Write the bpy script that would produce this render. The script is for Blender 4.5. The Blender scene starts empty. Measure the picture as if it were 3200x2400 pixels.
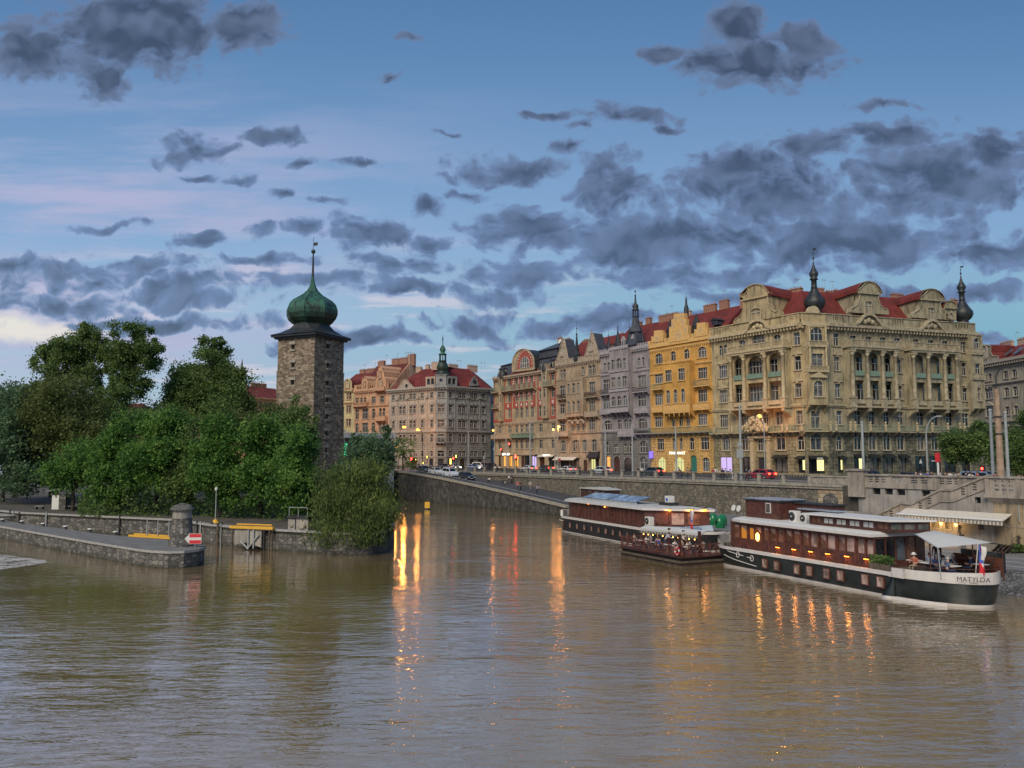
import bpy, math, random
from mathutils import Vector, Matrix
R = math.radians
sc = bpy.context.scene
COL = sc.collection
# ---------------------------------------------------------------- camera
F_PX = 2590.0
PITCH = math.atan(225/2590)
CAM = Vector((0, 0, 9.6))
cam_data = bpy.data.cameras.new('camera'); cam = bpy.data.objects.new('camera', cam_data); COL.objects.link(cam)
cam.location = CAM; cam.rotation_euler = (R(90)+PITCH, 0, 0)
cam_data.sensor_width = 36; cam_data.lens = 36*F_PX/3200; cam_data.clip_start = .5; cam_data.clip_end = 9000
sc.camera = cam
sc.render.engine = 'CYCLES'
sc.cycles.use_denoising = True
sc.cycles.max_bounces = 5; sc.cycles.diffuse_bounces = 2; sc.cycles.glossy_bounces = 3
sc.cycles.transmission_bounces = 3; sc.cycles.transparent_max_bounces = 8
sc.cycles.sample_clamp_indirect = 14; sc.cycles.sample_clamp_direct = 0
sc.view_settings.view_transform = 'Standard'; sc.view_settings.look = 'None'
sc.view_settings.gamma = 1; sc.view_settings.exposure = 0.55
def ray(px, py):
    u = (px-1600)/F_PX; v = (1200-py)/F_PX
    c, s = math.cos(PITCH), math.sin(PITCH)
    return Vector((u, c-v*s, s+v*c))
def onz(px, py, z=0.0):
    d = ray(px, py); k = (z-CAM.z)/d.z; return CAM+d*k
def aty(px, py, Y):
    d = ray(px, py); return CAM+d*(Y/d.y)
# ---------------------------------------------------------------- node helpers
class NT:
    def __init__(s, tree): s.t = tree; s.t.nodes.clear()
    def n(s, typ, ins=None, **kw):
        nd = s.t.nodes.new(typ)
        for k, v in kw.items(): setattr(nd, k, v)
        for k, v in (ins or {}).items():
            i = nd.inputs[k]
            if isinstance(v, bpy.types.NodeSocket): s.t.links.new(v, i)
            else: i.default_value = v
        return nd
    def m(s, op, a, b=0.0, c=None, clamp=False):
        nd = s.n('ShaderNodeMath', {0: a, 1: b}, operation=op, use_clamp=clamp)
        if c is not None:
            if isinstance(c, bpy.types.NodeSocket): s.t.links.new(c, nd.inputs[2])
            else: nd.inputs[2].default_value = c
        return nd.outputs[0]
    def v(s, op, a, b=None, scale=None):
        nd = s.n('ShaderNodeVectorMath', {0: a}, operation=op)
        if b is not None:
            if isinstance(b, bpy.types.NodeSocket): s.t.links.new(b, nd.inputs[1])
            else: nd.inputs[1].default_value = b
        if scale is not None: nd.inputs['Scale'].default_value = scale
        return nd.outputs['Value'] if op in ('LENGTH', 'DOT_PRODUCT') else nd.outputs[0]
    def mix(s, f, a, b, mode='MIX'):
        nd = s.n('ShaderNodeMix', data_type='RGBA', blend_type=mode)
        for k, v in ((0, f), (6, a), (7, b)):
            if isinstance(v, bpy.types.NodeSocket): s.t.links.new(v, nd.inputs[k])
            else: nd.inputs[k].default_value = v if k == 0 else (*v[:3], 1)
        return nd.outputs[2]
    def ramp(s, f, stops, interp='LINEAR'):
        nd = s.n('ShaderNodeValToRGB', {0: f}); cr = nd.color_ramp; cr.interpolation = interp
        while len(cr.elements) > 1: cr.elements.remove(cr.elements[-1])
        cr.elements[0].position = stops[0][0]; cr.elements[0].color = (*stops[0][1], 1)
        for p, c in stops[1:]:
            e = cr.elements.new(p); e.color = (*c, 1)
        return nd.outputs[0]
    def noise(s, vec, scale, detail=3, rough=.5, dist=0.0):
        return s.n('ShaderNodeTexNoise', {'Vector': vec, 'Scale': scale, 'Detail': detail, 'Roughness': rough, 'Distortion': dist}).outputs[0]
    def sstep(s, x, lo, hi):
        nd = s.n('ShaderNodeMapRange', {0: x, 1: lo, 2: hi, 3: 0.0, 4: 1.0}, interpolation_type='SMOOTHSTEP'); return nd.outputs[0]
# ---------------------------------------------------------------- world: evening sky with broken cloud
SUN_EL, SUN_AZ = R(40), R(-154)      # direction towards the light: left and behind the camera
world = bpy.data.worlds.new('World'); sc.world = world; world.use_nodes = True
W = NT(world.node_tree)
tc = W.n('ShaderNodeTexCoord').outputs['Generated']
sky = W.n('ShaderNodeTexSky', sky_type='NISHITA', sun_disc=False, sun_elevation=R(5), sun_rotation=R(-75), air_density=1.2, ozone_density=3.0)
sep = W.n('ShaderNodeSeparateXYZ', {0: tc}); X, Y, Z = sep.outputs
Ya = W.m('MAXIMUM', W.m('ABSOLUTE', Y), .12)
A = W.m('DIVIDE', X, Ya); B = W.m('DIVIDE', Z, Ya)
AB0 = W.n('ShaderNodeCombineXYZ', {0: A, 1: B, 2: W.m('MULTIPLY', W.m('LESS_THAN', Y, 0.0), 7.0)}).outputs[0]
def dis(vec, sc_, amt, off):
    nd = W.n('ShaderNodeTexNoise', {'Vector': W.v('ADD', vec, (off, off, 0)), 'Scale': sc_, 'Detail': 3.0, 'Roughness': .55})
    return W.v('ADD', vec, W.v('SCALE', W.v('SUBTRACT', nd.outputs['Color'], (.5, .5, .5)), scale=amt))
AB = dis(AB0, 6.0, .07, 3.1)
AB = dis(AB, 24.0, .024, 8.3)
AF = W.v('MULTIPLY', AB, (1, 1, 0))
K = 3200/2212
def blob(x, y, rx, ry, soft=1.0, base=AF):
    d = ray(x*K, y*K); a, b = d.x/d.y, d.z/d.y
    dv = W.v('MULTIPLY', W.v('SUBTRACT', base, (a, b, 0)), (F_PX/(rx*K), F_PX/(ry*K), 0))
    l = W.v('LENGTH', dv)
    return W.m('SUBTRACT', soft, W.m('MULTIPLY', l, soft))
blobs = [(300, 55, 330, 125), (60, 100, 130, 90), (240, 165, 80, 70), (540, 60, 110, 95), (1640, 140, 230, 75), (1590, 60, 90, 75), (1720, 90, 110, 60), (1420, 110, 60, 30),
 (425, 300, 95, 52), (385, 325, 50, 35), (590, 282, 105, 28), (640, 345, 60, 24), (435, 378, 50, 18), (595, 415, 36, 20), (512, 380, 45, 12),
 (885, 82, 46, 22), (850, 165, 40, 18), (1375, 250, 100, 36), (1255, 280, 38, 20), (1440, 278, 40, 16),
 (1110, 360, 170, 52), (975, 385, 50, 20), (1300, 370, 120, 60), (1330, 430, 170, 80), (1600, 360, 130, 60), (1700, 420, 330, 105), (1770, 320, 130, 40), (2000, 400, 300, 130), (1920, 300, 120, 45), (2150, 350, 140, 80),
 (1450, 520, 420, 85), (1850, 520, 450, 95), (2150, 560, 260, 60), (1180, 500, 160, 75), (1100, 590, 170, 60),
 (800, 515, 150, 55), (880, 585, 220, 42), (450, 520, 80, 30), (560, 505, 50, 26), (650, 490, 50, 25), (930, 450, 55, 30), (1100, 455, 75, 45),
 (120, 585, 260, 60), (400, 620, 260, 48), (120, 650, 240, 42), (560, 575, 220, 22), (330, 690, 330, 24), (1500, 590, 360, 42), (700, 620, 160, 26), (1060, 640, 200, 26), (930, 530, 90, 34), (1010, 410, 60, 20), (1230, 320, 60, 22), (1350, 690, 260, 34), (1600, 640, 240, 30), (300, 560, 140, 22), (420, 650, 180, 24), (1180, 250, 120, 14), (760, 360, 70, 12), (980, 300, 60, 10), (250, 480, 120, 14), (700, 440, 60, 14), (1900, 230, 90, 16), (2100, 640, 150, 30), (860, 640, 180, 22), (1500, 690, 300, 26), (1250, 690, 330, 40), (1000, 705, 160, 30), (760, 745, 220, 26), (2130, 740, 110, 26), (1900, 650, 180, 40)]
field = None
for i_, b in enumerate(blobs):
    f = blob(*b, soft=1.9 if i_ < 8 else (1.45 if 24 <= i_ < 34 else 1.1))
    field = f if field is None else W.m('MAXIMUM', field, f)
n1 = W.noise(W.v('MULTIPLY', AB, (1, 1.35, 1)), 10.0, 9, .60); n2 = W.noise(W.v('ADD', AB, (5, 5, 0)), 30.0, 6, .62)
def vor(sc_, off): return W.n('ShaderNodeTexVoronoi', {'Vector': W.v('ADD', W.v('MULTIPLY', AB, (1, 1.5, 0)), (off, off, 0)), 'Scale': sc_, 'Smoothness': .7, 'Detail': 2.0, 'Roughness': .55}, feature='SMOOTH_F1', voronoi_dimensions='2D').outputs[0]
v1 = vor(12.0, 0.0); v2 = vor(30.0, 3.0)
nn = W.m('ADD', W.m('ADD', W.m('MULTIPLY', W.m('SUBTRACT', n1, .5), 2.0), W.m('MULTIPLY', W.m('SUBTRACT', n2, .5), 1.3)), W.m('ADD', W.m('MULTIPLY', W.m('SUBTRACT', .62, v1), .85), W.m('MULTIPLY', W.m('SUBTRACT', .60, v2), .9)))
dens = W.m('ADD', W.m('MAXIMUM', field, -.85), W.m('MULTIPLY', nn, .78))
back = W.m('LESS_THAN', Y, .12)
dens = W.m('MULTIPLY_ADD', back, .35, dens)
cm = W.sstep(dens, -.10, .42)
thick = W.sstep(dens, .1, 1.0)
# clear sky colours by elevation and side
side = W.sstep(A, -.62, .62)
blue = W.ramp(W.m('MULTIPLY', B, 1.6, clamp=True), [(0, (.32, .43, .50)), (.09, (.36, .48, .60)), (.25, (.33, .47, .64)), (.45, (.215, .36, .58)), (.80, (.105, .225, .43)), (1, (.075, .17, .36))])
teal = W.mix(W.m('MULTIPLY', side, W.sstep(B, .32, .04)), blue, (.12, .36, .46))
lav = W.noise(W.v('MULTIPLY', AB0, (1.5, 11, 1)), 1.6, 5, .6)
lavf = W.m('MULTIPLY', W.m('MULTIPLY', W.sstep(lav, .38, .62), W.sstep(A, .12, -.5)), W.m('MULTIPLY', W.sstep(B, .52, .30), .95))
clear = W.mix(lavf, teal, (.40, .41, .60))
glow = W.sstep(blob(20, 700, 260, 34), -.1, .7)
clear = W.mix(W.m('MULTIPLY', glow, .6), clear, (.95, .86, .66))
wisp = W.sstep(W.noise(W.v('MULTIPLY', AB0, (1.6, 12, 1)), 3.0, 6, .65), .50, .64)
wf = W.m('MULTIPLY', W.m('MULTIPLY', wisp, W.sstep(B, .30, .16)), W.sstep(A, .30, -.15))
clear = W.mix(W.m('MULTIPLY', wf, .75), clear, (.62, .58, .66))
q_ = W.v('MULTIPLY', AB, (1, 1.35, 1)); na = vor(12.0, 0.0); nb = W.n('ShaderNodeTexVoronoi', {'Vector': W.v('MULTIPLY', W.v('ADD', AB, (-.005, .014, 0)), (1, 1.5, 0)), 'Scale': 12.0, 'Smoothness': .7, 'Detail': 2.0, 'Roughness': .55}, feature='SMOOTH_F1', voronoi_dimensions='2D').outputs[0]
shn = W.sstep(W.m('ADD', W.m('MULTIPLY', W.m('SUBTRACT', nb, na), .8), W.m('MULTIPLY', W.m('SUBTRACT', W.noise(AB, 4.0, 3, .5), .5), .35)), -.30, .42)
ccol = W.mix(shn, (.062, .098, .180), (.125, .185, .325))
hi = W.sstep(B, .17, .52)
ccol = W.mix(W.m('MULTIPLY', hi, .75), ccol, W.mix(shn, (.038, .054, .100), (.10, .135, .215)))
edge = W.mix(W.m('SUBTRACT', 1.0, thick), ccol, W.mix(hi, (.16, .24, .43), (.13, .19, .33)))
skyc = W.mix(cm, clear, edge)
lowband = W.sstep(B, -.02, -.06)
skyc = W.mix(lowband, skyc, (.14, .17, .20))
nish = W.v('SCALE', sky.outputs[0], scale=.05)
tot = W.v('ADD', W.v('SCALE', skyc, scale=.93), W.v('MULTIPLY', nish, (.35, .35, .35)))
bg = W.n('ShaderNodeBackground', {'Color': tot, 'Strength': .76})
W.n('ShaderNodeOutputWorld', {'Surface': bg.outputs[0]})
world.cycles.sampling_method = 'MANUAL'; world.cycles.sample_map_resolution = 512
# ---------------------------------------------------------------- soft low light from the bright western sky
sl = bpy.data.lights.new('sun', 'SUN'); sl.energy = 2.05; sl.angle = R(30); sl.color = (1, .88, .70)
sun = bpy.data.objects.new('sun', sl); COL.objects.link(sun)
_sd = Vector((math.sin(SUN_AZ)*math.cos(SUN_EL), math.cos(SUN_AZ)*math.cos(SUN_EL), math.sin(SUN_EL)))
sun.rotation_euler = _sd.to_track_quat('Z', 'Y').to_euler()
# ---------------------------------------------------------------- object helpers
def tag(o, label=None, cat=None, group=None, kind=None):
    if label: o['label'] = label
    if cat: o['category'] = cat
    if group: o['group'] = group
    if kind: o['kind'] = kind
    return o
def thing(name, label, cat, loc=(0, 0, 0), rz=0.0, group=None):
    o = bpy.data.objects.new(name, None); COL.objects.link(o); o.empty_display_size = .1
    o.location = loc; o.rotation_euler = (0, 0, rz)
    return tag(o, label, cat, group)
def link(name, me, parent=None, loc=(0, 0, 0), rz=0.0, rot=None, scale=None):
    o = bpy.data.objects.new(name, me); COL.objects.link(o)
    if parent is not None: o.parent = parent
    o.location = loc; o.rotation_euler = rot if rot else (0, 0, rz)
    if scale: o.scale = scale
    return o
def copytree(o, parent=None):
    c = o.copy(); COL.objects.link(c); c.parent = parent
    for ch in o.children: copytree(ch, c)
    return c
class MB:
    """collects shapes and builds ONE mesh"""
    def __init__(s): s.v = []; s.f = []; s.mi = []; s.mats = []; s.sm = []; s.M = None
    def mat(s, m):
        if m not in s.mats: s.mats.append(m)
        return s.mats.index(m)
    def add(s, vs, fs, m, smooth=False):
        b = len(s.v); k = s.mat(m)
        if s.M is not None: vs = [s.M @ Vector(p) for p in vs]
        s.v += [tuple(p) for p in vs]
        for f in fs: s.f.append([b+i for i in f]); s.mi.append(k); s.sm.append(smooth)
    def box(s, x0, x1, y0, y1, z0, z1, m):
        s.add([(x0, y0, z0), (x1, y0, z0), (x1, y1, z0), (x0, y1, z0), (x0, y0, z1), (x1, y0, z1), (x1, y1, z1), (x0, y1, z1)],
              [(0, 3, 2, 1), (4, 5, 6, 7), (0, 1, 5, 4), (1, 2, 6, 5), (2, 3, 7, 6), (3, 0, 4, 7)], m)
    def quad(s, a, b, c, d, m): s.add([a, b, c, d], [(0, 1, 2, 3)], m)
    def ex(s, poly, y0, y1, m, cap=True):
        """poly in xz, extruded along y"""
        n = len(poly); vs = [(p[0], y0, p[1]) for p in poly]+[(p[0], y1, p[1]) for p in poly]
        fs = [(i, (i+1) % n, n+(i+1) % n, n+i) for i in range(n)]
        if cap: fs += [tuple(range(n-1, -1, -1)), tuple(range(n, 2*n))]
        s.add(vs, fs, m)
    def exx(s, poly, x0, x1, m):
        """poly in yz, extruded along x"""
        n = len(poly); vs = [(x0, p[0], p[1]) for p in poly]+[(x1, p[0], p[1]) for p in poly]
        s.add(vs, [(i, (i+1) % n, n+(i+1) % n, n+i) for i in range(n)]+[tuple(range(n-1, -1, -1)), tuple(range(n, 2*n))], m)
    def prism(s, poly, z0, z1, m, mtop=None):
        n = len(poly); vs = [(p[0], p[1], z0) for p in poly]+[(p[0], p[1], z1) for p in poly]
        s.add(vs, [(i, (i+1) % n, n+(i+1) % n, n+i) for i in range(n)]+[tuple(range(n-1, -1, -1))], m)
        s.add(vs[n:], [tuple(range(n))], mtop or m)
    def tube(s, p0, p1, r0, r1, m, n=8, smooth=True, cap=True):
        p0, p1 = Vector(p0), Vector(p1); d = (p1-p0)
        if d.length < 1e-6: return
        q = d.to_track_quat('Z', 'Y'); vs = []
        for p, r in ((p0, r0), (p1, r1)):
            for i in range(n):
                a = 2*math.pi*i/n; vs.append(p+q @ Vector((math.cos(a)*r, math.sin(a)*r, 0)))
        s.add(vs, [(i, (i+1) % n, n+(i+1) % n, n+i) for i in range(n)], m, smooth)
        if cap: s.add(vs, [tuple(range(n-1, -1, -1)), tuple(range(n, 2*n))], m)
    def path(s, pts, r, m, n=6):
        for i in range(len(pts)-1):
            ra = r[i] if isinstance(r, (list, tuple)) else r; rb = r[i+1] if isinstance(r, (list, tuple)) else r
            s.tube(pts[i], pts[i+1], ra, rb, m, n)
    def lathe(s, c, prof, m, n=16, smooth=True, sq=0.0, rot=0.0):
        """prof = [(r,z)...] about a vertical axis at c"""
        vs = []
        for r, z in prof:
            for i in range(n):
                a = 2*math.pi*i/n+rot; vs.append((c[0]+math.cos(a)*r, c[1]+math.sin(a)*r, c[2]+z))
        fs = []
        for j in range(len(prof)-1):
            for i in range(n): fs.append((j*n+i, j*n+(i+1) % n, (j+1)*n+(i+1) % n, (j+1)*n+i))
        s.add(vs, fs, m, smooth)
        s.add(vs[:n], [tuple(range(n-1, -1, -1))], m); s.add(vs[-n:], [tuple(range(n))], m)
    def ball(s, c, r, m, n=10, k=6):
        if not isinstance(r, (tuple, list)): r = (r, r, r)
        vs = []
        for j in range(k+1):
            t = math.pi*j/k
            for i in range(n):
                a = 2*math.pi*i/n; vs.append((c[0]+r[0]*math.sin(t)*math.cos(a), c[1]+r[1]*math.sin(t)*math.sin(a), c[2]-r[2]*math.cos(t)))
        s.add(vs, [(j*n+i, j*n+(i+1) % n, (j+1)*n+(i+1) % n, (j+1)*n+i) for j in range(k) for i in range(n)], m, True)
    def mesh(s, name):
        me = bpy.data.meshes.new(name); me.from_pydata(s.v, [], s.f)
        for m in s.mats: me.materials.append(m)
        me.polygons.foreach_set('material_index', s.mi); me.polygons.foreach_set('use_smooth', s.sm); me.update(); return me
    def build(s, name, parent=None, loc=(0, 0, 0), rz=0.0, rot=None):
        return link(name, s.mesh(name), parent, loc, rz, rot)
class Frame:
    """local frame: x along a front (left to right seen from the river), +y away from the viewer, z up"""
    def __init__(s, loc, rz): s.o = Vector(loc); s.rz = rz; s.M = Matrix.Translation(s.o) @ Matrix.Rotation(rz, 4, 'Z'); s.I = s.M.inverted()
    def w(s, x, y, z): return s.M @ Vector((x, y, z))
    def xz(s, px, py, y=0.0):
        c = s.I @ CAM; d = s.I.to_3x3() @ ray(px, py); k = (y-c.y)/d.y; p = c+d*k; return p.x, p.z
    def xy(s, px, py, z): 
        p = s.I @ onz(px, py, s.o.z+z); return p.x, p.y
def nt(n, t, z=0.0):   # n = distance across the quay, t = along it
    c, s_ = math.cos(QA), math.sin(QA); return Vector((t*c-n*s_, t*s_+n*c, z))
QA = R(-58.3)
STREET = 6.15; LOWQ = 1.55
# ---------------------------------------------------------------- materials
def newmat(name):
    m = bpy.data.materials.new(name); m.use_nodes = True; return m, NT(m.node_tree)
def pos(T): return T.n('ShaderNodeNewGeometry').outputs['Position']
def wallco(T):
    g = T.n('ShaderNodeNewGeometry'); s = T.n('ShaderNodeSeparateXYZ', {0: g.outputs['True Normal']}); p = T.n('ShaderNodeSeparateXYZ', {0: g.outputs['Position']})
    ny = T.m('MULTIPLY', s.outputs[1], -1.0)
    u = T.m('ADD', T.m('MULTIPLY', p.outputs[0], ny), T.m('MULTIPLY', p.outputs[1], s.outputs[0]))
    return T.n('ShaderNodeCombineXYZ', {0: u, 1: p.outputs[2], 2: 0.0}).outputs[0], g.outputs['Position']
def out(T, col, rough=.8, bump=None, dist=.05, strength=.6, **kw):
    ins = {'Base Color': col if isinstance(col, bpy.types.NodeSocket) else (*col, 1), 'Roughness': rough}
    if bump is not None: ins['Normal'] = T.n('ShaderNodeBump', {'Height': bump, 'Strength': strength, 'Distance': dist}).outputs[0]
    ins.update(kw)
    b = T.n('ShaderNodeBsdfPrincipled', ins); T.n('ShaderNodeOutputMaterial', {0: b.outputs[0]})
def plain(name, col, rough=.7, var=.18, scale=3.0, metal=0.0, spec=.5):
    m, T = newmat(name); n = T.noise(pos(T), scale, 4, .6)
    c = T.mix(T.sstep(n, .3, .7), [x*(1-var) for x in col], [min(1, x*(1+var)) for x in col])
    out(T, c, rough, None, Metallic=metal, **{'Specular IOR Level': spec}); return m
def emis(name, col, k):
    m, T = newmat(name); e = T.n('ShaderNodeEmission', {'Color': (*col, 1), 'Strength': k}); T.n('ShaderNodeOutputMaterial', {0: e.outputs[0]}); return m
def stucco(name, col, dirt=.45, dcol=(.07, .065, .055), low=None, course=0.0):
    """render with grime streaks; low=(z,amount): sooty stone below that height; course: horizontal rustication joints"""
    m, T = newmat(name); uv, p = wallco(T)
    a = T.noise(p, .35, 5, .6); b = T.noise(T.v('MULTIPLY', p, (1.6, 1.6, .22)), 1.3, 4, .65); f = T.noise(p, 7.0, 3, .6)
    c = T.mix(T.sstep(a, .35, .65), [x*.74 for x in col], [min(1, x*1.08) for x in col])
    d = T.m('MULTIPLY', T.sstep(b, .46, .70), min(.9, dirt*1.5))
    if low:
        z = T.n('ShaderNodeSeparateXYZ', {0: p}).outputs[2]; zf = T.sstep(T.m('MULTIPLY_ADD', T.m('SUBTRACT', a, .5), 6.0, z), low[0]+1.5, low[0]-1.5)
        st = T.m('MULTIPLY', T.m('MULTIPLY', zf, T.sstep(T.noise(p, 1.1, 5, .7), .34, .62)), low[1])
        d = T.m('MAXIMUM', d, st)
    c = T.mix(d, c, dcol)
    c = T.mix(T.m('MULTIPLY', T.sstep(f, .45, .75), .16), c, [x*.6 for x in col])
    bump = f
    if course:
        br = T.n('ShaderNodeTexBrick', {'Vector': uv, 'Color1': (1, 1, 1, 1), 'Color2': (.86, .86, .86, 1), 'Mortar': (0, 0, 0, 1), 'Scale': 1.0, 'Mortar Size': .045, 'Brick Width': 1.25, 'Row Height': course, 'Mortar Smooth': .3})
        c = T.mix(.55, c, br.outputs[0], 'MULTIPLY'); bump = br.outputs[0]
    out(T, c, .9, bump, .05, .5 if course else .25); return m
def masonry(name, cols, size=.55, stretch=(1, 1), joint=(.05, .05, .045), brick=None, dirt=.4, low=None):
    m, T = newmat(name); uv, p = wallco(T)
    if brick:
        br = T.n('ShaderNodeTexBrick', {'Vector': T.v('ADD', uv, T.v('SCALE', T.v('SUBTRACT', T.n('ShaderNodeTexNoise', {'Vector': p, 'Scale': .9}).outputs['Color'], (.5, .5, .5)), scale=.12)), 'Color1': (0, 0, 0, 1), 'Color2': (1, 1, 1, 1), 'Mortar': (.5, .5, .5, 1), 'Scale': 1.0,
                  'Mortar Size': .028, 'Brick Width': brick[0], 'Row Height': brick[1], 'Mortar Smooth': .2, 'Bias': 0.0})
        rnd = br.outputs[0]; jt = br.outputs[1]
        # stronger variation per block
        rv = T.m('ADD', T.m('MULTIPLY', rnd, .55), T.m('MULTIPLY', T.noise(p, 1.3, 4, .7), .75))
        c = T.ramp(rv, [(.2, cols[0]), (.5, cols[1]), (.72, cols[2]), (.95, cols[3])])
        c = T.mix(jt, c, joint); h = T.m('SUBTRACT', 1.0, jt)
    else:
        q = T.v('MULTIPLY', uv, (stretch[0], stretch[1], 1))
        q = T.v('ADD', q, T.v('SCALE', T.v('SUBTRACT', T.n('ShaderNodeTexNoise', {'Vector': q, 'Scale': 2.2/size, 'Detail': 3.0}).outputs['Color'], (.5, .5, .5)), scale=size*.5))
        vo = T.n('ShaderNodeTexVoronoi', {'Vector': q, 'Scale': 1/size, 'Randomness': .9}, feature='F1', voronoi_dimensions='2D')
        ve = T.n('ShaderNodeTexVoronoi', {'Vector': q, 'Scale': 1/size, 'Randomness': .9}, feature='DISTANCE_TO_EDGE', voronoi_dimensions='2D')
        rnd = T.n('ShaderNodeSeparateColor', {0: vo.outputs['Color']}).outputs[0]
        rv = T.m('ADD', T.m('MULTIPLY', rnd, .7), T.m('MULTIPLY', T.noise(p, .5, 4, .7), .4))
        c = T.ramp(rv, [(.15, cols[0]), (.5, cols[1]), (.75, cols[2]), (.98, cols[3])])
        h = T.sstep(ve.outputs[0], .0, .09); c = T.mix(h, joint, c)
    b = T.noise(T.v('MULTIPLY', p, (1.2, 1.2, .25)), .9, 4, .65)
    c = T.mix(T.m('MULTIPLY', T.sstep(b, .48, .72), dirt), c, (.045, .042, .036))
    if low is not None:
        z = T.n('ShaderNodeSeparateXYZ', {0: p}).outputs[2]
        c = T.mix(T.m('MULTIPLY', T.sstep(T.m('MULTIPLY_ADD', T.noise(p, 1.5, 3), .8, z), low+.9, low+.3), .8), c, (.035, .035, .022))
    out(T, c, .9, T.m('ADD', h, T.m('MULTIPLY', T.noise(p, 9.0, 4), .5)), .09, .8); return m
def tiles(name, col):
    m, T = newmat(name); uv, p = wallco(T); z = T.n('ShaderNodeSeparateXYZ', {0: p}).outputs[2]
    w = T.m('SINE', T.m('MULTIPLY', z, 17.0)); a = T.noise(p, .5, 5, .65); f = T.noise(p, 11.0, 3, .7)
    c = T.mix(T.sstep(a, .32, .7), [x*.6 for x in col], [x*1.2 for x in col])
    c = T.mix(T.m('MULTIPLY', T.sstep(f, .42, .68), .5), c, [x*.45 for x in col])
    c = T.mix(T.m('MULTIPLY', T.sstep(w, .2, 1.0), .35), c, [x*.4 for x in col])
    out(T, c, .85, w, .03, .5); return m
def leafm(name, c0, c1, c2):
    m, T = newmat(name); g = T.n('ShaderNodeNewGeometry'); p = g.outputs['Position']
    rr = T.n('ShaderNodeSeparateColor', {0: T.n('ShaderNodeTexWhiteNoise', {'Vector': T.v('SCALE', T.n('ShaderNodeVectorMath', {0: T.v('SCALE', p, scale=1.7)}, operation='FLOOR').outputs[0], scale=1.0)}, noise_dimensions='3D').outputs[1]}).outputs[0]
    a = T.m('ADD', T.m('MULTIPLY', T.noise(p, .33, 3, .6), .7), T.m('MULTIPLY', rr, .3))
    c = T.ramp(a, [(.3, c0), (.5, c1), (.7, c2)])
    bs = T.n('ShaderNodeBsdfPrincipled', {'Base Color': c, 'Roughness': .65, 'Specular IOR Level': .25})
    tr = T.n('ShaderNodeBsdfTranslucent', {'Color': c}); mx = T.n('ShaderNodeMixShader', {0: .42, 1: bs.outputs[0], 2: tr.outputs[0]})
    T.n('ShaderNodeOutputMaterial', {0: mx.outputs[0]}); return m
def glass(name, col, rough=.08):
    m, T = newmat(name); p = pos(T); a = T.noise(p, .9, 3, .6)
    c = T.mix(T.sstep(a, .35, .65), [x*.5 for x in col], [x*1.6 for x in col])
    out(T, c, rough, T.noise(p, 1.5, 2), .03, .25, **{'Specular IOR Level': .7}); return m
def copper():
    m, T = newmat('verdigris_copper'); p = pos(T); b = T.noise(T.v('MULTIPLY', p, (1.3, 1.3, .3)), .8, 5, .7); z = T.n('ShaderNodeSeparateXYZ', {0: p}).outputs[2]
    zz = T.sstep(T.m('MULTIPLY_ADD', T.m('SUBTRACT', b, .5), 9.0, z), 37.6, 35.4)
    c = T.mix(T.m('MAXIMUM', T.sstep(b, .46, .60), T.m('MULTIPLY', zz, .85)), (.035, .13, .085), (.02, .027, .022))
    c = T.mix(T.m('MULTIPLY', T.sstep(T.noise(p, .4, 3), .45, .6), .3), c, (.055, .18, .12))
    out(T, c, .55, b, .04, .4, Metallic=.2); return m
def water():
    m, T = newmat('river_water'); g = T.n('ShaderNodeNewGeometry'); p = g.outputs['Position']
    q = T.v('MULTIPLY', p, (.38, 1.0, 1))
    n1 = T.noise(q, .62, 2, .5, .5); n2 = T.noise(T.v('ADD', T.v('MULTIPLY', p, (.45, 1.25, 1)), (9, 3, 0)), 1.9, 3, .55, .6); n3 = T.noise(T.v('MULTIPLY', p, (.6, 1, 1)), 6.0, 3, .6)
    n0 = T.noise(T.v('MULTIPLY', p, (.4, 1, 1)), .12, 2, .5)
    h = T.m('ADD', T.m('ADD', T.m('MULTIPLY', n1, .46), T.m('MULTIPLY', n2, .24)), T.m('MULTIPLY', n3, .010))
    amp = T.m('MULTIPLY', T.m('MULTIPLY_ADD', T.sstep(n0, .3, .7), .7, .55), T.m('MULTIPLY_ADD', T.sstep(T.n('ShaderNodeSeparateXYZ', {0: p}).outputs[1], 75.0, 24.0), .5, .9))
    h = T.m('MULTIPLY', h, T.m('MULTIPLY', amp, .135))
    mud = T.mix(T.sstep(T.noise(p, .05, 4, .6), .35, .65), (.235, .158, .066), (.29, .20, .088))
    bp = T.n('ShaderNodeBump', {'Height': h, 'Strength': 1.0, 'Distance': 1.0}).outputs[0]
    b = T.n('ShaderNodeBsdfPrincipled', {'Base Color': mud, 'Roughness': .03, 'IOR': 1.4, 'Specular IOR Level': 1.0, 'Coat Weight': 1.0, 'Coat Roughness': .02, 'Coat IOR': 1.65, 'Coat Normal': bp, 'Normal': bp})
    T.n('ShaderNodeOutputMaterial', {0: b.outputs[0]}); return m
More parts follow.
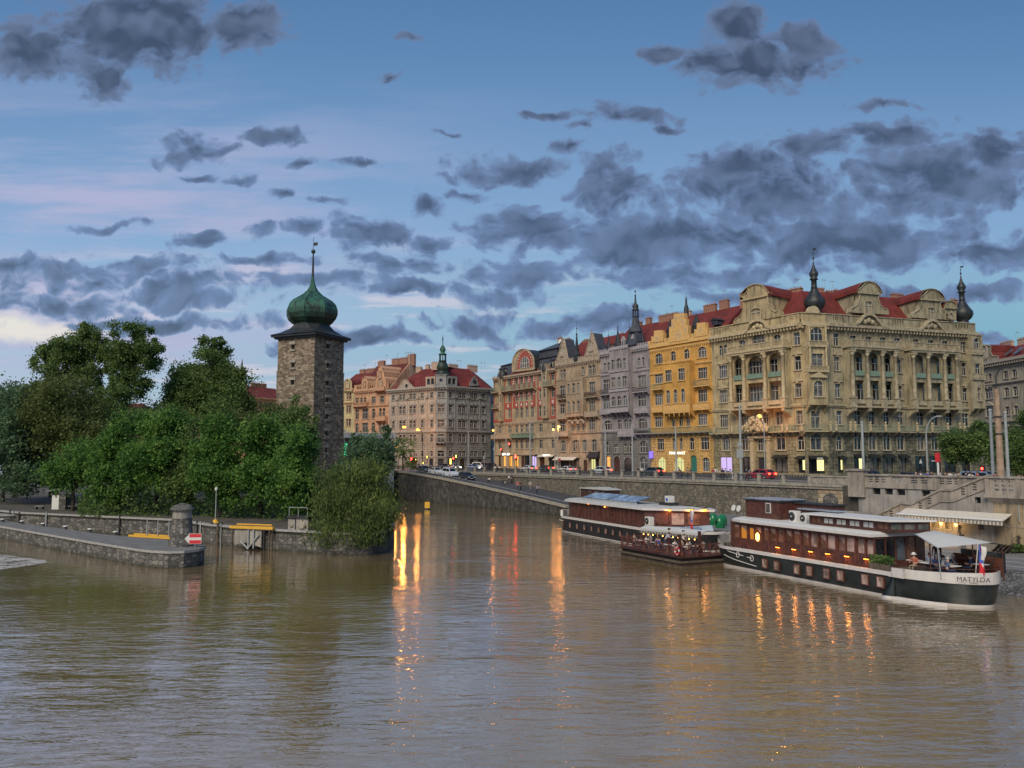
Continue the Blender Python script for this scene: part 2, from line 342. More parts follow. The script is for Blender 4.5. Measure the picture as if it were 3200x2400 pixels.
M = dict(
 water=water(), copper=copper(),
 frame=plain('old_window_paint', (.46, .44, .39), .6, .15), white=plain('white_paint', (.66, .65, .61), .5, .06), cream=plain('cream_paint', (.62, .58, .50), .6, .08), roofgrey=plain('pale_deck_paint', (.47, .46, .43), .6, .1, 1.5),
 black=plain('black_paint', (.018, .02, .02), .4, .3), dgreen=plain('dark_green_hull', (.026, .033, .033), .28, .3, 1.0), dhull=plain('charcoal_hull', (.02, .02, .022), .35, .3, 1.0),
 wood=plain('brown_wood', (.065, .024, .018), .55, .35, 2.2), wood2=plain('red_brown_wood', (.13, .042, .03), .6, .3, 3), timber=plain('weathered_timber', (.10, .075, .055), .9, .4, 2),
 iron=plain('dark_iron', (.03, .03, .03), .6, .2), steel=plain('grey_steel', (.33, .35, .35), .5, .12), lead=plain('dark_lead', (.024, .028, .031), .5, .35, 1.2), slate=plain('slate', (.055, .06, .075), .6, .3, 1.5),
 stone=plain('pale_stone', (.30, .27, .22), .9, .25, 2.0), kerb=plain('granite_kerb', (.33, .32, .30), .85, .2, 4), asphalt=plain('asphalt', (.06, .06, .063), .9, .2, 1.0), cobble=masonry('cobbles', [(.07, .07, .075), (.11, .11, .115), (.15, .15, .15), (.2, .2, .2)], .2),
 paving=plain('paving', (.17, .165, .155), .9, .2, 1.2), soil=plain('island_gravel', (.085, .075, .06), .95, .3, .8), chimney=plain('chimney_brick', (.30, .15, .10), .9, .25, 4), chimneyp=plain('chimney_plaster', (.48, .33, .25), .9, .2, 3),
 tile=tiles('red_roof_tiles', (.19, .027, .021)), tile2=tiles('brown_red_roof_tiles', (.14, .028, .022)),
 quay=masonry('quay_rubble', [(.11, .10, .08), (.17, .15, .115), (.215, .185, .14), (.30, .255, .19)], .42, dirt=.35),
 ramp=masonry('ramp_rubble', [(.028, .028, .03), (.055, .053, .05), (.09, .085, .075), (.16, .15, .13)], .5, (1.6, .8), dirt=.3, low=.0),
 lock=masonry('lock_wall_stone', [(.07, .068, .062), (.12, .115, .105), (.18, .17, .15), (.27, .25, .22)], .6, (1, 1.7), dirt=.35, low=.0),
 ashlar=masonry('warm_ashlar', [(.26, .19, .11), (.36, .27, .17), (.44, .34, .22), (.5, .42, .30)], brick=(1.0, .5), joint=(.16, .13, .09), dirt=.3),
 tower=masonry('tower_sandstone', [(.065, .047, .033), (.15, .108, .073), (.235, .175, .12), (.38, .30, .215)], brick=(.72, .36), joint=(.30, .265, .22), dirt=.3),
 conc=stucco('concrete', (.37, .32, .265), .4), conc2=stucco('warm_concrete', (.40, .31, .20), .45), concg=stucco('pale_grey_concrete', (.35, .325, .29), .35),
 skin=plain('skin', (.50, .30, .21), .6, .05), hair=plain('hair', (.05, .035, .025), .7, .2), rubber=plain('rubber', (.02, .02, .02), .7, .1),
 g1=glass('dark_window_glass', (.018, .020, .024)), g2=glass('curtained_glass', (.10, .09, .078), .2), g3=glass('blue_grey_glass', (.07, .085, .10), .1), gb=glass('brown_interior_glass', (.09, .035, .022), .12),
 litw=emis('lit_shop_window', (1, .86, .38), .95), lito=emis('lit_orange_window', (1, .40, .07), 1.1), litp=emis('lit_violet_window', (.55, .42, .75), .9), litg=emis('lit_green_window', (.80, .78, .32), .7),
 lamp=emis('sodium_lamp', (1, .30, .035), 6), lampb=emis('warm_bulb', (1, .45, .10), 5), boatl=emis('boat_lamp', (1, .27, .035), 4.5), redl=emis('red_signal', (1, .025, .015), 16), yell=emis('yellow_display', (1, .72, .12), 3), headl=emis('headlight', (1, .93, .75), 14), taill=emis('tail_light', (1, .05, .02), 7), grnl=emis('green_sign', (.05, .6, .28), 1.0), sign=emis('lit_white_sign', (1, .95, .8), 1.6), violet=emis('violet_sign', (.12, .08, 1), 2.2),
)
# ---------------------------------------------------------------- setting: water, land
def struct(o): o['kind'] = 'structure'; return o
def holed(m, x0, x1, z0, z1, ops, mat, y=0.0, depth=.3, rmat=None, mat2=None, zsplit=None, back=None):
    """wall face in the xz plane at y with openings (cx,w,z0,z1,arch) and reveals going back to y+depth"""
    rmat = rmat or mat
    xs = {x0, x1}; zs = {z0, z1}
    if zsplit is not None: zs.add(zsplit)
    for cx, w, a, b, ar in ops: xs |= {cx-w/2, cx+w/2}; zs |= {a, b}
    xs = sorted(x for x in xs if x0-1e-6 <= x <= x1+1e-6); zs = sorted(z for z in zs if z0-1e-6 <= z <= z1+1e-6)
    for j in range(len(zs)-1):
        za, zb = zs[j], zs[j+1]; zc = (za+zb)/2; run = None
        mm = mat2 if (mat2 and zsplit is not None and zc < zsplit) else mat
        row = [o for o in ops if o[2] < zc < o[3]]
        for i in range(len(xs)-1):
            xc = (xs[i]+xs[i+1])/2
            hole = any(abs(xc-o[0]) < o[1]/2 for o in row)
            if not hole and run is None: run = xs[i]
            if hole and run is not None: m.quad((run, y, za), (xs[i], y, za), (xs[i], y, zb), (run, y, zb), mm); run = None
        if run is not None: m.quad((run, y, za), (x1, y, za), (x1, y, zb), (run, y, zb), mm)
    for cx, w, a, b, ar in ops:
        l, r = cx-w/2, cx+w/2; d = y+depth
        m.quad((l, y, a), (l, d, a), (l, d, b), (l, y, b), rmat); m.quad((r, y, b), (r, d, b), (r, d, a), (r, y, a), rmat)
        m.quad((l, y, a), (r, y, a), (r, d, a), (l, d, a), rmat); m.quad((l, y, b), (l, d, b), (r, d, b), (r, y, b), rmat)
        if back: m.quad((l, d, a), (r, d, a), (r, d, b), (l, d, b), back)
        if ar:
            h = min(w/2, (b-a)*.6) if ar == 1 else ar*w; n = 6
            pl = [(cx-w/2*math.cos(math.pi*i/(2*n)), b-h+h*math.sin(math.pi*i/(2*n))) for i in range(n+1)]
            for sgn in (1, -1):
                q = [(cx+sgn*(p[0]-cx), p[1]) for p in pl]; c = (cx-sgn*w/2, b)
                for i in range(n):
                    tri = [(c[0], y, c[1]), (q[i][0], y, q[i][1]), (q[i+1][0], y, q[i+1][1])]
                    m.add(tri if sgn > 0 else tri[::-1], [(0, 1, 2)], rmat if mat2 is None else mat)
                    m.quad((q[i][0], y, q[i][1]), (q[i+1][0], y, q[i+1][1]), (q[i+1][0], d, q[i+1][1]), (q[i][0], d, q[i][1]), rmat)
m = MB(); m.quad((-3000, -200, 0), (3000, -200, 0), (3000, 6000, 0), (-3000, 6000, 0), M['water'])
struct(m.build('water'))
WN = 86.8        # upper quay wall line
FN = 118.3       # house fronts
RN = 77.0        # outer face of the ramp
SN = 73.0        # outer face of the stair block
BN = 84.0        # pale wall behind the stairs
QF = Frame((0, 0, 0), QA)     # local x = t along the quay, y = n across it
def tz(px, py, n): return QF.xz(px, py, n)
def tt(px, n, py=1480): return tz(px, py, n)[0]
tA = tt(1262, WN); tS = tt(2672, WN); tB = tt(3092, SN)
ramp_px = [(1262, 1474), (1375, 1493), (1500, 1519), (1620, 1546), (1735, 1573)]
ramp = [tz(px, py, RN) for px, py in ramp_px]
ramp[0] = (ramp[0][0], STREET)
sl_ = (ramp[-1][1]-ramp[-2][1])/(ramp[-1][0]-ramp[-2][0])
tE = ramp[-1][0]+(LOWQ+.15-ramp[-1][1])/sl_
ramp.append((tE, LOWQ+.15))
m = MB()   # street level: one sheet to the horizon
far = 2500
m.prism([(-far, RN+.45), (ramp[0][0], RN+.45), (ramp[0][0], WN+.5), (tS, WN+.5), (tS, BN+.4), (tB+.3, BN+.4), (tB+.3, SN+.3), (70, SN+.3), (70, far), (-far, far)], 3.0, STREET, M['soil'], M['paving'])
struct(m.build('street_level_ground', rz=QA))
m = MB(); m.prism([(-far, 93.5), (80, 93.5), (80, 113), (-far, 113)], STREET-.1, STREET+.004, M['asphalt'])
struct(m.build('road', rz=QA))
m = MB()
for n in (93.5, 113.0): m.box(-500, 80, n-.15, n+.15, STREET-.1, STREET+.11, M['kerb'])
struct(m.build('kerb', rz=QA))
m = MB()
for t in range(-260, 60, 6):
    for n in (100, 106.5): m.box(t, t+3, n-.07, n+.07, STREET+.004, STREET+.008, M['white'])
struct(m.build('lane_markings', rz=QA))
m = MB()   # ramp surface
for (a, za), (b, zb) in zip(ramp[:-1], ramp[1:]):
    m.add([(a, RN+.4, za), (b, RN+.4, zb), (b, WN+.1, zb), (a, WN+.1, za)], [(0, 1, 2, 3)], M['asphalt'])
struct(m.build('ramp_road', rz=QA))
m = MB()
m.prism([(tE+.5, RN-.1), (-84, 69.2), (-62, 65.0), (-30, 61.6), (70, 61.6), (70, WN+.2), (tE+.5, WN+.2)], -2, LOWQ, M['lock'], M['cobble'])
m.add([(-62, 64.99, LOWQ+.002), (-30, 61.59, LOWQ+.002), (70, 61.59, LOWQ+.002), (70, 58.5, -.6), (-30, 58.9, -.6), (-62, 62.5, -.6)], [(5, 4, 1, 0), (4, 3, 2, 1)], M['cobble'])
struct(m.build('lower_quay', rz=QA))
m = MB()
for k in range(0, 3): m.box(-45, 68, 63.4+k*2.6, 63.75+k*2.6, LOWQ+.004, LOWQ+.008, M['kerb'])
struct(m.build('paving_bands', rz=QA))
# ---------------------------------------------------------------- walls of the quay
qw = thing('quay_wall', 'long rubble stone quay wall below the street railing', 'wall', (0, 0, 0), QA)
tR = tt(2555, WN)
m = MB(); holed(m, -700, tR, -1, STREET-.32, [], M['quay'], WN, .5); m.build('rubble_face', qw)
m = MB(); holed(m, tR, tS, -1, STREET-.32, [], M['ashlar'], WN-.02, .5); m.box(tS-1.0, tS, WN-.25, WN+.4, -1, STREET-.32, M['ashlar']); m.build('ashlar_end', qw)
cx, cz = tz(2597, 1567, WN)
m = MB()
m.M = Matrix.Translation((cx, WN-.04, cz)) @ Matrix.Rotation(R(90), 4, 'X'); m.lathe((0, 0, 0), [(1.05, 0), (1.05, .16), (.9, .2), (.78, .08), (.5, .12), (.3, .3), (0.01, .34)], M['lock'], 18); m.M = None
m.tube((cx, WN-.05, cz-1.0), (cx, WN-.05, cz-2.3), .3, .1, M['lock']); m.build('carved_medallion', qw)
m = MB(); m.exx([(WN-.32, STREET-.32), (WN+.35, STREET-.32), (WN+.35, STREET+.05), (WN-.32, STREET+.02)], -700, tS, M['stone']); m.exx([(WN-.2, STREET-.6), (WN+.1, STREET-.6), (WN+.1, STREET-.33), (WN-.2, STREET-.33)], -700, tS, M['stone']); m.build('coping', qw)
rw = thing('ramp_wall', 'dark rubble stone wall of the ramp sloping down into the river', 'wall', (0, 0, 0), QA)
m = MB(); pts = [(-700, STREET)]+ramp
for (a, za), (b, zb) in zip(pts[:-1], pts[1:]): m.quad((a, RN, -1), (b, RN, -1), (b, RN, zb-.25), (a, RN, za-.25), M['ramp'])
m.build('rubble_face', rw)
m = MB()
for (a, za), (b, zb) in zip(pts[:-1], pts[1:]):
    q = [(a, RN-.2, za-.3), (a, RN+.45, za-.3), (a, RN+.45, za+.12), (a, RN-.2, za+.12)]; r_ = [(b, y, zb-za+z) for _, y, z in q]
    m.add(q+r_, [(0, 4, 5, 1), (1, 5, 6, 2), (2, 6, 7, 3), (3, 7, 4, 0), (0, 1, 2, 3), (7, 6, 5, 4)], M['stone'])
m.build('coping', rw)
def zramp(t):
    if t < ramp[0][0]: return STREET
    for (a, za), (b, zb) in zip(ramp[:-1], ramp[1:]):
        if a <= t <= b: return za+(zb-za)*(t-a)/(b-a)
    return LOWQ
gr = thing('guard_rail', 'thin steel guard rail along the sloping ramp wall', 'railing', (0, 0, 0), QA)
m = MB(); ps = [(a, RN+.12, z+.62) for a, z in ramp]; m.path(ps, .035, M['steel'], 5); m.build('top_rail', gr)
t = ramp[0][0]
gp = MB(); gp.tube((0, 0, 0), (0, 0, .62), .03, .03, M['iron'], 5); gpm = gp.mesh('post')
while t < tE: link('post', gpm, gr, (t, RN+.12, zramp(t)+.1)); t += 3.2
# street railing: stone posts and iron grilles
rl = thing('river_railing', 'long street railing of stone posts and dark iron grilles above the quay wall', 'railing', (0, 0, 0), QA)
pm = MB(); pm.box(-.24, .24, -.2, .2, 0, 1.02, M['stone']); pm.box(-.3, .3, -.26, .26, 1.02, 1.16, M['stone']); pmm = pm.mesh('post')
SP = 4.1
gm = MB(); gm.box(.24, SP-.24, -.03, .03, .93, .98, M['iron']); gm.box(.24, SP-.24, -.03, .03, .12, .16, M['iron']); gm.box(.24, SP-.24, -.02, .02, .72, .75, M['iron'])
for i in range(22): x = .33+i*(SP-.66)/21; gm.box(x-.014, x+.014, -.014, .014, .12, .95, M['iron'])
for i in range(8): x = .55+i*(SP-1.1)/7; gm.M = Matrix.Translation((x, 0, .835)) @ Matrix.Rotation(R(90), 4, 'X'); gm.lathe((0, 0, -.015), [(.10, 0), (.10, .03)], M['iron'], 8)
gm.M = None; gmm = gm.mesh('grille')
tP = tt(2532, WN); t = tP
while t > tA-42:
    link('post', pmm, rl, (t, WN-.02, STREET+.02)); link('grille', gmm, rl, (t-SP, WN-.02, STREET+.02)); t -= SP
sp_ = thing('stone_parapet', 'low pale parapet of large grey blocks at the end of the railing', 'parapet', (0, 0, 0), QA)
m = MB(); t = tP+.3
while t < tS-.4:
    e = min(t+1.95, tS-.35); m.box(t, e-.04, WN-.2, WN+.2, STREET+.05, STREET+.86, M['stone']); t = e
m.build('block_wall', sp_); m = MB(); m.box(tP+.3, tS-.3, WN-.3, WN+.3, STREET+.862, STREET+1.06, M['stone']); m.build('cap', sp_)
# ---------------------------------------------------------------- pale stair wall
sw = thing('stair_block', 'pale concrete river stairs with slotted balustrade climbing to the street', 'stairs', (0, 0, 0), QA)
ZT = 7.55
tS0 = tt(2680, BN); tB0 = tt(3092, BN)+1.5
ops = []
for (xa, xb, ya, yb) in ((2727, 2751, 1527, 1544), (2765, 2789.5, 1528, 1545), (2802.5, 2828.5, 1530, 1547), (2880, 2907, 1534, 1551)):
    a, za = tz(xa, yb, BN); b, zb = tz(xb, ya, BN); ops.append(((a+b)/2, b-a, za, zb, 0))
m = MB(); holed(m, tS0, tB0, 0, STREET-.1, ops, M['concg'], BN, .35, back=M['g1']); m.build('rear_wall', sw)
m = MB(); m.box(tS0, tB0, BN-.14, BN+.2, STREET-.1, STREET+.42, M['conc'])
m.box(tS0, tB0, BN-.22, BN+.3, ZT-.16, ZT+.04, M['conc']); m.build('balustrade_rail', sw)
def slots(m, x0, x1, z0, z1, y, rows=3, cols=3, slant=0.0, mat=None):
    mat = mat or M['conc']; mx = .32; w = (x1-x0-2*mx)/(cols*1.6); ops = []
    dz = (z1-z0)/(rows*2+1)
    for i in range(cols):
        cx = x0+mx+(x1-x0-2*mx)*(i+.5)/cols
        for j in range(rows): ops.append((cx, w, z0+dz*(2*j+1), z0+dz*(2*j+2), 0))
    holed(m, x0, x1, z0, z1, ops, mat, y, .22)
t = tS0+1.0; k = 0
while t < tB0-2:
    e = t+3.0 if k % 3 != 1 else t+1.3
    m = MB()
    if k % 3 == 1: m.box(t, e, BN-.03, BN+.13, STREET+.42, ZT-.16, M['concg'])
    else: slots(m, t, e, STREET+.42, ZT-.16, BN-.08, 3, 3 if k % 3 == 0 else 2)
    m.box(e, e+.35, BN-.12, BN+.2, STREET+.42, ZT-.16, M['conc'])
    m.build('balustrade_panel', sw); t = e+.35; k += 1
m = MB(); m.box(tS0-1.1, tS0+1.0, BN-.35, BN+.5, STREET-1.2, ZT+.35, M['conc']); m.box(tS0-1.25, tS0+1.15, BN-.5, BN+.65, ZT+.35, ZT+.6, M['conc']); m.build('pedestal', sw)
rail_px = [(2640, 1660), (2701, 1613), (2735, 1612), (2817, 1571), (2850, 1574), (2940, 1529), (2976, 1530), (3090, 1484)]
rail = [tz(a, b, SN) for a, b in rail_px]
m = MB()
body = [(a, z-1.0) for a, z in rail]
poly = [(rail[0][0], LOWQ-.2)]+body+[(rail[-1][0], LOWQ-.2)]
# outer wall as strips with window openings
wins = []
for (xa, xb, ya, yb) in ((2911, 2934, 1620, 1648), (2953, 2978, 1624, 1652), (2995, 3026, 1642, 1668), (3047.6, 3064.6, 1554, 1572), (3058, 3074.7, 1636, 1655)):
    a, za = tz(xa, yb, SN); b, zb = tz(xb, ya, SN); wins.append(((a+b)/2, b-a, za, zb, 0))
zl = wins[2][3]+.25
zcut = rail[0][1]-1.0
low = [w for w in wins if w[3] < zl+.3]; upw = [w for w in wins if w not in low]
zl = max(w[3] for w in low)+.15
holed(m, rail[0][0], rail[-1][0], LOWQ-.2, zl, low, M['concg'], SN, .4, back=M['gb'])
def zb_(t):
    for (a, za), (b, zb) in zip(body[:-1], body[1:]):
        if a <= t <= b: return za+(zb-za)*(t-a)/(b-a)
    return body[-1][1]
up = [(a, z) for a, z in body if z > zl]
ts = [p[0] for p in up]
# start where the body line crosses zl
for (a, za), (b, zb) in zip(body[:-1], body[1:]):
    if za <= zl < zb: ts = [a+(b-a)*(zl-za)/(zb-za)]+ts
ow = upw[0]; brk = sorted(set(ts+[ow[0]-ow[1]/2, ow[0]+ow[1]/2]))
for a, b in zip(brk[:-1], brk[1:]):
    if abs((a+b)/2-ow[0]) < ow[1]/2:
        m.quad((a, SN, zl), (b, SN, zl), (b, SN, ow[2]), (a, SN, ow[2]), M['concg']); m.quad((a, SN, ow[3]), (b, SN, ow[3]), (b, SN, zb_(b)), (a, SN, zb_(a)), M['concg'])
        m.quad((a, SN+.3, ow[2]), (b, SN+.3, ow[2]), (b, SN+.3, ow[3]), (a, SN+.3, ow[3]), M['g1'])
    else: m.quad((a, SN, zl), (b, SN, zl), (b, SN, zb_(b)), (a, SN, zb_(a)), M['concg'])
m.build('outer_wall', sw)
m = MB()   # steps behind the parapet
for (a, za), (b, zb) in zip(body[:-1], body[1:]):
    ns = max(1, int(abs(zb-za)/.17)) if zb-za > .3 else 1
    for i in range(ns):
        m.box(a+(b-a)*i/ns, a+(b-a)*(i+1)/ns, SN+.31, SN+3.2, LOWQ-.2, za+(zb-za)*(i+1)/ns+.0, M['concg'])
m.build('steps', sw)
m = MB(); mr = MB()
for (a, za), (b, zb) in zip(rail[:-1], rail[1:]):
    # sloping parapet: lower course, panel with slots, handrail
    def band(mm, y0, y1, o0, o1, mat):
        mm.add([(a, y0, za+o0), (b, y0, zb+o0), (b, y1, zb+o0), (a, y1, za+o0), (a, y0, za+o1), (b, y0, zb+o1), (b, y1, zb+o1), (a, y1, za+o1)],
               [(0, 3, 2, 1), (4, 5, 6, 7), (0, 1, 5, 4), (1, 2, 6, 5), (2, 3, 7, 6), (3, 0, 4, 7)], mat)
    band(m, SN-.03, SN+.3, -1.0, -.12, M['conc']); band(m, SN-.12, SN+.3, -1.12, -1.003, M['conc']); band(mr, SN-.16, SN+.38, -.118, .06, M['stone'])
    L = b-a
    if L > 2.5:
        npan = int(L/1.9)
        for i in range(npan):
            for c in (.3, .62):
                f = (i+c)/npan; xx = a+L*f; zz = za+(zb-za)*f
                for j in range(3): m.box(xx-.16, xx+.16, SN-.04, SN-.034, zz-.82+j*.22, zz-.72+j*.22, M['black'])
            f = (i+.97)/npan; m.box(a+L*f-.1, a+L*f+.1, SN-.06, SN+.2, za+(zb-za)*f-1.0, za+(zb-za)*f-.12, M['conc'])
    else: m.box(a-.12, a+.12, SN-.07, SN+.25, za-1.0, za+.02, M['conc']); m.box(b-.12, b+.12, SN-.07, SN+.25, zb-1.0, zb+.02, M['conc'])
m.build('stair_parapet', sw); mr.build('handrail', sw)
# right-hand block
m = MB(); m.quad((tB, SN, LOWQ-.2), (70, SN, LOWQ-.2), (70, SN, STREET-.1), (tB, SN, STREET-.1), M['conc2']); m.quad((tB, BN, LOWQ-.2), (tB, SN, LOWQ-.2), (tB, SN, STREET-.1), (tB, BN, STREET-.1), M['conc2'])
m.box(tB-.22, tB+.22, SN-.1, SN+.3, LOWQ-.2, STREET-.1, M['concg']); m.box(tB+.2, 70, SN-.03, SN, 3.6, 3.66, M['conc']); m.build('corner_wall', sw)
m = MB(); m.box(tB-.3, 70, SN-.55, SN+.3, STREET-.1, STREET+.18, M['conc']); m.exx([(SN-.02, STREET-.6), (SN-.01, STREET-.1), (SN-.5, STREET-.1)], tB-.1, 70, M['conc']); m.build('corbel_slab', sw)
t = tB; k = 0
zc = STREET+1.7
while t < -18:
    m = MB(); m.box(t-.18, t+.18, SN-.5, SN-.1, STREET+.18, zc-.14, M['conc']); slots(m, t+.18, t+2.55, STREET+.32, zc-.14, SN-.42, 3, 3)
    m.box(t+.18, t+2.55, SN-.42, SN-.2, STREET+.18, STREET+.32, M['conc']); m.build('balustrade_panel', sw); t += 2.55
m = MB(); m.box(tB-.25, 70, SN-.56, SN-.05, zc-.14, zc+.04, M['conc']); m.build('balustrade_rail', sw)
m = MB(); m.tube(tuple(QF.I @ Vector(QF.w(tz(3183, 1580, SN-.12)[0], SN-.12, tz(3183, 1580, SN-.12)[1]))), (tz(3183, 1580, SN-.12)[0], SN-.12, tz(3187, 1632, SN-.12)[1]), .05, .05, M['steel'], 6); m.build('drain_pipe', sw)
# awning and wall lamps
a, za = tz(2803, 1606, SN-1.5); b, zb = tz(3134, 1633, SN-1.5)
aw = thing('awning', 'long cream awning with scalloped edge on the pale stair wall', 'awning', (0, 0, 0), QA)
m = MB(); m.add([(a, SN-1.5, za), (b, SN-1.5, za), (b, SN-.02, za+.5), (a, SN-.02, za+.5), (a, SN-1.5, za-.08), (b, SN-1.5, za-.08), (b, SN-.02, za+.42), (a, SN-.02, za+.42)], [(0, 1, 2, 3), (7, 6, 5, 4), (0, 4, 5, 1), (1, 5, 6, 2), (3, 7, 4, 0)], M['cream']); m.tube((a, SN-1.5, za), (b, SN-1.5, za), .1, .1, M['white'], 8); m.build('canopy', aw)
m = MB(); n = 60
for i in range(n):
    x0 = a+(b-a)*i/n; x1 = a+(b-a)*(i+.8)/n; m.box(x0, x1, SN-1.51, SN-1.49, za-.42, za-.1, M['cream'] if i % 2 else M['stone'])
m.build('valance', aw)
for x in (a+.2, (a+b)/2, b-.2): m = MB(); m.tube((x, SN-1.4, za-.1), (x, SN-.02, za-.7), .03, .03, M['steel'], 5); m.build('bracket', aw)
for i, (px, py) in enumerate(((2854, 1627), (2898, 1632), (2941, 1636), (2987, 1640))):
    x, z = tz(px, py, SN-.2)
    o = thing('wall_lamp', ['leftmost', 'second', 'third', 'rightmost'][i]+' of the four lit wall lamps under the cream awning', 'lamp', QF.w(x, SN-.2, z), QA, 'wall lamps under the awning')
    m = MB(); m.lathe((0, 0, -.14), [(.05, 0), (.13, .06), (.15, .2), (.04, .26)], M['lampb'], 8); m.build('bulb', o); m = MB(); m.box(-.03, .03, .05, .2, -.05, .05, M['iron']); m.box(-.16, .16, -.1, .19, .13, .16, M['iron']); m.build('bracket', o)
    l = bpy.data.lights.new('lamp_light', 'POINT'); l.energy = 25; l.color = (1, .6, .22); l.shadow_soft_size = .2; lo = bpy.data.objects.new('lamp_light', l); COL.objects.link(lo); lo.parent = o; lo.location = (0, -.4, 0)
# ---------------------------------------------------------------- facade kit
rnd = random.Random(7)
_uc = {}
def arcpts(w, zb, h, n=8):
    """half ellipse from left to right, springing at zb, rise h"""
    return [(-w/2*math.cos(math.pi*i/n), zb+h*math.sin(math.pi*i/n)) for i in range(n+1)]
def wunit(w, h, kind, arch, gm, fm):
    """meshes (frame, pane): opening bottom centre at origin, wall face y=0"""
    key = (round(w*5), round(h*5), kind, arch, gm, fm)
    if key in _uc: return _uc[key]
    w = round(w*5)/5+.04; h = round(h*5)/5+.04
    f = MB(); p = MB(); fmm, gmm = M[fm], M[gm]; y0, y1 = .15, .24; b = .07
    ah = 0 if not arch else (w/2 if arch == 1 else arch*w); ah = min(ah, h*.6); hs = h-ah
    f.box(-w/2, -w/2+b, y0, y1, 0, hs, fmm); f.box(w/2-b, w/2, y0, y1, 0, hs, fmm); f.box(-w/2+b, w/2-b, y0, y1, 0, b, fmm)
    if arch:
        a = arcpts(w, hs, ah); c = arcpts(w-2*b, hs, ah-b)
        for i in range(8): f.ex([c[i], c[i+1], a[i+1], a[i]], y0, y1, fmm)
    else: f.box(-w/2+b, w/2-b, y0, y1, h-b, h, fmm)
    cols = {'std': 2, 'cross': 2, 'tri': 3, 'one': 1, 'quad': 4}[kind]
    tr = h*.66 if not arch else min(hs, h*.68)
    f.box(-w/2+b, w/2-b, y0-.02, y1-.003, tr-.05, tr+.05, fmm)
    for i in range(1, cols):
        x = -w/2+w*i/cols; top = tr if kind == 'std' else (h-b if not arch else hs+ah*math.sqrt(max(0, 1-(2*x/w)**2))-.03)
        f.box(x-.045, x+.045, y0-.01, y1-.006, b, tr-.05, fmm)
        if kind != 'std': f.box(x-.035, x+.035, y0-.01, y1-.006, tr+.05, top, fmm)
    if arch: pl = arcpts(w, hs, ah); p.add([(-w/2, .26, 0)]+[(x, .26, z) for x, z in pl]+[(w/2, .26, 0)], [tuple(range(len(pl)+1, -1, -1))], gmm)
    else: p.add([(-w/2, .26, 0), (w/2, .26, 0), (w/2, .26, h), (-w/2, .26, h)], [(0, 1, 2, 3)], gmm)
    r = (f.mesh('window'), p.mesh('pane')); _uc[key] = r; return r
_sc = {}
def surround(w, h, style, mat, arch):
    key = (round(w*5), round(h*5), style, mat, bool(arch))
    if key in _sc: return _sc[key]
    s = MB(); t = M[mat]; b = .16
    s.box(-w/2-.22, w/2+.22, -.2, -.01, -.16, -.02, t)
    if 'f' in style and not arch:
        s.box(-w/2-b, -w/2, -.07, -.003, -.02, h+b, t); s.box(w/2, w/2+b, -.07, -.003, -.02, h+b, t); s.box(-w/2, w/2, -.07, -.003, h, h+b, t)
    if 'f' in style and arch:
        ah = w/2 if arch == 1 else arch*w; ah = min(ah, h*.6)
        s.box(-w/2-b, -w/2, -.07, -.003, -.02, h-ah, t); s.box(w/2, w/2+b, -.07, -.003, -.02, h-ah, t)
        a = arcpts(w+2*b, h-ah, ah+b); c = arcpts(w, h-ah, ah)
        for i in range(8): s.ex([c[i], c[i+1], a[i+1], a[i]], -.07, -.003, t)
        s.ex([(-.14, h-.05), (.14, h-.05), (.2, h+.4), (-.2, h+.4)], -.16, -.072, t)
    if 'l' in style: s.box(-w/2-.3, w/2+.3, -.26, -.003, h+.34, h+.46, t); s.box(-w/2-.2, w/2+.2, -.16, -.003, h+.22, h+.34, t)
    if 'p' in style:   # curled pediment
        z = h+.32; W = w/2+.32
        pr = [(-W, z), (W, z), (W, z+.14), (W*.78, z+.26), (W*.45, z+.34), (W*.28, z+.62), (0, z+.74), (-W*.28, z+.62), (-W*.45, z+.34), (-W*.78, z+.26), (-W, z+.14)]
        s.ex(pr, -.26, -.003, t); s.box(-.18, .18, -.3, -.262, z-.3, z+.3, t)
    if 't' in style: W = w/2+.34; s.ex([(-W, h+.3), (W, h+.3), (0, h+.3+W*.55)], -.28, -.003, t)
    if 'g' in style:   # gothic hood
        s.ex([(-w/2-.16, h-.2), (-w/2, h-.2), (0, h+w*.5), (w/2, h-.2), (w/2+.16, h-.2), (0, h+w*.5+.3)], -.14, -.003, t)
    me = s.mesh('surround'); _sc[key] = me; return me
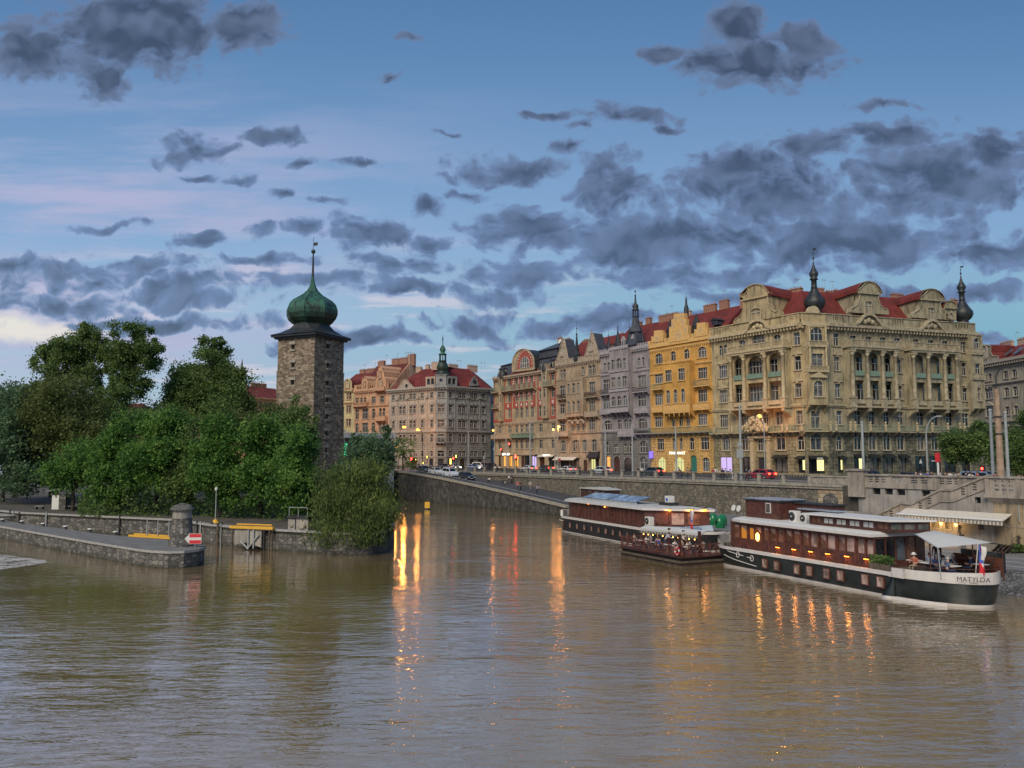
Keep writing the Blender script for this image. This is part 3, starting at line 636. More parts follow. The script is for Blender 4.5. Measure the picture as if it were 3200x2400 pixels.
class Face:
    def __init__(s, root, rootfr, ox=0.0, oy=0.0, rot=0.0):
        s.root = root; s.ox, s.oy, s.rot = ox, oy, rot
        o = rootfr.w(ox, oy, 0); s.fr = Frame(o, rootfr.rz+rot); s.ops = []; s.L = Matrix.Translation((ox, oy, 0)) @ Matrix.Rotation(rot, 4, 'Z')
    def X(s, px, py=1350, y=0.0): return s.fr.xz(px, py, y)[0]
    def Z(s, py, px, y=0.0): return s.fr.xz(px, py, y)[1]-0.0
    def put(s, m, name, parent=None): return m.build(name, parent or s.root, tuple(s.L.translation), s.rot) if parent is None else m.build(name, parent)
    def win(s, cx, z0, w, h, kind='std', arch=0, sur='f', sm='stone', gm=None, fm='frame', y=0.0, op=True, sc=1.0):
        gm = gm or rnd.choice(['g1', 'g1', 'g1', 'g3', 'g2'])
        w = round(w*5)/5; h = round(h*5)/5
        f, p = wunit(w, h, kind, arch, gm, fm)
        o = link('window', f, s.root, tuple(s.L @ Vector((cx, y, z0))), s.rot)
        link('pane', p, o)
        if sur: link('surround', surround(w, h, sur, sm, arch), o)
        if op: s.ops.append((cx, w, z0, z0+h, arch))
        return o
    def grid(s, cols, rows, ref, w, y=0.0, colpy=1350, **kw):
        """cols: px list; rows: (ytop,ybottom) measured at px ref"""
        for a, b in rows:
            z1 = s.Z(a, ref, y); z0 = s.Z(b, ref, y)
            for c in cols: s.win(s.X(c, (a+b)/2, y), z0, w, z1-z0, y=y, **kw)
    def wall(s, x0, x1, z1, mat, mat2=None, zs=None, depth=.3, z0=-.1, name='wall'):
        m = MB(); holed(m, x0, x1, z0, z1, s.ops, M[mat], 0, depth, M[mat], M[mat2] if mat2 else None, zs); return s.put(m, name)
    def band(s, x0, x1, z, h, d, mat, name='cornice', dent=0.0):
        m = MB(); m.box(x0, x1, -d, -.002, z, z+h, M[mat]); m.box(x0, x1, -d*.6, -.002, z-h*.7, z-.002, M[mat])
        if dent:
            x = x0+.1
            while x < x1-.2: m.box(x, x+.22, -d*.85, -d*.6-.002, z-h*.7-.2, z-.003, M[mat]); x += dent
        return s.put(m, name)
    def balcony(s, x0, x1, z, d=1.1, kind='iron', mat='stone', h=1.0, y=0.0, im='iron', name='balcony'):
        m = MB(); m.box(x0, x1, y-d, y-.003, z-.18, z, M[mat]); 
        n = max(2, int((x1-x0)/1.5))
        for i in range(n+1): x = x0+.15+(x1-x0-.3)*i/n; m.exx([(y-.003, z-.9), (y-.003, z-.181), (y-d*.85, z-.181), (y-d*.8, z-.4)], x-.1, x+.1, M[mat])
        if kind == 'iron':
            k = M[im]
            m.box(x0, x1, y-d, y-d+.04, z+h-.05, z+h, k); m.box(x0, x1, y-d, y-d+.04, z+.1, z+.14, k)
            x = x0
            while x < x1: m.box(x, x+.025, y-d+.005, y-d+.03, z, z+h, k); x += .14
            for xx in (x0, x1-.04): m.box(xx, xx+.04, y-d, y-.01, z+h-.05, z+h, k)
        elif kind == 'solid':
            m.box(x0, x1, y-d, y-d+.15, z, z+h, M[mat]); m.box(x0, x0+.15, y-d+.151, y-.01, z, z+h, M[mat]); m.box(x1-.15, x1, y-d+.151, y-.01, z, z+h, M[mat]); m.box(x0-.06, x1+.06, y-d-.06, y-d+.21, z+h, z+h+.1, M[mat])
            n = max(1, int((x1-x0)/1.1))
            for i in range(n): a = x0+(x1-x0)*i/n+.2; b = x0+(x1-x0)*(i+1)/n-.2; m.box(a, b, y-d-.05, y-d-.003, z+.18, z+h-.2, M[mat])
        else:
            m.box(x0-.05, x1+.05, y-d-.05, y-d+.2, z+h-.12, z+h, M[mat]); m.box(x0, x1, y-d, y-d+.15, z, z+.15, M[mat])
            x = x0+.3
            while x < x1-.2: m.box(x, x+.1, y-d+.02, y-d+.14, z+.15, z+h-.12, M[mat]); x += .26
            n = max(1, int((x1-x0)/2.4))
            for i in range(n+1): x = x0+(x1-x0-.3)*i/n; m.box(x, x+.3, y-d-.03, y-d+.22, z+.15, z+h-.121, M[mat])
            for xx in (x0, x1-.15): m.box(xx, xx+.15, y-d+.201, y-.01, z, z+h, M[mat])
        return s.put(m, name)
    def bay(s, x0, x1, z0, z1, d, mat, wins, name='oriel', corbel=True, crenel=None, skirt=None):
        """wins: (cx,z0,w,h,kw)"""
        m = MB(); ops = []
        for cx, a, w, h, kw in wins:
            s.win(cx, a, w, h, y=-d, op=False, **kw); ops.append((cx, round(w*5)/5, a, a+round(h*5)/5, kw.get('arch', 0)))
        holed(m, x0, x1, z0, z1, ops, M[mat], -d, .3)
        m.quad((x0, 0, z0), (x0, -d, z0), (x0, -d, z1), (x0, 0, z1), M[mat]); m.quad((x1, -d, z0), (x1, 0, z0), (x1, 0, z1), (x1, -d, z1), M[mat])
        m.quad((x0, -d, z1), (x1, -d, z1), (x1, 0, z1), (x0, 0, z1), M[mat]); m.quad((x0, 0, z0), (x1, 0, z0), (x1, -d, z0), (x0, -d, z0), M[mat])
        m.box(x0-.12, x1+.12, -d-.12, -d-.003, z1-.25, z1, M[mat]); m.box(x0-.1, x1+.1, -d-.1, -d-.003, z0, z0+.22, M[mat])
        if corbel:
            n = max(2, int((x1-x0)/1.4))
            for i in range(n+1):
                x = x0+.15+(x1-x0-.3)*i/n; m.exx([(-.003, z0-1.5), (-.003, z0-.003), (-d, z0-.003), (-d*.9, z0-.3), (-d*.5, z0-.7)], x-.15, x+.15, M[mat])
        if crenel:
            x = x0
            while x < x1-.3: m.box(x, x+.5, -d-.05, -d+.2, z1, z1+crenel, M[mat]); x += .85
        return s.put(m, name)
    def gable(s, pxs, y0, y1, mat, name='gable', y=0.0, side=None, trim=None):
        pl = [s.fr.xz(a, b, y) for a, b in pxs]; pl = [(p[0], p[1]) for p in pl]
        m = MB(); area = sum(pl[i][0]*pl[(i+1) % len(pl)][1]-pl[(i+1) % len(pl)][0]*pl[i][1] for i in range(len(pl)))
        if area < 0: pl = pl[::-1]
        n = len(pl); m.add([(p[0], y0, p[1]) for p in pl], [tuple(range(n))], M[mat])
        m.add([(p[0], y0, p[1]) for p in pl]+[(p[0], y1, p[1]) for p in pl], [(i, (i+1) % n, n+(i+1) % n, n+i) for i in range(n)], M[side or mat])
        m.add([(p[0], y1, p[1]) for p in pl], [tuple(range(n-1, -1, -1))], M[side or mat])
        if trim:
            for i in range(n):
                a, b = pl[i], pl[(i+1) % n]
                if min(a[1], b[1]) <= min(p[1] for p in pl)+.05 and abs(a[1]-b[1]) < .1: continue
                m.tube((a[0], y0-.05, a[1]), (b[0], y0-.05, b[1]), trim, trim, M[mat], 5, False)
        return s.put(m, name), pl
    def roof(s, x0, x1, z, y0, zr, yr, mat='tile', hipl=0.0, hipr=0.0, back=None, name='roof'):
        """slope from the eave (y0,z) up to a ridge (yr,zr) and down again"""
        yb = back if back is not None else 2*yr-y0
        v = [(x0, y0, z), (x1, y0, z), (x1-hipr, yr, zr), (x0+hipl, yr, zr), (x1, yb, z), (x0, yb, z)]
        m = MB(); m.add(v, [(0, 1, 2, 3), (4, 5, 3, 2), (1, 4, 2), (5, 0, 3), (0, 5, 4, 1)], M[mat]); return s.put(m, name)
    def box(s, x0, x1, y0, y1, z0, z1, mat, name, parent=None):
        m = MB(); m.box(x0, x1, y0, y1, z0, z1, M[mat]); return s.put(m, name)
    def chimney(s, x, y, z, w=1.6, h=1.8, roof=None, mat='chimney', d=.7):
        m = MB(); m.box(x-w/2, x+w/2, y, y+d, z, z+h, M[mat]); m.box(x-w/2-.08, x+w/2+.08, y-.08, y+d+.08, z+h, z+h+.15, M[mat])
        n = max(1, int(w/.5))
        for i in range(n): xx = x-w/2+w*(i+.5)/n; m.tube((xx, y+d/2, z+h+.15), (xx, y+d/2, z+h+.5), .11, .09, M['chimney'], 6)
        return m.build('chimney', roof) if (roof and s.rot == 0 and False) else s.put(m, 'chimney')
    def aerial(s, x, y, z, h=2.2):
        m = MB(); m.tube((x, y, z), (x, y, z+h), .04, .03, M['steel'], 4); m.tube((x-.6, y, z+h*.85), (x+.6, y, z+h*.85), .025, .025, M['steel'], 4)
        for k in (-.5, -.2, .1, .4): m.tube((x+k, y-.3, z+h*.85), (x+k, y+.3, z+h*.85), .02, .02, M['steel'], 4)
        return s.put(m, 'aerial')
    def dormer(s, x, y, z, w, h, mat='tile', wallm='stone', d=2.0):
        m = MB(); m.box(x-w/2, x+w/2, y, y+d, z, z+h, M[wallm]); m.ex([(x-w/2-.2, z+h), (x+w/2+.2, z+h), (x, z+h+w*.35)], y-.2, y+d, M[mat]); m.box(x-w*.32, x+w*.32, y-.04, y-.003, z+.2, z+h-.15, M['g1'])
        return s.put(m, 'dormer')
def onion(parent, c, prof, mat, name='spire', n=14, tip=None, vane=True):
    m = MB(); m.lathe(c, prof, M[mat], n)
    z = c[2]+prof[-1][1]
    if tip:
        m.tube((c[0], c[1], z), (c[0], c[1], z+tip), .06, .03, M['iron'], 5); m.ball((c[0], c[1], z+tip*.25), .2, M[mat], 8, 5); m.ball((c[0], c[1], z+tip*.6), .12, M[mat], 8, 5)
        if vane: m.box(c[0], c[0]+.6, c[1]-.02, c[1]+.02, z+tip*.8, z+tip*.95, M['iron'])
    return m.build(name, parent)
def textmesh(txt, size, mat, name='lettering', depth=.01, font_bold=False):
    cu = bpy.data.curves.new('t', 'FONT'); cu.body = txt; cu.size = size; cu.extrude = depth; cu.align_x = 'CENTER'; cu.align_y = 'CENTER'; cu.resolution_u = 3
    if font_bold: cu.offset = size*.03
    o = bpy.data.objects.new('t', cu); COL.objects.link(o); bpy.context.view_layer.update()
    me = bpy.data.meshes.new_from_object(o.evaluated_get(bpy.context.evaluated_depsgraph_get())); bpy.data.objects.remove(o); bpy.data.curves.remove(cu)
    me.name = name; me.materials.clear(); me.materials.append(M[mat]); return me
def sign_on(face, px, py, txt, size, mat, board=None, bw=None, bh=None, y=-.12, name='sign'):
    x, z = face.fr.xz(px, py, y)
    if board:
        m = MB(); m.box(x-bw/2, x+bw/2, y, y+.1, z-bh/2, z+bh/2, M[board]); b = face.put(m, name)
        o = link('lettering', textmesh(txt, size, mat), b, (x, y-.03, z), rot=(R(90), 0, 0))
    else:
        o = link('lettering', textmesh(txt, size, mat), face.root, tuple(face.L @ Vector((x, y, z))), rot=(R(90), 0, face.rot))
    return o
# ---------------------------------------------------------------- the row of houses along the embankment
M.update(
 c1=stucco('beige_render', (.42, .335, .215), .35), c1r=plain('red_render', (.33, .075, .05), .85, .15), c1g=plain('green_iron', (.17, .25, .19), .7, .2),
 c2=stucco('sand_render', (.42, .31, .205), .4), c2t=plain('sand_trim', (.37, .30, .22), .9, .25, 2.0),
 c3=stucco('lavender_render', (.32, .285, .29), .35), c3t=plain('lavender_trim', (.34, .31, .32), .9, .22, 2.0), c3s=stucco('grey_stone', (.22, .205, .19), .4, course=.45),
 c4=stucco('yellow_render', (.62, .335, .08), .25, (.25, .15, .05)), c4t=plain('yellow_trim', (.66, .40, .14), .85, .12, 2.0), c4s=stucco('yellow_banded_render', (.64, .39, .13), .3, (.2, .12, .05), course=.6),
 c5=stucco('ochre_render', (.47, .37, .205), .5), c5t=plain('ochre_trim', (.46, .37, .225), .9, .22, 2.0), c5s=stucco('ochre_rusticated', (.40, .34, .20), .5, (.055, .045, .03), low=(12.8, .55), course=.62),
 c5r=stucco('shaded_ochre_render', (.36, .31, .20), .5, (.05, .05, .04)), c5rt=plain('shaded_ochre_trim', (.34, .29, .195), .9, .3, 1.5), c5rs=stucco('shaded_sooty_rusticated', (.27, .26, .17), .6, (.035, .035, .03), low=(14.5, .8), course=.62),  # right face of the corner house: ochre darkened, its shade put in the colour
 c6=stucco('cool_grey_render', (.28, .285, .275), .35), c6t=plain('cool_grey_trim', (.25, .255, .24), .9, .2), c6s=stucco('grey_rusticated', (.25, .25, .23), .35, course=.6), c6w=stucco('lamplit_grey_render', (.47, .375, .29), .3), c6wt=plain('lamplit_grey_trim', (.36, .32, .27), .9, .2), c6ws=stucco('lamplit_rusticated', (.38, .33, .27), .35, course=.6),  # warm set repeats the grey with orange lamplight put into its colour
 c7=stucco('peach_render', (.58, .33, .19), .3), c7t=plain('peach_trim', (.52, .30, .18), .9, .2), c8=stucco('pale_yellow_render', (.56, .47, .25), .3), c9=stucco('pale_stone_render', (.40, .35, .27), .35), c9t=plain('pale_stone_trim', (.40, .35, .28), .9, .2),
)
def house(name, label, px0, px1):
    t0, t1 = tt(px0, FN, 1430), tt(px1, FN, 1430)
    o = nt(FN, t0, STREET); r = thing(name, label, 'building', o, QA, 'houses along the embankment street')
    fr = Frame(o, QA); return r, Face(r, fr), t1-t0
def block(F, L, z, mat, depth=14.0):
    """side, rear and top of the house body behind the front wall"""
    m = MB(); m.add([(0, .35, -.1), (L, .35, -.1), (L, depth, -.1), (0, depth, -.1), (0, .35, z), (L, .35, z), (L, depth, z), (0, depth, z)], [(4, 5, 6, 7), (1, 2, 6, 5), (2, 3, 7, 6), (3, 0, 4, 7), (0, 1, 5, 4)], M[mat])
    m.quad((0, .35, -.1), (0, 0, -.1), (0, 0, z), (0, .35, z), M[mat]); m.quad((L, 0, -.1), (L, .35, -.1), (L, .35, z), (L, 0, z), M[mat]); m.quad((0, 0, z), (L, 0, z), (L, .35, z), (0, .35, z), M[mat])
    F.put(m, 'house_body')
def fx(x): return 1500+.3737*x
def fy(y): return 900+.3737*y
def shop(F, x0, x1, z0, z1, gm, name='shop_window', awn=None, am='black'):
    cx = (x0+x1)/2; w = round((x1-x0)*5)/5; h = round((z1-z0)*5)/5
    F.ops.append((cx, w, z0, z0+h, 0)); m = MB()
    m.box(cx-w/2, cx+w/2, .12, .2, z0, z0+.15, M['black']); m.box(cx-w/2, cx+w/2, .12, .2, z0+h-.12, z0+h, M['black'])
    for x in (cx-w/2, cx, cx+w/2-.07): m.box(x, x+.07, .13, .2, z0+.15, z0+h-.12, M['black'])
    o = F.put(m, name); p = MB(); p.quad((cx-w/2, .24, z0), (cx+w/2, .24, z0), (cx+w/2, .24, z0+h), (cx-w/2, .24, z0+h), M['g1' if gm == 'litw' else gm]); p.build('pane', o)
    if gm == 'litw': p = MB(); p.quad((cx+.05, .22, z0+.5), (cx+w/2-.12, .22, z0+.5), (cx+w/2-.12, .22, z0+h-.4), (cx+.05, .22, z0+h-.4), M[gm]); p.build('lit_display', o)
    if awn: a = MB(); a.exx([(-.003, z0+h+.35), (-.9, z0+h-.1), (-.9, z0+h-.3), (-.82, z0+h-.3), (-.003, z0+h+.2)], x0-.1, x1+.1, M[am]); F.put(a, 'shop_awning')
    return o
def doorway(F, cx, w, h, mat='wood', arch=0, z0=0.0):
    w = round(w*5)/5; h = round(h*5)/5; F.ops.append((cx, w, z0, z0+h, arch)); m = MB(); m.box(cx-w/2, cx+w/2, .2, .27, z0, z0+h, M[mat])
    for i in (0, 1): m.box(cx-w/2+.12+i*w/2, cx-.12+i*w/2, .17, .199, z0+.3, z0+h*.6, M[mat])
    o = F.put(m, 'door'); k = MB(); k.ball((cx+.12, .14, z0+1.1), .05, M['steel'], 6, 4); k.build('handle', o)
# ---- house 1: red panels, round gable, green balcony
r, F, L = house('art_nouveau_house', 'beige and red house with big round gable and long green balcony beside the side street', 1545, 1740)
zc = F.Z(fy(690), fx(560)); zr = [(fy(a), fy(b)) for a, b in ((737, 805), (872, 945), (1005, 1085))]
cols = [fx(x) for x in (307, 348, 392, 436)]
F.grid(cols, zr, fx(350), 1.4, kind='cross', sur='', sm='c2t'); F.grid(cols, [(fy(1150), fy(1210)), (fy(1275), fy(1345))], fx(350), 1.4, kind='cross', sur='l', sm='c2t')
oth = [fx(x) for x in (165, 250, 508, 612)]
F.grid(oth, zr[1:]+[(fy(1150), fy(1210)), (fy(1275), fy(1345))], fx(350), 1.7, kind='cross', sur='', sm='c2t'); F.grid(oth, zr[:1], fx(350), 1.9, kind='tri', arch=.4, sur='', sm='c2t')
zs0 = F.Z(fy(1498), fx(350)); zs1 = F.Z(fy(1400), fx(350)); zs0 = max(.25, zs0)
for x, w, g in ((210, 1.9, 'lito'), (253, 1.9, 'lito'), (305, 1.9, 'lito'), (452, 2.2, 'litp')): c = F.X(fx(x), fy(1450)); shop(F, c-w/2, c+w/2, zs0, zs1, g)
for x, w, g in ((165, 1.2, 'gb'), (400, 3.2, 'g1'), (520, 2.2, 'gb'), (600, 2.6, 'g1')): c = F.X(fx(x), fy(1450)); shop(F, c-w/2, c+w/2, zs0, zs1, g, awn=x in (520, 600), am='cream')
c = F.X(fx(358), fy(1450)); doorway(F, c, 1.8, zs1-.3, 'wood')
F.wall(0, L, zc, 'c1'); block(F, L, zc, 'c1')
# red panels with white studs
m = MB(); w_ = M['white']; rd = M['c1r']
def X1(x, y=1000): return F.X(fx(x), fy(y))
def Z1(y, x=350): return F.Z(fy(y), fx(x))
def studs(x, z0, z1, n, s=.17):
    for i in range(n): z = z0+(z1-z0)*(i+.5)/n; m.box(x-s, x+s, -.16, -.101, z-s, z+s, w_)
cx = [F.X(c, fy(800)) for c in cols]; half = (cx[1]-cx[0])/2
for i in range(5):
    x = cx[0]-half+i*2*half; m.box(x-.55, x+.55, -.1, -.003, Z1(1000 if i in (0, 4) else 910), Z1(700), rd); studs(x, Z1(905), Z1(850), 3); studs(x, Z1(800), Z1(710), 5)
for x in cx: m.box(x-.7, x+.7, -.08, -.003, Z1(1000), Z1(950), rd); m.box(x-.25, x+.25, -.14, -.081, Z1(985), Z1(963), w_); m.box(x-.7, x+.7, -.08, -.003, Z1(732), Z1(700), rd)
for q, (xa, xb) in enumerate(((115, 188), (205, 268), (482, 532), (588, 636))):
    a, b = X1(xa), X1(xb); zz = 0 if q > 1 else -6
    for wa, wb in ((a, a+.42), (b-.42, b)): m.box(wa, wb, -.09, -.003, Z1(1110), Z1(700), rd)
    for ya, yb in ((1000, 950), (1112, 1088), (868, 850), (738, 712)): m.box(a+.42, b-.42, -.09, -.003, Z1(ya), Z1(yb), rd)
    m.box((a+b)/2-.35, (a+b)/2+.35, -.15, -.091, Z1(988), Z1(962), w_); m.box((a+b)/2-.15, (a+b)/2+.15, -.17, -.151, Z1(980), Z1(970), rd)
F.put(m, 'red_panels')
F.balcony(X1(205, 830), X1(478, 830), Z1(848), 1.3, 'iron', 'c1', 1.25, im='c1g', name='green_balcony'); F.balcony(X1(555, 830), X1(640, 830), Z1(848), 1.3, 'iron', 'c1', 1.25, im='c1g', name='green_balcony'); F.balcony(X1(118, 830), X1(170, 830), Z1(848), 1.2, 'iron', 'c1', 1.1, im='c1g', name='green_balcony')
F.balcony(X1(118, 980), X1(172, 980), Z1(985), 1.0, 'iron', 'c1', 1.0, im='c1g'); F.balcony(X1(285, 1240), X1(450, 1240), Z1(1246), 1.1, 'balusters', 'c1g', 1.0)
F.balcony(X1(116, 1240), X1(275, 1240), Z1(1250), 1.0, 'solid', 'c2t', .9); F.band(0, L, Z1(1258), .3, .35, 'c2t', 'belt'); F.band(0, L, Z1(1128), .3, .3, 'c2t', 'belt', .8); F.band(0, L, zc-.25, .45, .8, 'c2t', 'cornice', .9)
for xa, xb in ((538, 583), (180, 203)):   # slim bays
    a, b = X1(xa), X1(xb); ws = []
    for ya, yb in ((745, 800), (872, 940), (1008, 1085)): ws.append(((a+b)/2, Z1(yb), min(1.0, (b-a)*.6), Z1(ya)-Z1(yb), dict(kind='one', sur='')))
    F.bay(a, b, Z1(1105), Z1(690)+.6, .9, 'c1', ws, 'slim_bay', False)
g, pl = F.gable([(fx(283), fy(700)), (fx(283), fy(620)), (fx(292), fy(580)), (fx(310), fy(548)), (fx(335), fy(524)), (fx(365), fy(513)), (fx(395), fy(516)), (fx(425), fy(535)), (fx(448), fy(565)), (fx(462), fy(600)), (fx(466), fy(680))], -.35, 3.0, 'c1', 'round_gable', side='lead', trim=.22)
cx0, cz0 = (F.fr.xz(fx(374), fy(668), -.4)); m = MB()
for ro, ri, mt, d in ((1.0, .62, 'c1r', -.42), ):
    a = arcpts(2*3.9*ro, cz0, 5.1*ro, 14); c = arcpts(2*3.9*ri, cz0, 5.1*ri, 14)
    for i in range(14): m.ex([(cx0+c[i][0], c[i][1]), (cx0+c[i+1][0], c[i+1][1]), (cx0+a[i+1][0], a[i+1][1]), (cx0+a[i][0], a[i][1])], d, -.36, M[mt])
a = arcpts(2*3.5, cz0, 4.65, 16)
for i in range(1, 16, 1): m.box(cx0+a[i][0]-.13, cx0+a[i][0]+.13, -.47, -.421, a[i][1]-.13, a[i][1]+.13, w_)
F.put(m, 'red_arch')
wf, wp = wunit(4.4, 3.0, 'quad', .62, 'g2', 'white'); o = link('window', wf, r, tuple(F.L @ Vector((cx0, -.66, cz0)))); link('pane', wp, o)
m = MB(); z0 = zc; D = 9.0   # mansard with dark hipped top
m.add([(0, .5, z0), (L, .5, z0), (L, D, z0), (0, D, z0), (.9, 1.6, z0+3.6), (L, 1.6, z0+3.6), (L, D, z0+3.6), (.9, D, z0+3.6)], [(0, 1, 5, 4), (3, 0, 4, 7), (1, 2, 6, 5)], M['slate'])
m.add([(.4, 1.2, z0+3.6), (L, 1.2, z0+3.6), (L, D, z0+3.6), (.4, D, z0+3.6), (5.5, 5.5, z0+5.0), (L, 5.5, z0+5.0)], [(0, 1, 5, 4), (3, 0, 4), (1, 2, 5), (2, 3, 4, 5)], M['lead'])
xa = X1(455, 600); m.add([(xa, 1.4, z0+3.6), (L-1.5, 1.4, z0+3.6), (L-1.5, D, z0+3.6), (xa, D, z0+3.6), (xa, 1.4, z0+5.6), (L-1.5, 1.4, z0+5.6), (L-1.5, D, z0+5.6), (xa, D, z0+5.6)], [(0, 1, 5, 4), (3, 0, 4, 7), (1, 2, 6, 5)], M['slate'])
m.add([(xa-.5, .9, z0+5.6), (L-1, .9, z0+5.6), (L-1, D, z0+5.6), (xa-.5, D, z0+5.6), ((xa+L)/2, 5, z0+7.8)], [(0, 1, 4), (1, 2, 4), (2, 3, 4), (3, 0, 4)], M['slate']); F.put(m, 'mansard_roof')
for x in (1.9, 4.0, L-3.4, L-1.2): F.dormer(x, .8, z0+.5, 1.3, 1.9, 'lead', 'c2t', 1.6)
for x in (X1(200, 700), X1(558, 640)): m = MB(); m.lathe((x, -.3, zc-.2), [(1.1, 0), (1.15, .9), (.9, 1.7), (.3, 2.2), (.05, 2.5)], M['lead'], 10); F.put(m, 'bay_dome')
F.chimney(L-4.5, 4, z0+7, 1.4, 1.6); F.chimney(L-1.0, 4, z0+6, 1.6, 2.0, mat='chimneyp'); F.aerial(L-6, 4, z0+7, 2.6)
m = MB(); dz = z0+7.6; m.M = Matrix.Translation((L-3.2, 3.5, dz)) @ Matrix.Rotation(R(70), 4, 'X'); m.lathe((0, 0, 0), [(.05, 0), (.5, .1), (.65, .25)], M['white'], 12); m.M = None; m.tube((L-3.2, 3.6, dz-1.2), (L-3.2, 3.6, dz), .05, .05, M['steel'], 5); F.put(m, 'satellite_dish')
F.box(0, L, -.25, -.003, Z1(1398), Z1(1388), 'c2t', 'shop_fascia')
for xa, xb, yy, hh in ((195, 222, 1391, .55), (228, 257, 1391, .55), (532, 598, 1400, .5)):
    m = MB(); a, b = X1(xa, 1400), X1(xb, 1400); z = Z1(yy, (xa+xb)/2); n = max(3, int((b-a)/.55))
    for i in range(n): w = (b-a)/n; m.box(a+w*i, a+w*(i+.86), -.34, -.252, z-hh/2+(i % 3)*.04, z+hh/2-(i % 2)*.07, M['sign'])
    F.put(m, 'lit_sign')
F.box(X1(468, 1400), X1(488, 1400), -.4, -.252, Z1(1412, 478), Z1(1392, 478), 'black', 'shop_sign')
# ---- house 2: gothic twin gables
r, F, L = house('twin_gable_house', 'sand coloured house with two pointed gables and dark iron balconies', 1740, 1880)
def X2(x, y=1000, yy=0.0): return F.X(fx(x), fy(y), yy)
def Z2(y, x=935, yy=0.0): return F.Z(fy(y), fx(x), yy)
zc = Z2(600, 930)
for x in (680, 706): F.win(X2(x, 700), Z2(720), 1.1, Z2(645)-Z2(720), 'std', .7, 'g', 'c2t')
for x in (921, 952): F.win(X2(x, 700), Z2(720), 1.1, Z2(645)-Z2(720), 'std', .7, 'g', 'c2t')
F.win(X2(862, 690), Z2(712), 1.2, Z2(645)-Z2(712), 'std', .5, 'g', 'c2t')
for ya, yb in ((787, 878), (950, 1032), (1097, 1190)):
    for x, w in ((692, 2.4), (938, 2.4)): F.win(X2(x, (ya+yb)/2), Z2(yb), w, Z2(ya)-Z2(yb), 'tri', 0, 'f', 'c2t')
for x in (775, 822, 865): F.win(X2(x, 1170), Z2(1190), 1.3, Z2(1120)-Z2(1190), 'std', .5, 'f', 'c2t')
for x, w in ((697, 2.2), (803, 2.8), (878, 1.8), (958, 1.9)): F.win(X2(x, 1320), Z2(1365), w, Z2(1268)-Z2(1365), 'tri', .3, 'f', 'c2t')
zs0 = .2; zs1 = Z2(1425); 
for xa, xb, g in ((645, 665, 'g2'), (675, 745, 'g1'), (752, 830, 'g2'), (925, 965, 'litg'), (968, 995, 'g1')): shop(F, X2(xa, 1450), X2(xb, 1450), zs0, zs1, g)
doorway(F, X2(880, 1450), 1.6, zs1-.2, 'wood', .5)
F.wall(0, L, zc, 'c2'); block(F, L, zc, 'c2')
a, b = X2(722, 900, -1.2), X2(862, 900, -1.2); ws = []
for x in (742, 783, 822): ws.append((X2(x, 990, -1.2), Z2(1035, 800, -1.2), .95, Z2(945, 800, -1.2)-Z2(1035, 800, -1.2), dict(kind='std', arch=.6, sur='g', sm='c2t', gm=rnd.choice(['g1', 'g3']))))
for x, w in ((742, 1.0), (783, 1.1), (822, 1.0)): ws.append((X2(x, 840, -1.2), Z2(878, 800, -1.2), w, Z2(795, 800, -1.2)-Z2(878, 800, -1.2), dict(kind='cross', sur='f', sm='c2t')))
F.bay(a, b, Z2(1075, 800, -1.2), Z2(765, 800, -1.2), 1.2, 'c2', ws, 'oriel', True, .45)
m = MB(); n = 6    # zigzag tracery on the oriel
for i in range(n): x = a+(b-a)*(i+.5)/n; w = (b-a)/n/2; z = Z2(940, 800, -1.2); m.ex([(x-w, z), (x-w+.15, z), (x, z+1.6), (x+w-.15, z), (x+w, z), (x, z+2.0)], -1.3, -1.203, M['c2t'])
F.put(m, 'tracery')
m = MB()
for i in range(3):   # arches under the oriel
    x0_, x1_ = a+(b-a)*i/3, a+(b-a)*(i+1)/3; c = (x0_+x1_)/2; w = x1_-x0_; zt = Z2(1085, 800, -1.0); o_ = arcpts(w, 0, w*.5, 8); i_ = arcpts(w*.72, 0, w*.36, 8)
    for k in range(8): m.ex([(c+i_[k][0], zt-1.5+i_[k][1]), (c+i_[k+1][0], zt-1.5+i_[k+1][1]), (c+o_[k+1][0], zt-1.5+o_[k+1][1]), (c+o_[k][0], zt-1.5+o_[k][1])], -1.15, -.8, M['c2t'])
F.put(m, 'oriel_arches')
for x0_, x1_, y_, k in ((640, 712, 925, 'iron'), (872, 978, 908, 'iron'), (640, 715, 1090, 'solid'), (872, 982, 1070, 'solid'), (636, 735, 1235, 'solid')): F.balcony(X2(x0_, y_, -1), X2(x1_, y_, -1), Z2(y_, (x0_+x1_)/2, -1), 1.0, k, 'c2t', 1.05)
m = MB(); rr = random.Random(5)   # flower boxes
for x0_, x1_, y_ in ((642, 710, 905), (874, 976, 886)):
    A_, B_ = X2(x0_, y_, -1), X2(x1_, y_, -1); z = Z2(y_, (x0_+x1_)/2, -1)
    for k in range(70): c = (A_+(B_-A_)*rr.random(), -1.05-rr.random()*.3, z-.2+rr.random()*.7); q = .12; m.add([(c[0]-q, c[1], c[2]-q), (c[0]+q, c[1]-.05, c[2]-q*.6), (c[0]+q, c[1], c[2]+q), (c[0]-q, c[1]+.05, c[2]+q*.7)], [(0, 1, 2, 3)], M['dgreen'] if k % 4 else M['c1r'])
F.put(m, 'balcony_plants')
F.band(0, L, Z2(738, 930), .2, .2, 'c2t', 'belt'); F.band(0, L, Z2(1210), .25, .3, 'c2t', 'belt'); F.band(0, L, zc-.3, .35, .5, 'c2t', 'cornice', .7)
m = MB(); x = 0
while x < L: m.box(x, min(L, x+.55), -.45, -.15, zc+.05, zc+1.15, M['c2t']); x += .95
m.box(0, L, -.4, -.2, zc+.05, zc+.6, M['c2t']); F.put(m, 'battlement')
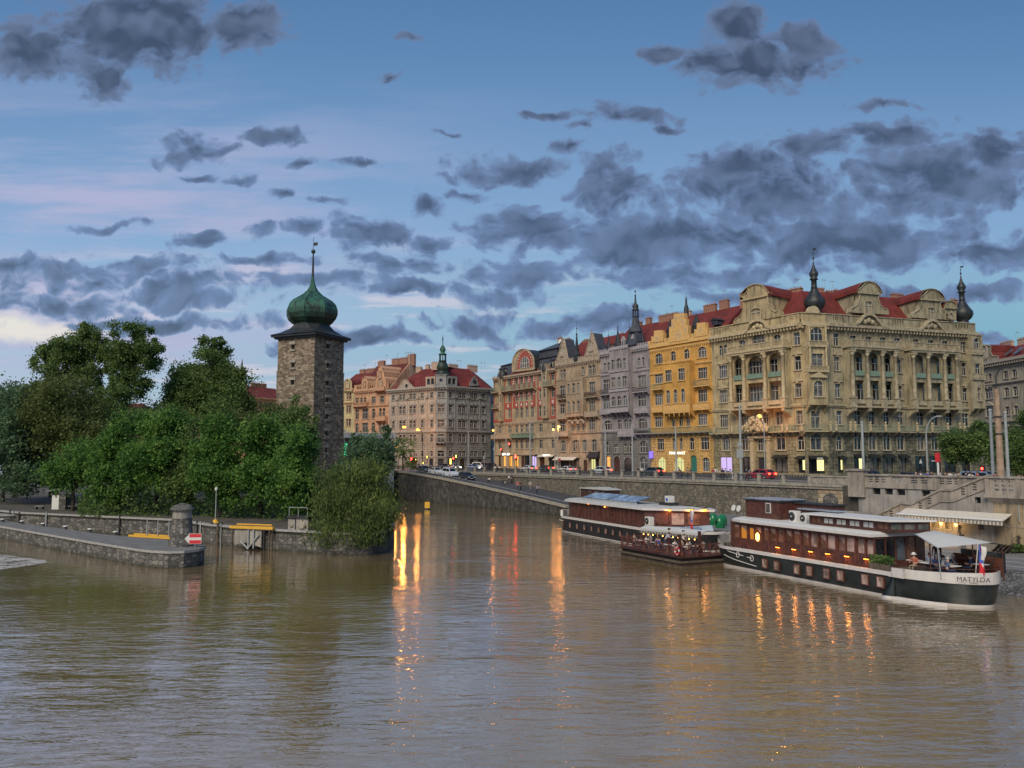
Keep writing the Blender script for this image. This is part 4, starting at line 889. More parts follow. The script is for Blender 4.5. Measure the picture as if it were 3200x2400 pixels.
for pts_ in (((646, 605), (700, 425), (712, 425), (745, 590)), ((884, 565), (938, 375), (950, 378), (1000, 548))):
    g, pl = F.gable([(fx(x), fy(y)) for x, y in pts_], -.2, 2.6, 'c2t', 'pointed_gable', side='slate', trim=.14)
    cx = (pl[0][0]+pl[-1][0])/2; zb = min(p[1] for p in pl); F.win(cx-.1, zb+1.0, 1.1, 2.0, 'cross', .6, 'g', 'c2t', y=-.38, op=False)
    F.win(cx-.1, zb+4.4, .4, 1.4, 'one', .6, '', y=-.38, op=False)
F.roof(0, L, zc, .8, zc+6.6, 8)
xs_ = X2(815, 560); sz = Z2(590, 815)
m = MB(); m.M = Matrix.Translation((xs_, -.2, sz)) @ Matrix.Diagonal((.8, .8, .78, 1)) @ Matrix.Translation((-xs_, .2, -sz)); m.lathe((xs_, -.2, sz-.6), [(1.1, 0), (1.05, 1.6), (1.2, 1.7), (.75, 2.6), (.38, 5.5), (.16, 8.0)], M['lead'], 8, False); m.ball((xs_, -.2, sz+7.6), .32, M['lead'], 8, 5); m.tube((xs_, -.2, sz+7.4), (xs_, -.2, sz+11.6), .08, .04, M['iron'], 5); m.ball((xs_, -.2, sz+9.4), .22, M['iron'], 8, 5); F.put(m, 'spike_turret')
F.chimney(2.0, 7.5, zc+5, 2.0, 1.6); F.chimney(5.6, 8, zc+5.0, 2.6, 2.2); F.chimney(L-2.5, 8, zc+4.6, 1.8, 2.0); F.aerial(8.5, 8, zc+5.4, 3.4)
F.box(0, X2(838, 1400), -.3, -.003, zs1+.15, zs1+.9, 'c2t', 'shop_fascia')
m = MB(); m.exx([(-.31, zs1+.3), (-1.3, zs1-.35), (-1.3, zs1-.45), (-.31, zs1+.1)], X2(640, 1430), X2(815, 1430), M['cream']); F.put(m, 'shop_awning')
m = MB(); m.exx([(-.003, zs1+1.7), (-1.0, zs1+.3), (-1.0, zs1+.1), (-.003, zs1+.1)], X2(915, 1400), X2(1003, 1400), M['black']); F.put(m, 'shop_awning')
# ---- house 3: lavender-grey with tall spire
r, F, L = house('spired_house', 'lavender grey house with oriel and tall dark spire', 1880, 2035)
zc = Z2b = F.Z(fy(505), fx(1300))
def X3(x, y=1000, yy=0.0): return F.X(fx(x), fy(y), yy)
def Z3(y, x=1355, yy=0.0): return F.Z(fy(y), fx(x), yy)
for x in (1330, 1367): F.win(X3(x, 610), Z3(655), 1.0, Z3(575)-Z3(655), 'std', .5, 'f', 'c3t')
for x in (1046, 1077): F.win(X3(x, 660), Z3(655), 1.0, Z3(578)-Z3(655), 'std', .5, 'f', 'c3t')
for ya, yb in ((730, 828), (900, 992)):
    F.win(X3(1060, (ya+yb)/2+20), Z3(yb), 2.6, Z3(ya)-Z3(yb), 'tri', 0, 'f', 'c3t'); F.win(X3(1355, (ya+yb)/2), Z3(yb), 2.9, Z3(ya)-Z3(yb), 'tri', 0, 'f', 'c3t')
for x, w, a in ((1072, 2.8, .25), (1168, 1.6, .3), (1222, 1.6, .3), (1258, 1.3, .3), (1362, 3.0, .25)): F.win(X3(x, 1135), Z3(1175), w, Z3(1090)-Z3(1175), 'tri' if w > 2 else 'cross', a, 'f', 'c3t')
for x, w, a in ((1062, 2.0, 1), (1142, 2.0, .4), (1217, 1.4, 0), (1262, 1.4, 0), (1368, 2.6, 1)): F.win(X3(x, 1335), Z3(1378), w, Z3(1280 if a == 1 else 1300)-Z3(1378), 'tri' if w > 1.8 else 'std', a, 'f', 'c3s')
zs1 = Z3(1412)
for x, w, g in ((1075, 1.4, 'lito'), (1368, 2.6, 'g3')): cxx = X3(x, 1450); F.win(cxx, .5, w, zs1-.5, 'cross', 1 if w > 2 else 0, 'f', 'c3s', gm=g)
cxx = X3(1240, 1450); doorway(F, cxx, 3.2, zs1-.1, 'g1', 1); cxx = X3(1143, 1450); doorway(F, cxx, 2.2, zs1+.2, 'wood', 1)
F.wall(0, L, zc, 'c3', 'c3s', Z3(1190)); block(F, L, zc, 'c3')
dd = 1.4; a, b = X3(1085, 900, -dd), X3(1240, 900, -dd); ws = []
for x, w in ((1112, 1.1), (1163, 2.0), (1208, 1.1)): ws.append((X3(x, 640, -dd), Z3(675, 1165, -dd), w, Z3(590 if w < 2 else 582, 1165, -dd)-Z3(675, 1165, -dd), dict(kind='cross', arch=1 if w > 1.5 else 0, sur='f', sm='c3t')))
for x, w in ((1115, 1.7), (1165, 1.3), (1212, 1.8)): ws.append((X3(x, 790, -dd), Z3(832, 1165, -dd), w, Z3(745, 1165, -dd)-Z3(832, 1165, -dd), dict(kind='tri' if w > 1.5 else 'std', arch=0 if w > 1.5 else .5, sur='f', sm='c3t')))
for x in (1117, 1165, 1213): ws.append((X3(x, 940, -dd), Z3(985, 1165, -dd), 1.5, Z3(903, 1165, -dd)-Z3(985, 1165, -dd), dict(kind='cross', arch=1, sur='f', sm='c3t')))
F.bay(a, b, Z3(1040, 1165, -dd), zc+.3, dd, 'c3', ws, 'oriel')
m = MB(); m.box(a-.2, b+.2, -dd-.3, -dd-.003, Z3(1040, 1165, -dd), Z3(1005, 1165, -dd), M['c3t']); m.box(a-.15, b+.15, -dd-.2, -dd-.003, Z3(700, 1165, -dd), Z3(684, 1165, -dd), M['c3t']); m.box(a-.15, b+.15, -dd-.2, -dd-.003, Z3(865, 1165, -dd), Z3(845, 1165, -dd), M['c3t']); F.put(m, 'oriel_bands')
a2, b2 = X3(1148, 1150, -1), X3(1285, 1200, -1); F.balcony(a2, b2, Z3(1235, 1215, -1), 1.0, 'solid', 'c3t', 1.2)
for x0_, x1_, y_, k in ((1000, 1080, 890, 'iron'), (1270, 1398, 865, 'iron'), (1003, 1085, 1050, 'solid'), (1282, 1400, 1040, 'solid'), (1285, 1425, 1215, 'iron')): F.balcony(X3(x0_, y_, -1), X3(x1_, y_, -1), Z3(y_, (x0_+x1_)/2, -1), 1.0, k, 'c3t', 1.05)
F.band(0, a-.3, Z3(690), .22, .25, 'c3t', 'belt'); F.band(b+.3, L, Z3(690), .22, .25, 'c3t', 'belt'); F.band(0, L, Z3(1192), .3, .35, 'c3t', 'belt'); F.band(0, L, zc-.3, .4, .6, 'c3t', 'cornice', .6)
m = MB(); m.box(0, L, -.35, -.15, zc+.1, zc+.5, M['c3t']); m.box(a, b, -dd-.1, -dd+.1, zc+.3, zc+.9, M['c3t']); x = 0
while x < L: m.box(x, min(L, x+.4), -.38, -.12, zc+.5, zc+.95, M['c3t']); x += .8
F.put(m, 'parapet')
F.roof(0, L, zc, 1.0, zc+7.0, 9)
sx, syz = X3(1275, 480), Z3(480, 1275)
hS = Z3(10, 1278)-syz; k_ = hS/19.3
m = MB(); m.M = Matrix.Translation((sx, 1.0, syz)) @ Matrix.Diagonal((k_*1.05, k_*1.05, k_, 1)) @ Matrix.Translation((-sx, -1.8, -syz)); hS = 19.3; m.add([(sx-3.0, -.8, syz), (sx+3.0, -.8, syz), (sx+3, 4.2, syz), (sx-3, 4.2, syz), (sx-1.6, .6, syz+4.5), (sx+1.6, .6, syz+4.5), (sx+1.6, 3.0, syz+4.5), (sx-1.6, 3.0, syz+4.5)], [(0, 1, 5, 4), (1, 2, 6, 5), (2, 3, 7, 6), (3, 0, 4, 7)], M['slate'])
m.lathe((sx, 1.8, syz), [(2.1, 4.5), (2.2, 4.8), (1.25, 7.5), (.95, 9.8), (1.25, 9.9), (1.25, 10.1)], M['slate'], 8, False)
for i in range(8): q = math.pi*2*i/8; m.tube((sx+.9*math.cos(q), 1.8+.9*math.sin(q), syz+10.1), (sx+.9*math.cos(q), 1.8+.9*math.sin(q), syz+12.2), .12, .12, M['lead'], 5)
m.lathe((sx, 1.8, syz+12.2), [(1.15, 0), (1.2, .25), (.75, .5), (1.05, 1.2), (.95, 1.8), (.4, 2.4), (.22, 4.5), (.3, 4.7), (.18, 5.0), (.1, hS-14.2)], M['lead'], 12)
for z in (syz+17.4, syz+18.8): m.ball((sx, 1.8, z), .3, M['lead'], 8, 5)
m.tube((sx, 1.8, syz+hS-2), (sx, 1.8, syz+hS+.3), .07, .03, M['iron'], 5); F.put(m, 'tall_spire')
for x, y_, hh, ww in ((1148, 500, 5.2, .75), (1070, 510, 3.6, .6), (1245, 480, 4.6, .8), (1350, 470, 3.4, .6)):
    xx, zz = X3(x, y_), zc+.2; m = MB(); m.lathe((xx, .2, zz), [(ww, 0), (ww, 1.0), (ww*1.2, 1.1), (ww*.35, hh*.7), (.06, hh)], M['lead'], 6, False); m.tube((xx, .2, zz+hh), (xx, .2, zz+hh+1.6), .05, .03, M['iron'], 4); m.ball((xx, .2, zz+hh+.2), .16, M['lead'], 6, 4); F.put(m, 'pinnacle')
for x in (1200, 1285): xx = X3(x, 460); m = MB(); m.box(xx-.5, xx+.5, -.3, .3, zc+.9, zc+2.2, M['c3t']); m.ex([(xx-.6, zc+2.2), (xx+.6, zc+2.2), (xx, zc+3.2)], -.35, .3, M['c3t']); m.box(xx-.22, xx+.22, -.33, -.301, zc+1.1, zc+1.95, M['g1']); F.put(m, 'roof_aedicule')
for x in (3.2, 10.5): F.dormer(x, 1.4, zc+.6, 1.5, 1.5, 'tile')
F.chimney(2.4, 9, zc+6, 2.6, 1.8); F.chimney(6.3, 9, zc+6.2, 1.6, 2.1); F.chimney(L-3.5, 8.5, zc+6.0, 6.0, 2.0); F.aerial(5.0, 8, zc+7.6, 3.0); F.aerial(L-1.5, 8, zc+8.0, 2.0)
# ---- house 4: yellow with stepped gables
def gx(x): return 2000+.4038*x
def gy(y): return 850+.4038*y
r, F, L = house('yellow_house', 'bright yellow house with stepped gables and stone oriel', 2035, 2231)
def X4(x, y=1000, yy=0.0): return F.X(gx(x), gy(y), yy)
def Z4(y, x=483, yy=0.0): return F.Z(gy(y), gx(x), yy)
zc = Z4(525, 470)
for x, w in ((147, 2.4), (257, 1.5), (362, 1.7), (483, 2.5)): F.win(X4(x, 640), Z4(662), w, Z4(577)-Z4(662), 'tri' if w > 2 else 'cross', .35, 'f', 'c4t')
for ya, yb in ((737, 825), (915, 1005), (1097, 1185)):
    for x in (146, 485): F.win(X4(x, (ya+yb)/2+(18 if x < 200 else 0)), Z4(yb), 2.6, Z4(ya)-Z4(yb), 'quad', 0, 'f', 'c4t')
for x in (260, 317, 374): F.win(X4(x, 1150), Z4(1188), 1.1, Z4(1110)-Z4(1188), 'std', 0, 'f', 'c4t')
for x, w in ((160, 2.2), (263, 1.0), (318, 1.0), (402, 1.4), (503, 2.4)): F.win(X4(x, 1325), Z4(1375), w, Z4(1278)-Z4(1375), 'tri' if w > 2 else 'std', 0, 'f', 'c4t')
zs1 = Z4(1437)
for x, w, g in ((168, 2.4, 'litg'), (302, 3.0, 'litg'), (512, 2.0, 'g3')): F.win(X4(x, 1480), .4, w, zs1-.4, 'tri', .35, 'f', 'c4t', gm=g)
M['teal_door'] = plain('teal_door', (.03, .16, .12), .6); doorway(F, X4(415, 1480), 1.8, zs1+.4, 'teal_door', .4)
F.wall(0, L, zc, 'c4', 'c4s', Z4(1245)); block(F, L, zc, 'c4')
dd = 1.5; a, b = X4(183, 900, -dd), X4(385, 900, -dd); ws = []
for x in (220, 321): ws.append((X4(x, 800, -dd), Z4(840, 300, -dd), 1.9, Z4(748, 300, -dd)-Z4(840, 300, -dd), dict(kind='tri', sur='f', sm='c4t')))
for x in (218, 275, 333): ws.append((X4(x, 960, -dd), Z4(1012, 300, -dd), 1.2, Z4(905, 300, -dd)-Z4(1012, 300, -dd), dict(kind='std', arch=1, sur='f', sm='c4t', gm='g3')))
F.bay(a, b, Z4(1085, 300, -dd), Z4(692, 300, -dd), dd, 'c4', ws, 'oriel')
F.balcony(a, b, Z4(1085, 300, -dd)+.02, .25, 'solid', 'c4t', 1.5, y=-dd, name='oriel_apron')
m = MB(); x = a
while x < b-.2: m.box(x, x+.5, -dd-.05, -dd+.15, Z4(692, 300, -dd), Z4(692, 300, -dd)+.35, M['c4t']); x += .9
F.put(m, 'oriel_battlement')
for x0_, x1_, y_, k in ((86, 172, 905, 'iron'), (408, 535, 878, 'iron'), (88, 175, 1080, 'solid'), (408, 530, 1060, 'solid')): F.balcony(X4(x0_, y_, -1), X4(x1_, y_, -1), Z4(y_, (x0_+x1_)/2, -1), 1.0, k, 'c4t', 1.05, im='c1g')
F.balcony(.05, L-.1, Z4(1240, 300, -1), 1.0, 'iron', 'stone', 1.05, im='c1g', name='long_balcony')
F.band(0, a-.2, Z4(745), .22, .25, 'c4t', 'belt'); F.band(b+.2, L, Z4(702), .22, .25, 'c4t', 'belt'); F.band(0, L, Z4(552), .2, .25, 'c4t', 'belt', .6)
m = MB(); m.box(0, L, -.3, -.1, zc-.1, zc+.8, M['c4t']); x = 0
while x < L-.2: m.box(x, min(L, x+.6), -.33, -.07, zc+.8, zc+1.5, M['c4t']); x += 1.0
F.put(m, 'parapet')
def stepg(pts_, wn):
    g, pl = F.gable([(gx(x), gy(y)) for x, y in pts_], -.4, .5, 'c4t', 'stepped_gable')
    for x, y0_, y1_, w in wn: F.win(X4(x, y0_), Z4(y0_, x, -.4), w, Z4(y1_, x, -.4)-Z4(y0_, x, -.4), 'std' if w > 1 else 'one', 1, '', y=-.58, op=False)
stepg(((236, 545), (236, 425), (253, 425), (253, 368), (272, 368), (272, 325), (352, 318), (352, 362), (366, 362), (366, 412), (382, 412), (382, 525)), ((306, 508, 445, 1.8), (290, 372, 340, .6), (330, 370, 335, .6), (343, 410, 375, .6), (362, 460, 425, .6), (265, 430, 395, .6)))
stepg(((98, 545), (98, 500), (118, 500), (118, 456), (178, 450), (178, 470), (190, 470), (190, 535)), ((142, 540, 500, .8),))
stepg(((430, 505), (430, 445), (450, 445), (450, 396), (516, 390), (516, 430), (534, 430), (534, 490)), ((480, 478, 435, .9),))
for x, y_ in ((205, 500), (404, 480)): xx = X4(x, y_); m = MB(); m.lathe((xx, 1.2, zc+.6), [(.9, 0), (.9, 2.4), (1.0, 2.5), (.3, 4.4), (.05, 5.2)], M['lead'], 6, False); F.put(m, 'roof_turret')
F.roof(0, L, zc, 1.0, zc+7.6, 9.5); 
xx = X4(317, 300); zz = Z4(322, 317); m = MB(); m.M = Matrix.Translation((xx, 1.5, zz)) @ Matrix.Diagonal((.8, .8, .8, 1)) @ Matrix.Translation((-xx, -1.5, -zz)); m.lathe((xx, 1.5, zz), [(.65, -.3), (.6, .3), (.62, 1.5), (.3, 2.6), (.22, 3.8), (.05, 4.8)], M['lead'], 8); m.tube((xx, 1.5, zz+4.6), (xx, 1.5, zz+6.0), .05, .03, M['iron'], 4); F.put(m, 'roof_spirelet')
F.dormer(X4(485, 380), 3.2, zc+3.2, 1.6, .9, 'lead', 'slate', 2)
F.chimney(1.6, 9.5, zc+6.4, 1.8, 2.2, mat='chimneyp'); F.chimney(X4(530, 300, 9), 9.2, zc+7.4, 3.4, 1.5); F.chimney(X4(640, 300, 9), 9.2, zc+7.4, 2.4, 1.8); F.aerial(X4(210, 300, 9), 9, zc+6, 3.6); F.aerial(X4(660, 300, 9), 9, zc+9, 2.6); F.aerial(X4(367, 300, 9), 9, zc+7, 2.6)
sign_on(F, gx(288), gy(1402), 'MINIMARKET', .8, 'sign', y=-.14)
m = MB(); q = X4(104, 1415); m.box(q-.1, q+.12, -1.1, -.3, Z4(1440, 100), Z4(1390, 100), M['violet']); m.box(q-.04, q+.04, -.3, -.003, Z4(1400, 100), Z4(1396, 100), M['iron']); F.put(m, 'projecting_sign')
# ---------------------------------------------------------------- the big ochre corner house
r, F, L = house('corner_palace', 'huge ochre corner house with columned loggias, curved gables and two dark onion spires', 2231, 2515)
P1 = F.fr.w(L, 0, 0); dP2 = ray(2590, 1425); 
def on_dist(px, Y): d = ray(px, 1425); return Vector((CAM.x+d.x*Y/d.y, Y, STREET))
P2 = on_dist(2590, 144.5); P3 = on_dist(3064, 155.5)
def subface(root, rf, A, B):
    q = rf.I @ A; d = rf.I.to_3x3() @ (B-A); return Face(root, rf, q.x, q.y, math.atan2(d.y, d.x)), (B-A).length
C, LC = subface(r, F.fr, P1, P2); G, LG = subface(r, F.fr, P2, P3)
Zc = F.Z(1008, 2514); Zp = Zc+1.9; Zb = F.Z(1350, 2400); Zm = F.Z(1262, 2514)
lv = [F.Z(y, 2492) for y in (1078, 1040, 1156, 1113, 1241, 1198, 1326, 1282, 1406, 1380, 1476, 1429)]
lv = [(lv[i], lv[i+1]) for i in range(0, 12, 2)]     # (bottom, top) for six rows
def col(Fc, px, w, kinds, py=1300, tm='c5t', ws=None, sh='litw', pyx=None):
    """kinds: list for the six rows; None skips"""
    pys = (1060, 1135, 1220, 1305, 1393, 1450)
    for i, k in enumerate(kinds):
        if not k: continue
        x = Fc.X(px+(pys[i]-1250)*(px-1600)/2590*.0, pys[i]) if pyx is None else Fc.X(pyx[i], pys[i])
        z0, z1 = lv[i]; ww = ws[i] if ws else w; gm = None
        if k == 'shop': shop(Fc, x-ww/2, x+ww/2, .55, z1, sh, awn=True); continue
        st, ar, kd = k; Fc.win(x, z0, ww, z1-z0+(1.0 if ar == 1 else 0), kd, ar, st, tm, gm='g2' if rnd.random() < .25 else None)
std = ('f', 0, 'std'); ped = ('fp', 0, 'std'); arc = ('f', 1, 'std')
# left face
for px in (2252.5, 2266.5): 
    F.win(F.X(px, 1090), lv[0][0], 1.0, lv[0][1]-lv[0][0]-.1, 'std', 1, '', 'c5t')
x = F.X(2259.5, 1160)
for i in (1, 2, 3): F.win(x, lv[i][0], 2.2, lv[i][1]-lv[i][0], 'quad', 0, 'fp' if i < 3 else 'f', 'c5t')
F.win(F.X(2270, 1390), lv[4][0], 2.0, 3.0, 'tri', .5, 'f', 'c5t'); xx = F.X(2270, 1450); shop(F, xx-1.6, xx+1.4, .5, lv[5][1], 'litp')
col(F, 2492, 1.4, (std, ped, ped, std, arc, 'shop'), pyx=(2490, 2493, 2495, 2499, 2503, 2505))
# centre of the left face, behind the loggia
for px, w, a, py in ((2319.6, 1.5, .3, 1080), (2371, 3.0, .5, 1070), (2428.5, 1.6, .3, 1060)): F.win(F.X(px, py), lv[0][0]-.2, w, lv[0][1]-lv[0][0]+.4+(1 if w > 2 else 0), 'cross' if w < 2 else 'tri', a, 'f', 'c5t')
for i in (1, 2):
    for px, w in ((2308, 1.4), (2362, 3.0), (2420, 1.6)): F.win(F.X(px, 1200), lv[i][0]-.4, w, 2.8, 'cross' if w < 2 else 'quad', 0, '', 'c5t')
for px, w in ((2323.5, 1.3), (2393, 1.2), (2435, 1.6)): F.win(F.X(px, 1305), lv[3][0], w, lv[3][1]-lv[3][0], 'cross', 0, 'f', 'c5t')
F.win(F.X(2328, 1390), lv[4][0], 1.5, 3.0, 'cross', .3, 'f', 'c5t'); F.win(F.X(2440, 1390), lv[4][0], 2.0, 3.2, 'cross', .5, 'f', 'c5t')
xx = F.X(2442, 1450); shop(F, xx-1.4, xx+1.4, .5, lv[5][1], 'g2', awn=True); xx = F.X(2335, 1450); shop(F, xx-1.1, xx+1.1, .3, lv[5][1], 'g1'); xx = F.X(2302, 1450)
xd = F.X(2381, 1450); doorway(F, xd, 1.8, 3.3, 'iron'); F.win(xd, 4.4, 1.8, 2.2, 'tri', 1, 'f', 'c5t', gm='g1')
F.wall(0, L, Zc, 'c5', 'c5s', Zb, .35)
def loggia(Fc, cols, xo, zt, mat, tm, dd=1.5, rows=3):
    """cols: column centre x list; zt = slab level"""
    x0, x1 = cols[0]-.5, cols[-1]+.5; zped = lv[2][0]-.15; zfl = Zm-.3; zsp = zt-.9
    m = MB(); ops = []
    for a, b in zip(cols[:-1], cols[1:]):
        c = (a+b)/2; w = (b-a)-1.15; ops.append((c, w, lv[1][0]-.9, zt-.75, .5)); ops.append((c, w, lv[2][0]-1.1, lv[1][0]-1.7, 0))
    holed(m, x0, x1, zfl, zt, ops, M[mat], -dd+.35, .35)
    for x, s in ((x0, 1), (x1, -1)):
        q = [(x, 0, zfl), (x, -dd+.35, zfl), (x, -dd+.35, zt), (x, 0, zt)]; m.quad(*(q if s > 0 else q[::-1]), M[mat])
    m.quad((x0, -dd+.35, zfl), (x0, 0, zfl), (x1, 0, zfl), (x1, -dd+.35, zfl), M[mat])
    m.box(x0+.1, x1-.1, -dd+.7, -.01, lv[1][0]-1.7, lv[1][0]-1.45, M[mat]); Fc.put(m, 'loggia')
    m = MB()
    for x in cols:
        m.box(x-.48, x+.48, -dd-.3, -dd+.34, zfl-.2, zped, M[tm]); m.box(x-.58, x+.58, -dd-.4, -dd+.345, zped, zped+.2, M[tm]); Fc_b = zped+.2
    Fc.put(m, 'pedestals') if False else [Fc.put(_one(x, dd, zfl, zped, tm), 'pedestal') for x in cols]
    for x in cols:
        m = MB(); zb = zped+.2; zt_ = zt-.75
        m.lathe((x, -dd-.02, zb), [(.42, 0), (.42, .12), (.33, .25), (.34, (zt_-zb)*.4), (.28, zt_-zb-.6), (.36, zt_-zb-.55), (.30, zt_-zb-.5), (.46, zt_-zb-.1), (.46, zt_-zb)], M[tm], 12); m.box(x-.5, x+.5, -dd-.45, -dd+.34, zt_, zt-.003, M[tm]); Fc.put(m, 'column')
    m = MB(); m.box(x0-.3, x1+.3, -dd-.65, -.003, zt, zt+.3, M[tm]); m.box(x0-.1, x1+.1, -dd-.5, -dd+.3, zt-.35, zt-.004, M[tm]); Fc.put(m, 'entablature')
    Fc.balcony(x0-.05, x1+.05, zt+.32, dd+.35, 'balusters', tm, 1.1, name='roof_balcony')
    m = MB(); m.box(x0, x1, -dd-.45, -.003, zfl-.25, zfl-.003, M[tm]); n = len(cols)
    for x in cols: m.exx([(-.003, zfl-1.9), (-.003, zfl-.25), (-dd-.4, zfl-.25), (-dd-.3, zfl-.8), (-.6, zfl-1.3)], x-.32, x+.32, M[tm])
    Fc.put(m, 'loggia_base')
    for a, b in zip(cols[:-1], cols[1:]):
        m = MB(); m.box(a+.58, b-.58, -dd+.1, -dd+.16, lv[1][0]-.9, lv[1][0]-.02, M['c1g']); Fc.put(m, 'green_grille'); m = MB(); m.box(a+.58, b-.58, -dd+.05, -dd+.3, lv[2][0]-1.1, lv[2][0]-.35, M[tm]); Fc.put(m, 'loggia_parapet')
def _one(x, dd, zfl, zped, tm):
    m = MB(); m.box(x-.48, x+.48, -dd-.3, -dd+.34, zfl-.2, zped, M[tm]); m.box(x-.58, x+.58, -dd-.4, -dd+.345, zped, zped+.2, M[tm]); return m
zt = F.Z(1108, 2290, -1.5)
loggia(F, [F.X(px, 1200, -1.5) for px in (2284, 2325, 2391, 2448)], 0, zt, 'c5', 'c5t')
F.balcony(0, L, Zb, 1.2, 'iron', 'c5t', 1.05, im='c1g', name='long_balcony')
m = MB()
for px in (2232, 2280, 2288, 2325, 2446, 2461, 2507): x = F.X(px, 1340, -1.2); m.box(x-.2, x+.2, -1.35, -1.21, Zb, Zb+1.3, M['c5t'])
F.put(m, 'balcony_posts')
F.band(0, L, Zm-.25, .35, .35, 'c5t', 'belt'); F.band(0, L, Zc-.45, .5, 1.0, 'c5t', 'cornice', .7)
m = MB()    # carved figures over the door
for i in range(60):
    rr = random.Random(i); a = -2.8+5.6*i/59; hgt = 3.0-abs(a)*.85
    m.ball((xd+a, -1.35-rr.random()*.5, Zb+.2+hgt*rr.random()), (.2+.2*rr.random(), .3, .25+.3*rr.random()), M['c5t'], 7, 5)
for a in (-1.3, 1.1): m.ball((xd+a, -1.6, Zb+2.3), (.2, .22, .26), M['c5t'], 8, 6); m.ball((xd+a, -1.6, Zb+1.3), (.36, .3, .8), M['c5t'], 8, 6)
F.put(m, 'carved_figures')
m = MB()
for s in (-1, 1): m.box(xd+s*1.9-.4, xd+s*1.9+.4, -.5, -.003, 0, Zb-1.1, M['c5t']); m.box(xd+s*1.9-.55, xd+s*1.9+.55, -.65, -.003, Zb-1.5, Zb-1.1, M['c5t'])
m.box(xd-2.6, xd+2.6, -.8, -.003, Zb-1.1, Zb-.7, M['c5t']); F.put(m, 'portal')
# pilasters and wall strips with carved relief
def strips(Fc, xs, z0, z1, tm, w=.5, d=.14):
    m = MB()
    for x in xs: m.box(x-w/2, x+w/2, -d, -.003, z0, z1, M[tm]); m.box(x-w*.65, x+w*.65, -d-.07, -.003, z1-.35, z1, M[tm])
    return Fc.put(m, 'pilasters') if len(xs) > 90 else [Fc.put(_st(x, z0, z1, tm, w, d), 'pilaster') for x in xs]
def _st(x, z0, z1, tm, w, d):
    m = MB(); m.box(x-w/2, x+w/2, -d, -.003, z0, z1, M[tm]); m.box(x-w*.65, x+w*.65, -d-.07, -.003, z1-.35, z1, M[tm]); return m
strips(F, [F.X(p, 1070) for p in (2236, 2295, 2342, 2398, 2410, 2446, 2466)], Zc-3.9, Zc-.9, 'c5t')
# parapet and gables, left
def parapet(Fc, x0, x1, tm, mat, bal=()):
    ops = []
    for a, b in bal:
        n = 5
        for i in range(n): ops.append((a+(b-a)*(i+.5)/n, (b-a)/n*.55, Zc+.75, Zc+1.45, 0))
    m = MB(); holed(m, x0, x1, Zc+.05, Zp-.15, ops, M[mat], -.25, .25); m.quad((x1, .3, Zc+.05), (x0, .3, Zc+.05), (x0, .3, Zp-.15), (x1, .3, Zp-.15), M[mat]); m.box(x0, x1, -.4, .4, Zp-.15, Zp, M[tm]); m.box(x0, x1, -.35, -.253, Zc+.05, Zc+.35, M[tm]); Fc.put(m, 'parapet')
parapet(F, 0, L, 'c5t', 'c5', ((F.X(2234, 1030), F.X(2256, 1030)), (F.X(2258, 1028), F.X(2282, 1028)), (F.X(2467, 990), F.X(2484, 990)), (F.X(2487, 988), F.X(2505, 988))))
def HH(l): return [(2000+.4038*x, 850+.4038*y) for x, y in l]
def R6(l): return [(2500+.4642*x, 750+.4641*y) for x, y in l]
def biggable(Fc, pts_, win, depth, wallm, tm, back_drop=1.2):
    g, pl = Fc.gable(pts_, -.5, .6, wallm, 'curved_gable', trim=.13)
    xs = [p[0] for p in pl]; zs = [p[1] for p in pl]; zt_ = max(zs); zb = min(zs)
    body = [p for p in pl if p[1] > zb+(zt_-zb)*.52]; xl, xr = min(p[0] for p in body)+.35, max(p[0] for p in body)-.35; ze = zb+(zt_-zb)*.62
    m = MB(); m.quad((xl, .6, zb), (xl, .6, ze), (xl, depth, ze), (xl, depth, zb), M[wallm]); m.quad((xr, .6, ze), (xr, .6, zb), (xr, depth, zb), (xr, depth, ze), M[wallm])
    a = arcpts(xr-xl+.8, ze, zt_-ze, 10); c = (xl+xr)/2
    for i in range(10): m.quad((c+a[i][0], -.75, a[i][1]+.12), (c+a[i+1][0], -.75, a[i+1][1]+.12), (c+a[i+1][0], depth, a[i+1][1]-.3), (c+a[i][0], depth, a[i][1]-.3), M['tile']); m.quad((c+a[i][0], -.75, a[i][1]), (c+a[i+1][0], -.75, a[i+1][1]), (c+a[i+1][0], -.75, a[i+1][1]+.12), (c+a[i][0], -.75, a[i][1]+.12), M[tm])
    Fc.put(m, 'gable_roof'); Fc.win(win[0] if win[0] < 900 else Fc.X(win[0], win[1]), Fc.Z(win[1], win[0], -.5), win[3], Fc.Z(win[2], win[0], -.5)-Fc.Z(win[1], win[0], -.5), 'cross', .15, 'f', tm, y=-.75, op=False)
    m = MB(); m.box(xl-.2, xr+.2, -.85, -.503, ze-.1, ze+.15, M[tm]); Fc.put(m, 'gable_cornice')
biggable(F, HH([(742, 408), (745, 380), (760, 362), (790, 345), (806, 315), (815, 280), (818, 200), (792, 192), (835, 165), (856, 125), (885, 103), (920, 98), (960, 112), (990, 140), (1012, 160), (1002, 180), (1008, 240), (1028, 290), (1060, 312), (1088, 300), (1098, 318), (1098, 345)]), (2370, 1003, 962, 2.4), 9, 'c5', 'c5t')
